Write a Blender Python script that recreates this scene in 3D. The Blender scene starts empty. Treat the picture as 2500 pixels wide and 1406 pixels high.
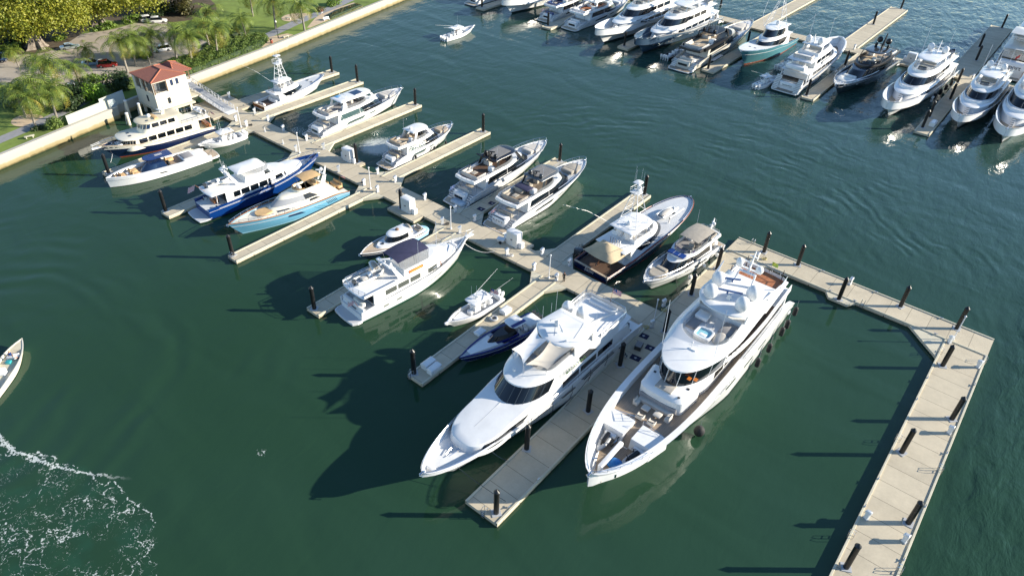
import bpy, math, random
from mathutils import Vector, Matrix, Quaternion
R = math.radians
sin, cos, pi = math.sin, math.cos, math.pi
rnd = random.Random(11)
scene = bpy.context.scene
COL = scene.collection

# ------------------------------------------------------------------ camera, sky, sun, exposure
# world axes follow the marina grid: x runs along the main walkway, y along the finger piers, metres, z=0 is the water
PHI = -0.6566995669788421; PITCH = 0.6563703024631219; ROLL = 0.04249553138683699; FPX = 1726.3979116350329
def to_grid(v):
    ca, sa = cos(PHI), sin(PHI)
    return Vector((v[0]*ca + v[1]*sa, -v[0]*sa + v[1]*ca, v[2]))
cr, sr, cp, sp = cos(ROLL), sin(ROLL), cos(PITCH), sin(PITCH)
c_right = to_grid((cr, sr*sp, sr*cp)); c_up = to_grid((-sr, cr*sp, cr*cp)); c_fwd = to_grid((0, cp, -sp))
cd = bpy.data.cameras.new('camera'); cam = bpy.data.objects.new('camera', cd); COL.objects.link(cam)
cd.sensor_width = 36.0; cd.lens = 36.0*FPX/2500.0; cd.clip_end = 6000; cd.clip_start = 0.5
cam.matrix_world = Matrix(((c_right.x, c_up.x, -c_fwd.x, 0), (c_right.y, c_up.y, -c_fwd.y, 0), (c_right.z, c_up.z, -c_fwd.z, 70.6), (0, 0, 0, 1)))
scene.camera = cam

SUN_AZ = math.atan2(0.642, 0.767); SUN_EL = R(20)
sun_dir = Vector((cos(SUN_AZ)*cos(SUN_EL), sin(SUN_AZ)*cos(SUN_EL), sin(SUN_EL)))
w = bpy.data.worlds.new('World'); scene.world = w; w.use_nodes = True
nt = w.node_tree; nt.nodes.clear()
sky = nt.nodes.new('ShaderNodeTexSky'); sky.sky_type = 'NISHITA'; sky.sun_disc = False
sky.sun_elevation = SUN_EL; sky.sun_rotation = pi/2 - SUN_AZ; sky.air_density = 1.0; sky.dust_density = 0.0; sky.ozone_density = 3.0
bg = nt.nodes.new('ShaderNodeBackground'); bg.inputs[1].default_value = 0.11
wo = nt.nodes.new('ShaderNodeOutputWorld'); nt.links.new(sky.outputs[0], bg.inputs[0]); nt.links.new(bg.outputs[0], wo.inputs[0])
sd = bpy.data.lights.new('sun', 'SUN'); sd.energy = 5.0; sd.angle = R(0.53); sd.color = (1.0, 0.91, 0.76)
so = bpy.data.objects.new('sun', sd); COL.objects.link(so); so.rotation_euler = sun_dir.to_track_quat('Z', 'Y').to_euler(); so.location = (0, 0, 120)
scene.view_settings.view_transform = 'Standard'; scene.view_settings.look = 'None'
scene.view_settings.exposure = 1.03; scene.view_settings.gamma = 1.0
scene.cycles.max_bounces = 6; scene.cycles.glossy_bounces = 3; scene.cycles.transmission_bounces = 4; scene.cycles.diffuse_bounces = 3
scene.cycles.transparent_max_bounces = 8

# ------------------------------------------------------------------ materials
MATS = {}
def new_mat(name):
    m = bpy.data.materials.new(name); m.use_nodes = True
    n = m.node_tree.nodes; b = n['Principled BSDF']
    return m, n, m.node_tree.links, b
def M(name, col=None, rough=.5, metal=0., var=.0, vs=1.0, coat=0., bump=0., alpha=1.0):
    if name in MATS: return MATS[name]
    m, n, l, b = new_mat(name)
    b.inputs['Roughness'].default_value = rough; b.inputs['Metallic'].default_value = metal
    if coat: b.inputs['Coat Weight'].default_value = coat; b.inputs['Coat Roughness'].default_value = .06
    b.inputs['Base Color'].default_value = (*col, 1)
    if alpha < 1: b.inputs['Alpha'].default_value = alpha
    if var or bump:
        tc = n.new('ShaderNodeTexCoord'); nz = n.new('ShaderNodeTexNoise'); nz.inputs['Scale'].default_value = vs; nz.inputs['Detail'].default_value = 5
        nz.inputs['Roughness'].default_value = .65
        l.new(tc.outputs['Object'], nz.inputs['Vector'])
        if var:
            mr = n.new('ShaderNodeMapRange'); mr.inputs[1].default_value = .3; mr.inputs[2].default_value = .7
            mr.inputs[3].default_value = 1-var; mr.inputs[4].default_value = 1+var*.5
            l.new(nz.outputs[0], mr.inputs[0])
            mx = n.new('ShaderNodeVectorMath'); mx.operation = 'SCALE'; mx.inputs[0].default_value = col
            l.new(mr.outputs[0], mx.inputs['Scale']); l.new(mx.outputs[0], b.inputs['Base Color'])
        if bump:
            bp = n.new('ShaderNodeBump'); bp.inputs['Strength'].default_value = bump; bp.inputs['Distance'].default_value = .1
            l.new(nz.outputs[0], bp.inputs['Height']); l.new(bp.outputs[0], b.inputs['Normal'])
    MATS[name] = m; return m
def planks(name, c1, c2, width=.12, axis=1, seam=.10, rough=.6, seamcol=None):
    """boards or slats: stripes across one object axis, with a darker seam and board to board colour change"""
    if name in MATS: return MATS[name]
    m, n, l, b = new_mat(name); b.inputs['Roughness'].default_value = rough
    tc = n.new('ShaderNodeTexCoord'); sx = n.new('ShaderNodeSeparateXYZ'); l.new(tc.outputs['Object'], sx.inputs[0])
    dv = n.new('ShaderNodeMath'); dv.operation = 'DIVIDE'; dv.inputs[1].default_value = width; l.new(sx.outputs[axis], dv.inputs[0])
    fl = n.new('ShaderNodeMath'); fl.operation = 'FLOOR'; l.new(dv.outputs[0], fl.inputs[0])
    wn = n.new('ShaderNodeTexWhiteNoise'); wn.noise_dimensions = '1D'; l.new(fl.outputs[0], wn.inputs['W'])
    nz = n.new('ShaderNodeTexNoise'); nz.inputs['Scale'].default_value = 1.3; nz.inputs['Detail'].default_value = 4; l.new(tc.outputs['Object'], nz.inputs['Vector'])
    ad = n.new('ShaderNodeMath'); ad.operation = 'MULTIPLY_ADD'; ad.inputs[1].default_value = .5; l.new(wn.outputs[0], ad.inputs[0]); 
    hf = n.new('ShaderNodeMath'); hf.operation = 'MULTIPLY'; hf.inputs[1].default_value = .6; l.new(nz.outputs[0], hf.inputs[0]); l.new(hf.outputs[0], ad.inputs[2])
    mx = n.new('ShaderNodeMix'); mx.data_type = 'RGBA'; mx.inputs[6].default_value = (*c1, 1); mx.inputs[7].default_value = (*c2, 1); l.new(ad.outputs[0], mx.inputs[0])
    fr = n.new('ShaderNodeMath'); fr.operation = 'FRACT'; l.new(dv.outputs[0], fr.inputs[0])
    lt = n.new('ShaderNodeMath'); lt.operation = 'LESS_THAN'; lt.inputs[1].default_value = seam; l.new(fr.outputs[0], lt.inputs[0])
    m2 = n.new('ShaderNodeMix'); m2.data_type = 'RGBA'; l.new(lt.outputs[0], m2.inputs[0]); l.new(mx.outputs[2], m2.inputs[6])
    sc_ = seamcol or tuple(c*.35 for c in c1); m2.inputs[7].default_value = (*sc_, 1); l.new(m2.outputs[2], b.inputs['Base Color'])
    MATS[name] = m; return m
WHITE = M('white gelcoat', (.77, .77, .76), .24, coat=.25, var=.09, vs=.5)
OFFW = M('off white gelcoat', (.74, .72, .66), .35, var=.08, vs=.5)
CREAM = M('cream gelcoat', (.75, .70, .58), .3, var=.05, vs=.4, coat=.2)
NONSKID = M('non skid white deck', (.66, .67, .67), .6, var=.12, vs=.8)
BUFF = M('buff deck', (.62, .55, .40), .6, var=.12, vs=.8)
LGREY = M('light grey', (.42, .43, .44), .5, var=.1)
GREY = M('grey upholstery', (.28, .27, .27), .75, var=.12, vs=2)
TAUPE = M('taupe canvas', (.38, .34, .28), .85, var=.14, vs=1.5, bump=.3)
SEAT = M('pale upholstery', (.56, .52, .46), .75, var=.1, vs=2)
TAN = M('tan canvas', (.56, .37, .18), .85, var=.14, vs=1.2, bump=.3)
SAND = M('sand shade cloth', (.50, .40, .26), .9, var=.15, vs=.8)
NAVY = M('navy paint', (.006, .014, .05), .12, coat=.6)
ROYAL = M('royal blue paint', (.004, .035, .17), .12, coat=.6)
DEEPB = M('deep blue paint', (.005, .012, .13), .12, coat=.6)
SKYB = M('sky blue paint', (.13, .34, .48), .14, coat=.5)
TEAL = M('pale teal paint', (.09, .25, .29), .14, coat=.5)
CHAR = M('charcoal paint', (.03, .035, .04), .18, coat=.5)
BLACK = M('black plastic', (.008, .008, .009), .4)
RUBBER = M('black rubber', (.012, .012, .013), .75)
NAVYC = M('navy canvas', (.03, .032, .075), .85, var=.2, vs=1.5)
GLASS = M('dark tinted glass', (.004, .006, .009), .04, coat=.5)
GLASSB = M('blue tinted glass', (.012, .03, .08), .05, coat=.5)
CLEAR = M('smoky clear panels', (.25, .26, .27), .08, alpha=.45)
STEEL = M('polished steel', (.62, .63, .65), .2, metal=1.0)
ALU = M('white powder coated pipe', (.72, .72, .73), .3)
VARN = M('varnished wood', (.30, .11, .035), .2, coat=.6, var=.2, vs=3)
REDB = M('red brown cap paint', (.30, .07, .04), .3)
RED = M('red paint', (.4, .012, .012), .3)
ORANGE = M('orange board', (.55, .16, .02), .4)
WATERB = M('pool water', (.25, .55, .62), .05, coat=.6)
BLUEC = M('bright blue tarpaulin', (.02, .18, .50), .6, var=.3, vs=3, bump=.5)
TEAK = planks('weathered teak planks', (.27, .21, .155), (.35, .28, .21), .16, 1, .14)
TEAKR = planks('red teak planks', (.34, .12, .045), (.48, .19, .08), .16, 1, .14)
TEAKD = planks('oiled teak planks', (.095, .055, .035), (.14, .085, .055), .16, 1, .14)
TEAKG = planks('pale teak planks', (.46, .36, .25), (.52, .42, .30), .16, 1, .12)
LINES = planks('slatted cushion', (.42, .38, .33), (.50, .46, .40), .14, 0, .2, .8)
SOFTTOP = planks('grey slatted sunroof', (.20, .19, .18), (.26, .25, .24), .3, 1, .16, .7)
INK = M('dark lettering', (.02, .025, .04), .4)
GREEN_INK = M('green lettering', (.10, .22, .05), .4)
SKIN = M('skin', (.45, .24, .15), .6)
HAIR = M('dark hair', (.03, .02, .015), .7)

# ------------------------------------------------------------------ mesh building
class MB:
    def __init__(s): s.v = []; s.f = []
    def add(s, vs, fs):
        o = len(s.v); s.v += [tuple(p) for p in vs]; s.f += [tuple(i+o for i in f) for f in fs]; return s
    def box(s, x0, x1, y0, y1, z0, z1, b=0.):
        if b:   # softened block
            b = min(b, (x1-x0)*.45, (y1-y0)*.45, (z1-z0)*.45)
            def rg(z, i): return [(x0+i, y0+i*0+b*.0+i, z), (x1-i, y0+i, z), (x1-i, y1-i, z), (x0+i, y1-i, z)]
            def oc(z, i):
                k = b
                return [(x0+i+k, y0+i, z), (x1-i-k, y0+i, z), (x1-i, y0+i+k, z), (x1-i, y1-i-k, z), (x1-i-k, y1-i, z), (x0+i+k, y1-i, z), (x0+i, y1-i-k, z), (x0+i, y0+i+k, z)]
            return s.loft([oc(z0, 0), oc(z1-b, 0), oc(z1-b*.3, b*.35), oc(z1, b*.9)])
        p = [(x, y, z) for z in (z0, z1) for x, y in ((x0, y0), (x1, y0), (x1, y1), (x0, y1))]
        return s.add(p, [(3, 2, 1, 0), (4, 5, 6, 7), (0, 1, 5, 4), (1, 2, 6, 5), (2, 3, 7, 6), (3, 0, 4, 7)])
    def loft(s, rings, c0=True, c1=True, closed=True):
        o = len(s.v); n = len(rings[0])
        for r in rings: s.v += [tuple(p) for p in r]
        m = n if closed else n-1
        for k in range(len(rings)-1):
            for i in range(m):
                j = (i+1) % n; s.f.append((o+k*n+i, o+k*n+j, o+(k+1)*n+j, o+(k+1)*n+i))
        if c0: s.f.append(tuple(o+i for i in reversed(range(n))))
        if c1: s.f.append(tuple(o+(len(rings)-1)*n+i for i in range(n)))
        return s
    def prism(s, pts, z0, z1): return s.loft([[(x, y, z0) for x, y in pts], [(x, y, z1) for x, y in pts]])
    def tube(s, pts, r=.04, n=5, closed=False, r2=None):
        pts = [Vector(p) for p in pts]; k = len(pts); rings = []
        for i, p in enumerate(pts):
            a = pts[i-1] if (i > 0 or closed) else p; b = pts[(i+1) % k] if (i < k-1 or closed) else p
            t = (b-a); t = t.normalized() if t.length > 1e-6 else Vector((0, 0, 1))
            up = Vector((0, 0, 1)) if abs(t.z) < .95 else Vector((1, 0, 0))
            e = t.cross(up).normalized(); f = e.cross(t)
            rr = r if r2 is None else r+(r2-r)*i/max(1, k-1)
            rings.append([p + e*rr*cos(2*pi*q/n) + f*rr*sin(2*pi*q/n) for q in range(n)])
        if closed: rings.append(rings[0]); return s.loft(rings, False, False)
        return s.loft(rings)
    def ell(s, c, r, n=12, m=8, z0=-1.0, sq=1.0):
        rings = []
        for k in range(m+1):
            z = z0 + (.9999-z0)*k/m if False else sin(math.asin(max(z0, -.9999)) + (pi/2-1e-3-math.asin(max(z0, -.9999)))*k/m)
            q = math.sqrt(max(0, 1-z*z))**sq
            rings.append([(c[0]+r[0]*q*cos(2*pi*i/n), c[1]+r[1]*q*sin(2*pi*i/n), c[2]+r[2]*z) for i in range(n)])
        return s.loft(rings)
    def sheet(s, grid):
        o = len(s.v); a = len(grid); b = len(grid[0])
        for row in grid: s.v += [tuple(p) for p in row]
        for i in range(a-1):
            for j in range(b-1): s.f.append((o+i*b+j, o+i*b+j+1, o+(i+1)*b+j+1, o+(i+1)*b+j))
        return s
    def xf(s, mat, start=0):
        for i in range(start, len(s.v)): s.v[i] = tuple(mat @ Vector(s.v[i]))
        return s
def link(o, parent=None):
    COL.objects.link(o)
    if parent is not None: o.parent = parent
    return o
def tagit(o, label=None, cat=None, group=None, kind=None):
    if label: o['label'] = label
    if cat: o['category'] = cat
    if group: o['group'] = group
    if kind: o['kind'] = kind
    return o
def obj(name, mb, mat, parent=None, label=None, cat=None, group=None, kind=None, smooth=35, loc=None, rz=None):
    me = bpy.data.meshes.new(name); me.from_pydata(mb.v, [], mb.f); me.update()
    if smooth:
        me.polygons.foreach_set('use_smooth', [True]*len(me.polygons)); me.set_sharp_from_angle(angle=R(smooth))
    me.materials.append(mat)
    o = link(bpy.data.objects.new(name, me), parent); tagit(o, label, cat, group, kind)
    if loc is not None: o.location = loc
    if rz is not None: o.rotation_euler = (0, 0, rz)
    return o
def thing(name, label, cat, loc=(0, 0, 0), rz=0., group=None, kind=None):
    o = link(bpy.data.objects.new(name, None)); o.location = loc; o.rotation_euler = (0, 0, rz); o.empty_display_size = .3
    return tagit(o, label, cat, group, kind)
def clone(root, loc, rz=None, label=None, group=None, scale=None):
    def cp_(o, par):
        c = o.copy(); COL.objects.link(c)
        if par is not None: c.parent = par
        for ch in o.children: cp_(ch, c)
        return c
    c = cp_(root, None); c.location = loc
    if rz is not None: c.rotation_euler = (0, 0, rz)
    if scale: c.scale = scale if hasattr(scale, '__len__') else (scale,)*3
    if label: c['label'] = label
    if group: c['group'] = group
    return c
def text_mb(txt, size, depth=.02, shear=0., font_scale=1.):
    cu = bpy.data.curves.new('t', 'FONT'); cu.body = txt; cu.size = size; cu.extrude = depth/2; cu.align_x = 'CENTER'; cu.align_y = 'CENTER'; cu.shear = shear
    o = bpy.data.objects.new('t', cu); COL.objects.link(o)
    dg = bpy.context.evaluated_depsgraph_get(); me = o.evaluated_get(dg).to_mesh()
    mb = MB().add([v.co[:] for v in me.vertices], [tuple(p.vertices) for p in me.polygons])
    o.evaluated_get(dg).to_mesh_clear(); bpy.data.objects.remove(o); bpy.data.curves.remove(cu)
    return mb
def lettering(name, txt, size, mat, parent, pos, xdir, ydir, shear=0., label=None):
    """writing on a surface: xdir reading direction, ydir up direction of the letters"""
    mb = text_mb(txt, size, .03, shear); x = Vector(xdir).normalized(); y = Vector(ydir); y = (y - x*y.dot(x)).normalized(); z = x.cross(y)
    mb.xf(Matrix(((x.x, y.x, z.x, pos[0]), (x.y, y.y, z.y, pos[1]), (x.z, y.z, z.z, pos[2]), (0, 0, 0, 1))))
    return obj(name, mb, mat, parent, smooth=0, label=label)
# ------------------------------------------------------------------ water
def water_mat():
    m, n, l, b = new_mat('harbour water')
    def N(t, **k):
        x = n.new(t)
        for a, v in k.items(): setattr(x, a, v)
        return x
    def math_(op, a, b_=None, c=None):
        x = N('ShaderNodeMath', operation=op)
        for i, v in enumerate((a, b_, c)):
            if v is None: continue
            if isinstance(v, (int, float)): x.inputs[i].default_value = v
            else: l.new(v, x.inputs[i])
        return x.outputs[0]
    def ramp(v, a, b_, c=0., d=1.):
        x = N('ShaderNodeMapRange', interpolation_type='SMOOTHSTEP'); l.new(v, x.inputs[0])
        for i, q in enumerate((a, b_, c, d)): x.inputs[i+1].default_value = q
        return x.outputs[0]
    tc = N('ShaderNodeTexCoord'); P = tc.outputs['Object']; sx = N('ShaderNodeSeparateXYZ'); l.new(P, sx.inputs[0]); X, Y = sx.outputs[0], sx.outputs[1]
    def noise(scale, det=3, rough=.5, vec=P, dist=0., sc=None):
        x = N('ShaderNodeTexNoise'); x.inputs['Scale'].default_value = scale; x.inputs['Detail'].default_value = det; x.inputs['Roughness'].default_value = rough; x.inputs['Distortion'].default_value = dist
        if sc:
            mp = N('ShaderNodeMapping'); mp.inputs['Scale'].default_value = sc[:3]; mp.inputs['Rotation'].default_value = (0, 0, sc[3]); l.new(vec, mp.inputs[0]); vec = mp.outputs[0]
        l.new(vec, x.inputs['Vector']); return x.outputs[0]
    # open water beyond the piers is choppier than the enclosed basins
    open_ = math_('MAXIMUM', ramp(Y, 104, 135), ramp(X, 5, 14))
    basinE = math_('MULTIPLY', ramp(Y, 82, 86), ramp(Y, 116, 108))
    basinE = math_('MULTIPLY', basinE, ramp(X, -36, -44))
    big = noise(.16, 3, .5, sc=(1, .45, 1, 1.0)); mid = noise(.55, 3, .55, sc=(1, .4, 1, .75), dist=.4); fine = noise(2.6, 3, .6, sc=(1, .5, 1, .6)); swell = noise(.07, 2, .4, sc=(.6, 1.6, 1, -.5), dist=.6)
    # ring waves spreading from a berth
    vd = N('ShaderNodeVectorMath', operation='DISTANCE'); l.new(P, vd.inputs[0]); vd.inputs[1].default_value = (-44, 96, 0); D = vd.outputs['Value']
    wob = math_('MULTIPLY', noise(.05, 3, .6), 15.0)
    ring = math_('SINE', math_('MULTIPLY', math_('ADD', D, wob), 2*pi/3.1))
    ring = math_('MULTIPLY', ring, math_('MULTIPLY', ramp(D, 20, 34), ramp(D, 85, 45)))
    ring = math_('MULTIPLY', math_('MULTIPLY', ring, open_), math_('MULTIPLY', ramp(noise(.07, 3, .6), .42, .62), .042))
    # long soft swell in the left basin from the boat that has just turned
    vd2 = N('ShaderNodeVectorMath', operation='DISTANCE'); l.new(P, vd2.inputs[0]); vd2.inputs[1].default_value = (-100, 2, 0)
    sw = math_('SINE', math_('MULTIPLY', math_('ADD', vd2.outputs['Value'], math_('MULTIPLY', noise(.05, 2), 12.)), 2*pi/4.2))
    sw = math_('MULTIPLY', sw, math_('MULTIPLY', ramp(vd2.outputs['Value'], 60, 22), math_('MULTIPLY', ramp(noise(.06, 2), .45, .65), .05)))
    far_ = math_('MAXIMUM', math_('MULTIPLY', ramp(Y, 226, 245), 1.3), math_('MAXIMUM', math_('MULTIPLY', ramp(X, 6, 14), 1.0), math_('MULTIPLY', math_('MULTIPLY', ramp(X, -75, -30), open_), .30)))
    amp = math_('ADD', math_('MULTIPLY_ADD', open_, .20, .12), math_('MULTIPLY', far_, .6))
    amp = math_('ADD', amp, math_('MULTIPLY', basinE, .22))
    h = math_('MULTIPLY', big, .55); h = math_('ADD', h, math_('MULTIPLY', mid, .28)); h = math_('ADD', h, math_('MULTIPLY', fine, .05)); h = math_('MULTIPLY', h, amp)
    h = math_('ADD', h, math_('MULTIPLY', swell, .30)); h = math_('ADD', h, ring); h = math_('ADD', h, sw)
    bp = N('ShaderNodeBump'); bp.inputs['Strength'].default_value = 1.0; bp.inputs['Distance'].default_value = 1.0; l.new(h, bp.inputs['Height']); l.new(bp.outputs[0], b.inputs['Normal'])
    # body colour: green near, paler and bluer further out to paint in reflected sky
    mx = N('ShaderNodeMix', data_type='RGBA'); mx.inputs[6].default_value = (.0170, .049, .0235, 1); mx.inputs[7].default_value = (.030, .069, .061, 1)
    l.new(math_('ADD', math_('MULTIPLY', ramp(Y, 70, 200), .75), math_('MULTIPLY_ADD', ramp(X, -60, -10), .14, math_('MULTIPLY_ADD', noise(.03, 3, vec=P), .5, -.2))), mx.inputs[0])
    # foam left by a turning boat: web of torn lines
    mp = N('ShaderNodeMapping'); mp.inputs['Location'].default_value = (0, 0, 0); l.new(P, mp.inputs[0])
    nzv = N('ShaderNodeTexNoise'); nzv.inputs['Scale'].default_value = .55; nzv.inputs['Detail'].default_value = 4; l.new(P, nzv.inputs['Vector'])
    va = N('ShaderNodeVectorMath', operation='MULTIPLY_ADD'); l.new(nzv.outputs[1], va.inputs[0]); va.inputs[1].default_value = (5.2, 5.2, 0); l.new(P, va.inputs[2])
    vo = N('ShaderNodeTexVoronoi', feature='DISTANCE_TO_EDGE'); vo.inputs['Scale'].default_value = .30; l.new(va.outputs[0], vo.inputs['Vector'])
    vo2 = N('ShaderNodeTexVoronoi', feature='DISTANCE_TO_EDGE'); vo2.inputs['Scale'].default_value = .75; l.new(va.outputs[0], vo2.inputs['Vector'])
    dx = math_('SUBTRACT', X, -68.); dy = math_('SUBTRACT', Y, 3.0)
    ex = math_('MULTIPLY_ADD', dx, .97, math_('MULTIPLY', dy, .22)); ey = math_('MULTIPLY_ADD', dy, .97, math_('MULTIPLY', dx, -.22))
    er = math_('SQRT', math_('ADD', math_('POWER', math_('DIVIDE', ex, 17.), 2.), math_('POWER', math_('DIVIDE', ey, 9.), 2.)))
    er = math_('ADD', er, math_('MULTIPLY_ADD', noise(.3, 3), .5, -.25))
    inside = ramp(er, 1.04, .9)
    pat = ramp(noise(.22, 3), .38, .62)
    tear = noise(3.2, 4, .7)
    wid = math_('MULTIPLY', math_('MULTIPLY', pat, inside), math_('MULTIPLY', ramp(tear, .45, .64), .038))
    soft = lambda d, w_: math_('MINIMUM', math_('MAXIMUM', math_('DIVIDE', math_('SUBTRACT', w_, d), math_('MULTIPLY_ADD', w_, .75, .0008)), 0.), 1.)
    f1 = soft(vo.outputs[0], math_('MULTIPLY', wid, 1.25))
    f2 = soft(vo2.outputs[0], math_('MULTIPLY', wid, .7))
    rim = math_('MULTIPLY', math_('LESS_THAN', math_('ABSOLUTE', math_('SUBTRACT', er, .97)), math_('MULTIPLY', ramp(tear, .48, .62), .018)), ramp(noise(.5, 3), .46, .5))
    rim = math_('MULTIPLY', rim, ramp(Y, -3, 2))
    # narrow trail from the left edge and white flecks painting wash foam and its bright sparkle behind two berths
    ty = math_('SUBTRACT', Y, math_('MULTIPLY_ADD', math_('POWER', math_('MAXIMUM', math_('ADD', X, 84.), 0.), 1.6), .075, 6.4))
    ty = math_('ADD', ty, math_('MULTIPLY_ADD', noise(.7, 4), 2.0, -1.))
    trail = math_('MULTIPLY', math_('LESS_THAN', math_('ABSOLUTE', ty), math_('MULTIPLY', ramp(tear, .4, .6), .38)), math_('MULTIPLY', ramp(X, -66, -72), ramp(tear, .35, .5)))
    wash = N('ShaderNodeVectorMath', operation='DISTANCE'); l.new(P, wash.inputs[0]); wash.inputs[1].default_value = (-109.5, 92.5, 0)
    wm = math_('MULTIPLY', ramp(wash.outputs['Value'], 8, 2.), .21)
    wash2 = N('ShaderNodeVectorMath', operation='DISTANCE'); l.new(P, wash2.inputs[0]); wash2.inputs[1].default_value = (-128.6, 85.5, 0)
    wm = math_('MAXIMUM', wm, math_('MULTIPLY', ramp(wash2.outputs['Value'], 4, 1.), .15))
    wash3 = N('ShaderNodeVectorMath', operation='DISTANCE'); l.new(P, wash3.inputs[0]); wash3.inputs[1].default_value = (-58.1, 26.1, 0)
    wm = math_('MAXIMUM', wm, math_('MULTIPLY', ramp(wash3.outputs['Value'], 1.5, .2), .14))
    f3 = math_('LESS_THAN', noise(3.4, 5, .75), math_('ADD', math_('MULTIPLY', wm, 1.6), .22))
    foam = math_('MAXIMUM', math_('MAXIMUM', f1, f2), math_('MAXIMUM', math_('MAXIMUM', rim, trail), math_('MULTIPLY', f3, math_('GREATER_THAN', wm, .01))))
    m2 = N('ShaderNodeMix', data_type='RGBA'); m2.inputs[7].default_value = (.52, .55, .52, 1); l.new(mx.outputs[2], m2.inputs[6]); l.new(foam, m2.inputs[0])
    # aerated paler water inside the foam patch
    m3 = N('ShaderNodeMix', data_type='RGBA'); m3.inputs[7].default_value = (.018, .068, .040, 1); l.new(m2.outputs[2], m3.inputs[6])
    l.new(math_('MULTIPLY', math_('MULTIPLY', inside, ramp(noise(.35, 3), .4, .7)), math_('SUBTRACT', .5, math_('MULTIPLY', foam, .5))), m3.inputs[0])
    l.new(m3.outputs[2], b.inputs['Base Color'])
    l.new(math_('MULTIPLY_ADD', foam, .6, .035), b.inputs['Roughness']); b.inputs['IOR'].default_value = 1.333
    return m
wm_ = MB().sheet([[(x, y, 0) for y in (-400, -100, 60, 200, 400, 1200, 3200)] for x in (-1500, -400, -150, -60, 60, 400, 1800)])
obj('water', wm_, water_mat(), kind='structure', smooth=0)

# ------------------------------------------------------------------ floating concrete piers
def pier_mat(axis):
    nm = 'pier concrete %d' % axis
    if nm in MATS: return MATS[nm]
    m, n, l, b = new_mat(nm); b.inputs['Roughness'].default_value = .85
    tc = n.new('ShaderNodeTexCoord'); sx = n.new('ShaderNodeSeparateXYZ'); l.new(tc.outputs['Object'], sx.inputs[0])
    def mt(op, a, q, c=None):
        x = n.new('ShaderNodeMath'); x.operation = op
        for i, v in enumerate((a, q, c)):
            if v is None: continue
            if isinstance(v, (int, float)): x.inputs[i].default_value = v
            else: l.new(v, x.inputs[i])
        return x.outputs[0]
    q = mt('DIVIDE', sx.outputs[axis], 3.05); fl = mt('FLOOR', q, 0); fr = mt('FRACT', q, 0)
    wn = n.new('ShaderNodeTexWhiteNoise'); wn.noise_dimensions = '1D'; l.new(fl, wn.inputs['W'])
    def nz(s, d=5, r=.65):
        x = n.new('ShaderNodeTexNoise'); x.inputs['Scale'].default_value = s; x.inputs['Detail'].default_value = d; x.inputs['Roughness'].default_value = r; l.new(tc.outputs['Object'], x.inputs['Vector']); return x.outputs[0]
    v = mt('MULTIPLY_ADD', wn.outputs[0], .10, .88); v = mt('ADD', v, mt('MULTIPLY', mt('SUBTRACT', nz(.35), .5), .5)); v = mt('ADD', v, mt('MULTIPLY', mt('SUBTRACT', nz(3.), .5), .16))
    st = mt('GREATER_THAN', nz(1.1, 6, .8), .69); v = mt('SUBTRACT', v, mt('MULTIPLY', st, .26))
    gp = mt('MULTIPLY', mt('LESS_THAN', mt('FRACT', mt('DIVIDE', sx.outputs[axis], 6.1), 0), .022), mt('LESS_THAN', sx.outputs[2], .36)); v = mt('MULTIPLY', v, mt('MULTIPLY_ADD', gp, -.9, 1.))
    jt = mt('LESS_THAN', fr, .022); v = mt('MULTIPLY', v, mt('MULTIPLY_ADD', jt, -.62, 1.))
    c = n.new('ShaderNodeVectorMath'); c.operation = 'SCALE'; c.inputs[0].default_value = (.54, .47, .345); l.new(v, c.inputs['Scale']); l.new(c.outputs[0], b.inputs['Base Color'])
    bp = n.new('ShaderNodeBump'); bp.inputs['Strength'].default_value = .25; bp.inputs['Distance'].default_value = .05; l.new(nz(9.), bp.inputs['Height']); l.new(bp.outputs[0], b.inputs['Normal'])
    MATS[nm] = m; return m
KERB = M('pier kerb', (.55, .51, .39), .75, var=.14, vs=1.2)
ALGAE = M('algae stained waterline', (.035, .04, .018), .7, var=.4, vs=1.5)
def pier(label, x0, x1, y0, y1, axis, kerbs='both', brackets=(), z=.6, group=None, gaps=True, name='finger_pier'):
    t = thing(name, label, 'pier', ((x0+x1)/2, (y0+y1)/2, 0), group=group)
    hx, hy = (x1-x0)/2, (y1-y0)/2
    obj('deck', MB().box(-hx, hx, -hy, hy, -.25, z), pier_mat(axis), t, smooth=0)
    obj('waterline_strip', MB().box(-hx-.02, hx+.02, -hy-.02, hy+.02, -.4, .13), ALGAE, t, smooth=0)
    kw = .26
    def kb(a, b, c, d): obj('kerb', MB().box(a, b, c, d, z-.22, z+.13, .03), KERB, t, smooth=0)
    if kerbs:
        if axis == 1:
            if 'l' in kerbs or kerbs == 'both': kb(-hx-.004, -hx+kw, -hy, hy)
            if 'r' in kerbs or kerbs == 'both': kb(hx-kw, hx+.004, -hy, hy)
        else:
            if 'l' in kerbs or kerbs == 'both': kb(-hx, hx, -hy-.004, -hy+kw)
            if 'r' in kerbs or kerbs == 'both': kb(-hx, hx, hy-kw, hy+.004)
    for pts in brackets:
        c = [(a-(x0+x1)/2, b-(y0+y1)/2) for a, b in pts]
        obj('corner_bracket', MB().prism(c, .15, z-.004), KERB, t, smooth=0)
    return t
walk = pier('main walkway of pale concrete running from the gangway to the broad near pier', -146, -34.02, 77.95, 82.9, 0, kerbs='', name='walkway_pier')
pier('wide landing stage at the foot of the gangway', -156, -146.03, 75.6, 85.6, 0, kerbs='', name='landing_pier', gaps=False)
longp = pier('broad finger pier between the two biggest white yachts, reaching closest to the camera', -34, -29.1, 36.9, 106.0, 1)
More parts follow.
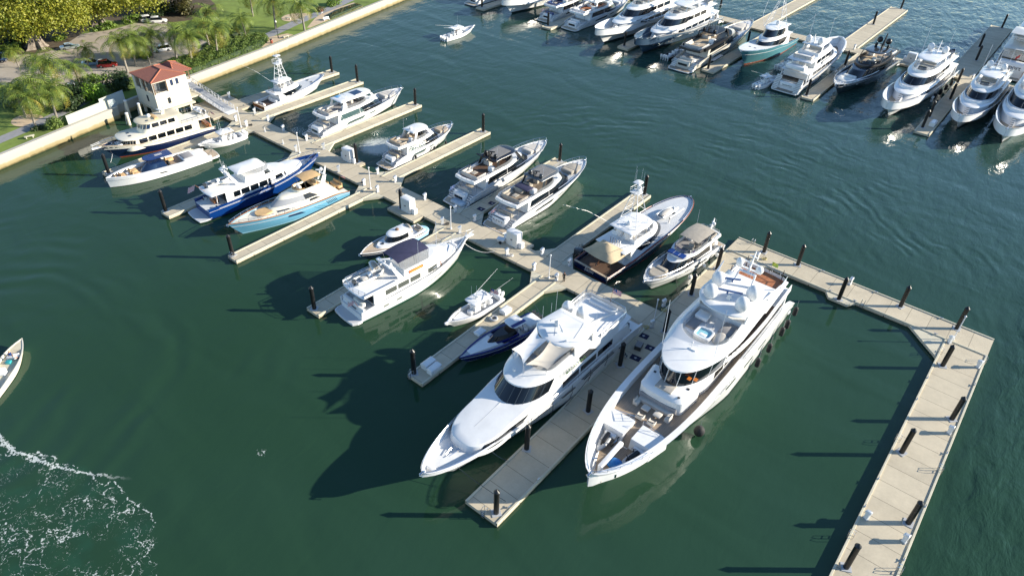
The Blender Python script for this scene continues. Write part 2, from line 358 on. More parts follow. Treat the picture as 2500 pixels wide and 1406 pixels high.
outx = pier('outer cross pier carrying five black piles above the empty green basin', -34, 8.1, 106.03, 111.2, 0, brackets=[[(-3, 106.02), (2.18, 106.02), (2.18, 100.9)], [(-16.2, 106.02), (-11.2, 106.02), (-12.2, 104.5), (-15.2, 104.5)], [(-29.08, 106.02), (-26.1, 106.02), (-29.08, 103.2)]], name='breakwater_pier')
outl = pier('wide outer pier running down the right edge towards the camera', 2.2, 8.1, 20, 106.0, 1, name='breakwater_pier')
NF = [(-150.9, -147.5, 'short pier nearest the seawall, behind the small tower fishing boat'), (-141.2, -138.1, 'finger pier between the small tower fishing boat and the big white flybridge yacht'), (-120.4, -117.2, 'finger pier between the big white flybridge yacht and the smaller white flybridge yacht'), (-98.5, -95.4, 'finger pier beside the smaller white flybridge yacht, empty water on its near side'), (-77.4, -74.2, 'finger pier squeezed between the two twin flybridge yachts'), (-56.9, -53.7, 'finger pier beside the large tower fishing yacht with the dark hull')]
for i, (a, b, t_) in enumerate(NF):
    br = [[(b, 82.92), (b+2.6, 82.92), (b, 86.6)], [(a, 82.92), (a-2.2, 82.92), (a, 86.0)]]
    pier('pale concrete ' + t_, a, b, 82.93 if i else 85.62, 113.4, 1, brackets=br if i else [], group='finger piers')
SF = [(-139.8, -136.4, 'finger pier between the cream trawler yacht and the low white open yacht'), (-117.9, -115.2, 'finger pier on the far side of the royal blue motor yacht'), (-96.9, -94.4, 'sunlit finger pier beside the sky blue yacht'), (-76.0, -73.1, 'finger pier tip showing beyond the white motor yacht with the dark bimini'), (-53.9, -51.0, 'finger pier with two white dock boxes beside the dark blue speedboat')]
for i, (a, b, t_) in enumerate(SF):
    br = [[(b, 77.93), (b, 74.6), (b+2.2, 77.93)], [(a, 77.93), (a-2.2, 77.93), (a, 74.6)]]
    pier('pale concrete ' + t_, a, b, 47.0, 77.92, 1, brackets=br, group='finger piers')
# far marina row
pier('far cross walkway joining the piers of the distant yacht row', -190, 60, 229.5, 234.2, 0, kerbs='', name='walkway_pier')
FF = [(-133.0, -129.4, 182, 'far pier tip between the two stern-on white yachts'), (-105.7, -102, 183, 'far pier tip between the two bow-on grey hulled yachts'), (-78.8, -75.1, 184, 'far pier right of the black and white yacht with the lattice roof'), (-50.6, -47.3, 184.6, 'far pier right of the white expedition yacht'), (-22.4, -18.9, 183.2, 'far pier with several piles between the two white raised pilothouse yachts'), (-160.4, -157, 182, 'far pier tip at the top edge beside the leftmost moored yachts')]
for a, b, y0, t_ in FF: pier('pale concrete ' + t_, a, b, y0, 229.45, 1, group='far finger piers')
pier('long far pier running away from the walkway towards open water, ending top right', -57.8, -52.0, 234.23, 289.0, 1, group='far finger piers')
pier('long far pier behind the teal tower boat, cut by the top edge', -86.2, -81.2, 234.23, 300.0, 1, group='far finger piers')
pier('far pier in shade with a row of dark piles beside the yacht marked sport', -26.0, -19.5, 234.23, 292.0, 1, group='far finger piers')
pier('far pier at the top edge between the white yachts', -114, -109.5, 234.23, 292.0, 1, group='far finger piers')

# ------------------------------------------------------------------ black piles
PILE = M('black pile sleeve', (.012, .012, .012), .38, var=.3, vs=1.2)
def make_pile(h=4.4, r=.33):
    t = thing('mooring_pile', 'x', 'pile')
    ring = lambda z, q: [(q*cos(2*pi*i/16), q*sin(2*pi*i/16), z) for i in range(16)]
    obj('sleeve', MB().loft([ring(-2, r), ring(h-.45, r)]), PILE, t)
    obj('cone_cap', MB().loft([ring(h-.45, r+.04), ring(h-.38, r+.04), ring(h, .05)]), PILE, t)
    obj('guide_plate', MB().box(-.55, .55, -.55, .55, .005, .07), LGREY, t, smooth=0)
    return t
pile0 = make_pile()
PILES = [(-28.6, 109.7, 'left end of the outer cross pier, behind the small ladder'), (-22.5, 109.9, 'outer cross pier, second from its left end'), (-13.7, 105.0, 'bracket on the basin side of the outer cross pier'), (-5.4, 109.9, 'outer cross pier, second from the right corner'), (3.0, 110.0, 'right corner of the outer cross pier'), (3.4, 99.4, 'inner edge of the wide outer pier, topmost'), (7.0, 88.9, 'outer edge of the wide outer pier, above the middle'), (3.4, 78.4, 'inner edge of the wide outer pier, in its middle'), (7.0, 67.9, 'outer edge of the wide outer pier, between two pedestals'), (3.3, 57.5, 'inner edge of the wide outer pier, lowest in view'),
 (-75.8, 113.0, 'tip of the pier between the twin flybridge yachts'), (-55.0, 113.0, 'tip of the pier beside the large tower fishing yacht'), (-32.6, 99.3, 'broad pier, at the stern of the taupe bimini yacht'), (-32.6, 90.0, 'broad pier, beside the fenders of the taupe bimini yacht'), (-32.5, 68.2, 'broad pier, at the stern of the big sleek white yacht'), (-31.0, 57.9, 'broad pier, halfway between the two biggest yachts'), (-31.3, 79.0, 'broad pier, half hidden by the largest yacht'), (-33.3, 47.6, 'broad pier, beside the bow flare of the big sleek yacht'), (-30.2, 38.0, 'tip of the broad pier nearest the camera'), (-117.5, 47.7, 'tip of the pier behind the royal blue yacht'), (-96.5, 47.7, 'tip of the pier beside the sky blue yacht'), (-75.0, 47.7, 'tip of the pier beside the white dark bimini yacht'), (-53.4, 47.8, 'tip of the pier with two white dock boxes'), (-138.6, 47.8, 'pier tip at the bow of the white open yacht'), (-106.4, 83.6, 'walkway, beside the first utility cabinet'), (-86.6, 77.2, 'walkway, beside the middle utility cabinet'), (-149.2, 112.4, 'tip of the pier nearest the seawall'), (-139.4, 112.6, 'tip of the second pier from the seawall'), (-118.6, 112.6, 'tip of the pier right of the big flybridge yacht'), (-96.9, 112.6, 'tip of the pier right of the smaller flybridge yacht'),
 (-77.5, 185.4, 'far pier tip beside the black and white yacht'), (-78.0, 212.3, 'far pier just left of the teal tower boat'), (-49.8, 186.2, 'far pier tip beside the expedition yacht'), (-50.0, 216.7, 'far pier beside the bow of the graphite yacht'), (-103.0, 246.1, 'far walkway by a white box at the top'), (-54.4, 289.0, 'end of the long far pier, cut by the top edge'), (-56.0, 262.7, 'middle of the long far pier'), (-22.6, 291.0, 'far end of the shaded pier beside the sport yacht'), (-24.0, 263.5, 'shaded far pier, upper middle'), (-22.1, 249.2, 'shaded far pier, lower middle'), (-22.0, 225.3, 'far walkway between the two pilothouse yachts'), (-20.6, 210.8, 'far pier beside the second pilothouse yacht'), (-21.4, 186.7, 'tip of the far pier by a small white box'), (-21.8, 194.6, 'near the tip of the far pier, behind its end pile'), (-159.4, 183.9, 'leftmost far pier tip at the top edge'), (-132.1, 184.1, 'far pier tip between two yacht sterns'), (-104.6, 185.1, 'far pier tip between two bows')]
for i, (x, y, d) in enumerate(PILES):
    if i == 0: pile0.location = (x, y, .6); pile0['label'] = 'black pile at the ' + d; pile0['group'] = 'black mooring piles'
    else: clone(pile0, (x, y, .6), rz=i*.4, label='black pile at the ' + d, group='black mooring piles', scale=(1, 1, .94+.1*((i*7) % 5)/4)).rotation_euler.x = .012*sin(i*3.1)

# ------------------------------------------------------------------ power pedestals, light poles, cabinets
def make_ped():
    t = thing('power_pedestal', 'x', 'pedestal')
    obj('base', MB().box(-.3, .3, -.24, .24, 0, .1), LGREY, t, smooth=0)
    b = MB().loft([[(x*.22, y*.18, .1) for x, y in ((-1, -1), (1, -1), (1, 1), (-1, 1))], [(x*.24, y*.19, 1.0) for x, y in ((-1, -1), (1, -1), (1, 1), (-1, 1))]])
    obj('body', b, WHITE, t, smooth=0)
    hd = MB().loft([[(x, y*.24, z) for x, y, z in ((-.34, -1, 1.0), (.28, -1, 1.0), (.28, 1, 1.0), (-.34, 1, 1.0))], [(-.36, -.24, 1.22), (.28, -.24, 1.42), (.28, .24, 1.42), (-.36, .24, 1.22)], [(-.2, -.16, 1.34), (.2, -.16, 1.5), (.2, .16, 1.5), (-.2, .16, 1.34)]])
    obj('lamp_head', hd, WHITE, t, smooth=0)
    obj('socket_panel', MB().box(-.255, -.22, -.12, .12, .62, .86), CHAR, t, smooth=0)
    return t
ped0 = make_ped()
PEDS = [(7.5, 102.5, 'outer edge of the wide outer pier near its corner', 0), (-13.7, 110.4, 'outer cross pier beside the bracket pile', 1), (-28.6, 106.7, 'outer cross pier behind the mast of the largest yacht', 1), (7.3, 85.9, 'outer edge of the wide outer pier, upper one', 0), (7.3, 65.0, 'outer edge of the wide outer pier, lower one', 0), (3.0, 65.3, 'inner edge of the wide outer pier', 0), (2.9, 105.6, 'inner corner of the outer piers', 0),
 (-153.7, 84.9, 'landing above the gangway foot', 1), (-141.6, 83.6, 'walkway beside the small tower fishing boat stern', 1), (-136.1, 83.3, 'walkway root of the second far side pier', 1), (-129.5, 82.5, 'walkway edge behind the big flybridge yacht', 1), (-141.3, 78.4, 'walkway above the centre console boat', 1), (-137.3, 78.4, 'walkway behind the centre console boat outboards', 1), (-122, 83.0, 'walkway at the left root of the third far side pier', 1), (-119.4, 78.3, 'walkway near the bow of the royal blue yacht', 1), (-116.0, 82.8, 'walkway at the right root of the third far side pier', 1), (-106.0, 78.5, 'walkway between the royal blue yacht and the first cabinet', 1), (-99.6, 83.2, 'walkway at the left root of the fourth far side pier', 1), (-94.6, 83.3, 'walkway at the right root of the fourth far side pier', 1), (-98.2, 78.3, 'walkway behind the sky blue yacht, left one', 1), (-94.3, 78.3, 'walkway behind the sky blue yacht, right one', 1), (-85.5, 82.4, 'walkway across from the middle cabinet', 1), (-78.2, 83.0, 'walkway behind the first twin flybridge yacht', 1), (-73.3, 83.0, 'walkway left of the yacht with lettered stern', 1), (-77.0, 78.3, 'walkway behind the small express cruiser', 1), (-72.7, 78.3, 'walkway at the bow of the dark bimini yacht', 1), (-62.0, 78.6, 'near edge of the walkway with a coiled hose', 1), (-57.5, 82.7, 'walkway at the left root of the sixth far side pier', 1), (-55.9, 78.3, 'walkway left of the standing person', 1), (-51.3, 78.4, 'walkway right beside the light pole and the standing person', 1), (-52.1, 83.3, 'walkway beside the parked bicycle', 1), (-34.5, 84.3, 'broad pier root, at the bow of the taupe bimini yacht', 1), (-33.3, 78.6, 'broad pier root behind the big sleek yacht', 1)]
for i, (x, y, d, k) in enumerate(PEDS):
    rz = (-.4 if k == 0 else 1.2) + .3*sin(i*7.)
    if i == 0: ped0.location = (x, y, .6); ped0.rotation_euler = (0, 0, rz); ped0['label'] = 'white power pedestal on the ' + d; ped0['group'] = 'white power pedestals'
    else: clone(ped0, (x, y, .6), rz=rz, label='white power pedestal on the ' + d, group='white power pedestals')
def make_pole():
    t = thing('light_pole', 'x', 'light pole'); obj('base', MB().box(-.16, .16, -.16, .16, 0, .25, .03), WHITE, t)
    obj('shaft', MB().tube([(0, 0, .2), (0, 0, 4.5)], .075, 8), ALU, t); obj('lamp', MB().ell((0, 0, 4.6), (.17, .17, .16), 10, 6), WHITE, t)
    return t
lp0 = make_pole()
POLES = [(-137.8, 77.3, 'walkway behind the centre console boat'), (-118.3, 78.3, 'walkway near the bow of the royal blue yacht'), (-96.2, 78.2, 'walkway behind the sky blue yacht'), (-74.8, 78.2, 'walkway between the cruiser and the dark bimini yacht'), (-52.6, 78.1, 'walkway next to the standing person'), (-33.6, 79.6, 'broad pier root beside the big sleek yacht'), (3.2, 106.8, 'inner corner of the outer piers')]
for i, (x, y, d) in enumerate(POLES):
    if i == 0: lp0.location = (x, y, .6); lp0['label'] = 'thin white light pole on the ' + d; lp0['group'] = 'thin white light poles'
    else: clone(lp0, (x, y, .6), label='thin white light pole on the ' + d, group='thin white light poles')
def make_cab():
    t = thing('utility_cabinet', 'x', 'cabinet')
    obj('body', MB().box(-1.2, 1.2, -.75, .75, 0, 2.75, .03), WHITE, t)
    obj('side_box', MB().box(-2.0, -1.22, -.45, .45, 0, 1.35, .03), WHITE, t); obj('side_box', MB().box(1.23, 2.0, -.4, .45, 0, 1.05, .03), WHITE, t)
    for s in (-.6, .6): obj('door', MB().box(s-.52, s+.52, -.775, -.755, .2, 2.5), OFFW, t, smooth=0)
    for s in (-.1, .1): obj('vent', MB().box(s-.07, s+.07, -.8, -.78, 1.2, 1.45), CHAR, t, smooth=0)
    return t
cab0 = make_cab(); cab0.location = (-63.2, 82.0, .6); cab0['group'] = 'white utility cabinets'
cab0['label'] = 'white utility cabinet on the walkway behind the yacht with lettered stern'
clone(cab0, (-85.0, 77.5, .6), rz=0, label='white utility cabinet on the near edge of the walkway beside a black pile')
clone(cab0, (-108.3, 83.2, .6), rz=0, label='white utility cabinet on the walkway near the bow of the royal blue yacht')
for (x, y), d in (((-85.3, 77.2), 'middle'),):
    pier('small concrete bump out under the middle utility cabinet', -88.5, -81.5, 75.4, 77.9, 0, kerbs='', gaps=False, name='pier_extension')
pier('small concrete bump out under the first utility cabinet', -111, -105.0, 82.95, 84.6, 0, kerbs='', gaps=False, name='pier_extension')
pier('small concrete bump out under the cabinet behind the lettered yacht', -66, -60.4, 82.95, 84.2, 0, kerbs='', gaps=False, name='pier_extension')
# dock boxes, ladders, mats, cleats
def dock_box(loc, rz, label, s=(2.0, 1.0, .95), m=WHITE):
    t = thing('dock_box', label, 'dock box', loc, rz, 'white dock boxes')
    a, b, c = s[0]/2, s[1]/2, s[2]
    obj('bin', MB().box(-a, a, -b, b, 0, c*.72, .04), m, t)
    obj('lid', MB().loft([[(x*(a+.05), y*(b+.05), c*.73) for x, y in ((-1, -1), (1, -1), (1, 1), (-1, 1))], [(x*(a+.05), y*(b+.05), c*.8) for x, y in ((-1, -1), (1, -1), (1, 1), (-1, 1))], [(x*a*.96, y*b*.55, c) for x, y in ((-1, -1), (1, -1), (1, 1), (-1, 1))]]), m, t, smooth=0)
dock_box((-53.0, 50.2, .6), pi/2, 'white dock box on the pier tip, the one closer to the pile'); dock_box((-51.7, 50.0, .6), pi/2, 'white dock box on the pier tip, the one closer to the dark blue speedboat')
dock_box((-52.1, 60.2, .6), pi/2, 'low white step box on the pier beside the centre console boat bow', (1.5, 1.1, .5)); dock_box((-52.4, 66.6, .6), pi/2, 'low white step box on the pier beside the outboards of the centre console boat', (1.6, 1.2, .7))
dock_box((-19.9, 190.0, .6), pi/2, 'white dock box on the far pier tip between two piles', (2.6, 1.3, 1.))
def ladder(loc, rz, label):
    t = thing('dock_ladder', label, 'ladder', loc, rz, 'steel dock ladders'); m = MB()
    for s in (-.24, .24): obj('side_rail', MB().tube([(.5, s, 0), (.5, s, .85), (.2, s, 1.0), (-.12, s, .8), (-.12, s, -.9)], .035, 5), STEEL, t)
    for k in range(5): m.box(-.15, -.09, -.24, .24, -.8+k*.3, -.75+k*.3)
    obj('rungs', m, STEEL, t, smooth=0)
for x, y, rz, d in [(-31.2, 111.2, -pi/2, 'left end of the outer cross pier'), (-10.3, 106.0, pi/2, 'basin side of the outer cross pier, near the bracket pile'), (8.1, 104.5, pi, 'outer edge near the right corner'), (2.2, 102.3, 0, 'inner edge near the right corner'), (2.2, 80.2, 0, 'inner edge of the wide outer pier, in its middle'), (8.1, 78.5, pi, 'outer edge of the wide outer pier, in its middle'), (2.2, 61.8, 0, 'inner edge of the wide outer pier, lower one'), (8.1, 60.8, pi, 'outer edge of the wide outer pier, lowest one'), (-31.2, 36.9, pi/2, 'tip of the broad pier nearest the camera'), (-53.4, 47.0, pi/2, 'tip of the pier with two white dock boxes'), (-96, 47.0, pi/2, 'tip of the pier beside the sky blue yacht')]:
    ladder((x, y, .6), rz, 'steel ladder at the ' + d)
MAT_ = M('navy door mat', (.012, .014, .05), .9)
for x, y, d in [(-31.6, 71.0, 'beside the boarding ladder'), (-33.2, 76.0, 'left of the other two'), (-31.0, 74.3, 'right of the other two'), (-75.2, 87.0, 'on the pier between the twin flybridge yachts, smaller one'), (-75.0, 90.0, 'on the pier between the twin flybridge yachts, larger one')]:
    t = tagit(obj('boarding_mat', MB().box(-.75, .75, -.55, .55, 0, .03), MAT_, loc=(x, y, .6), rz=.1, smooth=0), 'navy boarding mat with pale emblem, ' + d, 'mat', 'navy boarding mats')
    star = [(cos(k*pi/5+.3)*(.28 if k % 2 == 0 else .12), sin(k*pi/5+.3)*(.28 if k % 2 == 0 else .12)) for k in range(10)]
    obj('emblem', MB().prism(star, .032, .036), LGREY, t, smooth=0)
def make_cleat():
    t = thing('dock_cleat', 'x', 'cleat'); obj('horn', MB().tube([(-.3, 0, .2), (-.1, 0, .16), (.1, 0, .16), (.3, 0, .2)], .045, 6), STEEL, t); obj('foot', MB().box(-.12, .12, -.07, .07, 0, .15), STEEL, t); return t
cl0 = make_cleat()
CL = []
for y, s in ((98, 'r'), (82, 'r'), (71.5, 'r'), (62.5, 'r')): CL.append((7.95, y, pi/2, 'outer kerb of the wide outer pier, %s' % {98: 'highest in the photo', 82: 'above the middle', 71.5: 'between the two lower pedestals', 62.5: 'lowest in the photo'}[y]))
for y in (95, 89.5, 72, 66.8): CL.append((2.4, y, pi/2, 'inner kerb of the wide outer pier, %s' % {95: 'highest in the photo', 89.5: 'second from the top', 72: 'below the middle pile', 66.8: 'just above the inner pedestal'}[y]))
for x in (-18.5, -9.6, 0.5): CL.append((x, 111.0, 0, 'far kerb of the outer cross pier, %s' % {-18.5: 'left one', -9.6: 'middle one', .5: 'right one'}[x]))
for x in (-15.5, -11.5, 0.8): CL.append((x, 106.2, 0, 'basin kerb of the outer cross pier, %s' % {-15.5: 'left of the bracket pile', -11.5: 'right of the bracket pile', .8: 'near the inner corner'}[x]))
CL.append((-33.8, 44.5, pi/2, 'broad pier kerb where the big sleek yacht is tied')); CL.append((-29.5, 39.5, pi/2, 'broad pier tip beside its end pile')); CL.append((-29.3, 44.8, pi/2, 'broad pier kerb below the bow of the largest yacht'))
for i, (x, y, rz, d) in enumerate(CL):
    if i == 0: cl0.location = (x, y, .7); cl0.rotation_euler = (0, 0, rz); cl0['label'] = 'steel cleat on the ' + d; cl0['group'] = 'dock cleats'
    else: clone(cl0, (x, y, .7), rz=rz, label='steel cleat on the ' + d, group='dock cleats')
# ------------------------------------------------------------------ land: seawall, lawn, car park, paths
GZ = 2.6
WALL = [(-132, -120), (-147, -10), (-156.2, 34.7), (-158.6, 45.6), (-162.2, 62.4), (-163.3, 62.7), (-164.6, 70), (-167.3, 85.5), (-170.9, 108.6), (-179.8, 152.3), (-186.5, 185), (-200, 250), (-225, 420)]
def seawall_mat():
    m, n, l, b = new_mat('seawall concrete'); b.inputs['Roughness'].default_value = .85
    tc = n.new('ShaderNodeTexCoord'); sx = n.new('ShaderNodeSeparateXYZ'); l.new(tc.outputs['Object'], sx.inputs[0])
    nz = n.new('ShaderNodeTexNoise'); nz.inputs['Scale'].default_value = .7; nz.inputs['Detail'].default_value = 6; nz.inputs['Roughness'].default_value = .7
    mp = n.new('ShaderNodeMapping'); mp.inputs['Scale'].default_value = (1, 1, .25); l.new(tc.outputs['Object'], mp.inputs[0]); l.new(mp.outputs[0], nz.inputs['Vector'])
    ad = n.new('ShaderNodeMath'); ad.operation = 'MULTIPLY_ADD'; ad.inputs[1].default_value = -.9; l.new(nz.outputs[0], ad.inputs[0]); l.new(sx.outputs[2], ad.inputs[2])
    cr_ = n.new('ShaderNodeValToRGB'); e = cr_.color_ramp; mr = n.new('ShaderNodeMapRange'); mr.inputs[1].default_value = -.8; mr.inputs[2].default_value = 2.8; l.new(ad.outputs[0], mr.inputs[0]); l.new(mr.outputs[0], cr_.inputs[0])
    e.elements[0].position = .0; e.elements[0].color = (.05, .045, .02, 1); e.elements[1].position = 1.; e.elements[1].color = (.43, .41, .36, 1)
    for p, c in ((.14, (.10, .08, .03, 1)), (.19, (.27, .21, .10, 1)), (.34, (.32, .27, .15, 1)), (.40, (.40, .37, .31, 1))): x = e.elements.new(p); x.color = c
    l.new(cr_.outputs[0], b.inputs['Base Color']); bp = n.new('ShaderNodeBump'); bp.inputs['Strength'].default_value = .4; bp.inputs['Distance'].default_value = .1; l.new(nz.outputs[0], bp.inputs['Height']); l.new(bp.outputs[0], b.inputs['Normal'])
    return m
def offset(poly, d):
    out = []
    for i, p in enumerate(poly):
        a = poly[max(0, i-1)]; b = poly[min(len(poly)-1, i+1)]; t = Vector((b[0]-a[0], b[1]-a[1])).normalized(); out.append((p[0]-t.y*d, p[1]+t.x*d))
    return out
W1 = offset(WALL, .85); W2 = offset(WALL, -.06)
g = MB()
prof = lambda i: [(*WALL[i], -1.5), (*WALL[i], 2.45), (*W2[i], 2.47), (*W2[i], 2.8), (*W1[i], 2.8), (*W1[i], -1.5)]
rows = [prof(i) for i in range(len(WALL))]
g.loft(rows)
sw = thing('seawall', 'long pale concrete seawall with yellow stained waterline along the park', 'seawall')
obj('wall', g, seawall_mat(), sw, smooth=0)
GRASS = M('lawn', (.17, .235, .04), .95, var=.45, vs=.18, bump=.2)
def flat(name, pts, z, mat, kind='structure', label=None, cat=None): return obj(name, MB().add([(x, y, z) for x, y in pts], [tuple(range(len(pts)))]), mat, kind=kind, smooth=0, label=label, cat=cat)
gm = MB(); far = [(-900, y) for x, y in W1]; gm.sheet([[(x, y, GZ) for x, y in W1], [(x-60, y, GZ) for x, y in W1], [(x, y, GZ) for x, y in far]])
obj('ground', gm, GRASS, kind='structure', smooth=0)
ASPH = M('pale asphalt', (.40, .35, .29), .9, var=.18, vs=.25)  # one pale base colour for the whole car park
PATHM = M('grey path paving', (.27, .27, .28), .85, var=.15, vs=.8)
SANDM = M('tan sand surround', (.55, .42, .28), .9, var=.12, vs=1.)
SOIL = M('dark soil', (.10, .075, .045), .95, var=.4, vs=.6)  # dark brown soil of the planting beds
def smoothp(pts, it=2):
    for _ in range(it):
        q = []
        for i in range(len(pts)):
            a, b = pts[i], pts[(i+1) % len(pts)]; q += [(a[0]*.75+b[0]*.25, a[1]*.75+b[1]*.25), (a[0]*.25+b[0]*.75, a[1]*.25+b[1]*.75)]
        pts = q
    return pts
flat('car_park', smoothp([(-205.1, 50), (-212.8, 63.3), (-211.5, 70.1), (-216.6, 79.6), (-213.4, 86.7), (-214.8, 94.4), (-217, 102), (-207.0, 101.2), (-195.8, 98), (-186.3, 101.1), (-180.6, 97.7), (-180.8, 91.4), (-182.0, 87.0), (-179.2, 80.4), (-177.2, 74.5), (-177.1, 68.9), (-177.4, 62.1), (-184, 57.3), (-190.9, 50.5)], 2), GZ+.006, ASPH)
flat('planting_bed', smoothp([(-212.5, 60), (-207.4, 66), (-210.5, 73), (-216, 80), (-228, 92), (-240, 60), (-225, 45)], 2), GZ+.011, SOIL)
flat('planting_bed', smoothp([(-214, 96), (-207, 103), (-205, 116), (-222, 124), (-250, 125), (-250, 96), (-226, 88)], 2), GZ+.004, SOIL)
def strip(pts, wd): a = offset(pts, wd/2); b = offset(pts, -wd/2); return a + b[::-1]
flat('footpath', strip([(-158, 12), (-162.0, 32), (-163.9, 39), (-165.8, 46), (-169, 55), (-172, 62)], 3.0), GZ+.016, PATHM)
flat('footpath', strip([(-176.5, 104), (-179.3, 114.6), (-183.4, 128), (-186.6, 142), (-191, 156), (-198, 175), (-212, 210)], 3.4), GZ+.016, PATHM)
circ = lambda cx, cy, rx, ry, n=28, a=0: [(cx+rx*cos(2*pi*i/n)*cos(a)-ry*sin(2*pi*i/n)*sin(a), cy+rx*cos(2*pi*i/n)*sin(a)+ry*sin(2*pi*i/n)*cos(a)) for i in range(n)]
flat('sand_patch', circ(-187.4, 130.5, 3.8, 4.6), GZ+.010, SANDM); flat('sand_patch', circ(-169.5, 46.3, 3.4, 3.0), GZ+.010, SANDM)
flat('sand_patch', [(-173.8, 107.5), (-172.3, 108), (-174.8, 120), (-177, 119.5), (-178.2, 113)], GZ+.021, SANDM); flat('sand_patch', [(-177.2, 126.5), (-176.5, 127), (-181.6, 152), (-186.8, 152.5), (-186.2, 147), (-184.2, 136.5), (-182, 133)], GZ+.021, SANDM)
flat('pale_paving', strip([(-196, 150), (-192.2, 160), (-190, 172), (-196, 190)], 6.5), GZ+.012, SANDM)

# ------------------------------------------------------------------ vegetation
def leafmat(name, c1, c2, trans=.25):
    if name in MATS: return MATS[name]
    m, n, l, b = new_mat(name); b.inputs['Roughness'].default_value = .55
    tc = n.new('ShaderNodeTexCoord'); nz = n.new('ShaderNodeTexNoise'); nz.inputs['Scale'].default_value = .55; nz.inputs['Detail'].default_value = 6; nz.inputs['Roughness'].default_value = .8; l.new(tc.outputs['Object'], nz.inputs['Vector'])
    mr = n.new('ShaderNodeMapRange'); mr.inputs[1].default_value = .36; mr.inputs[2].default_value = .64; l.new(nz.outputs[0], mr.inputs[0])
    mx = n.new('ShaderNodeMix'); mx.data_type = 'RGBA'; mx.inputs[6].default_value = (*c1, 1); mx.inputs[7].default_value = (*c2, 1); l.new(mr.outputs[0], mx.inputs[0]); l.new(mx.outputs[2], b.inputs['Base Color'])
    tr = n.new('ShaderNodeBsdfTranslucent'); l.new(mx.outputs[2], tr.inputs[0]); ms = n.new('ShaderNodeMixShader'); ms.inputs[0].default_value = trans
    l.new(b.outputs[0], ms.inputs[1]); l.new(tr.outputs[0], ms.inputs[2]); l.new(ms.outputs[0], n['Material Output'].inputs[0]); MATS[name] = m; return m
L_YEL = leafmat('yellow green leaves', (.11, .16, .014), (.40, .37, .035), .3)
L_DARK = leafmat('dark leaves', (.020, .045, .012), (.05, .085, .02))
L_MID = leafmat('mid green leaves', (.07, .14, .02), (.20, .30, .04))
L_BRI = leafmat('bright green leaves', (.12, .24, .015), (.26, .40, .03), .3)
L_GRAPE = leafmat('sea grape leaves', (.05, .12, .018), (.24, .30, .06))
L_OLIVE = leafmat('olive leaves', (.07, .08, .02), (.19, .16, .06))
L_PALM = leafmat('palm leaflets', (.055, .12, .018), (.27, .32, .05), .3)
L_PALMY = leafmat('yellowing palm leaflets', (.20, .19, .03), (.42, .34, .06), .3)
BARK = M('palm bark', (.27, .24, .20), .9, var=.3, vs=2.5, bump=.5)
BARKG = M('grey buttressed bark', (.27, .23, .19), .9, var=.5, vs=2.2, bump=1.)
def leaves(mb, c, r, n, size, rg, up=.35):
    for _ in range(n):
        d = Vector((rg.gauss(0, 1), rg.gauss(0, 1), rg.gauss(0, 1))).normalized()*(rg.random()**.4)
        p = Vector((c[0]+d.x*r[0], c[1]+d.y*r[1], c[2]+d.z*r[2])); nn = (d + Vector((rg.gauss(0, .6), rg.gauss(0, .6), up+rg.gauss(0, .6)))).normalized()
        e = nn.orthogonal().normalized(); e = Quaternion(nn, rg.random()*6.28) @ e; f = nn.cross(e); s = size*(.6+.8*rg.random())
        mb.add([p-e*s, p-f*s*.55, p+e*s, p+f*s*.55], [(0, 1, 2, 3)])
def blob_tree(label, loc, h, crown, trunk_r, leafm, nclump, per, size, seed, cat='tree', name='broadleaf_tree', bark=None, offs=(0, 0), butt=False, flat_=.55):
    rg = random.Random(seed); t = thing(name, label, cat, (*loc, GZ)); bark = bark or BARKG
    tr = MB(); n = 20
    def ring(z, r, k=0.): return [((r*(1+k*sin(i*2*pi/n*5+1)+k*.6*sin(i*2*pi/n*8)))*cos(2*pi*i/n)+offs[0]*z/h*.3, r*(1+k*sin(i*2*pi/n*5+1)+k*.6*sin(i*2*pi/n*8))*sin(2*pi*i/n)+offs[1]*z/h*.3, z) for i in range(n)]
    b = .28 if butt else .08
    tr.loft([ring(-.3, trunk_r*1.9, b*1.6), ring(.6, trunk_r*1.4, b*1.3), ring(2, trunk_r*1.1, b), ring(h*.4, trunk_r*.9, b*.6), ring(h*.55, trunk_r*.6, .1)])
    obj('trunk', tr, bark, t, smooth=50)
    cl = []
    for k in range(nclump):
        d = Vector((rg.gauss(0, 1), rg.gauss(0, 1), rg.gauss(0, 1))).normalized(); q = .55+.5*rg.random()
        z = h + d.z*crown[2]*q
        if d.z < -.35: z = h - crown[2]*(.35+.2*rg.random())
        cl.append((offs[0]+d.x*crown[0]*q, offs[1]+d.y*crown[1]*q, z))
    lm = MB()
    for k in range(7):
        c = cl[k*3 % len(cl)]; lm2 = MB().tube([(offs[0]*.15, offs[1]*.15, h*.42), (c[0]*.4, c[1]*.4, h*.7), (c[0]*.85, c[1]*.85, c[2])], trunk_r*.38, 6, r2=trunk_r*.08); obj('limb', lm2, bark, t, smooth=60)
    for c in cl: r = (crown[0]*.16+.5)*(.7+.6*rg.random()); leaves(lm, c, (r, r, r*flat_*1.3), per, size, rg)
    obj('crown', lm, leafm, t, smooth=0)
    return t
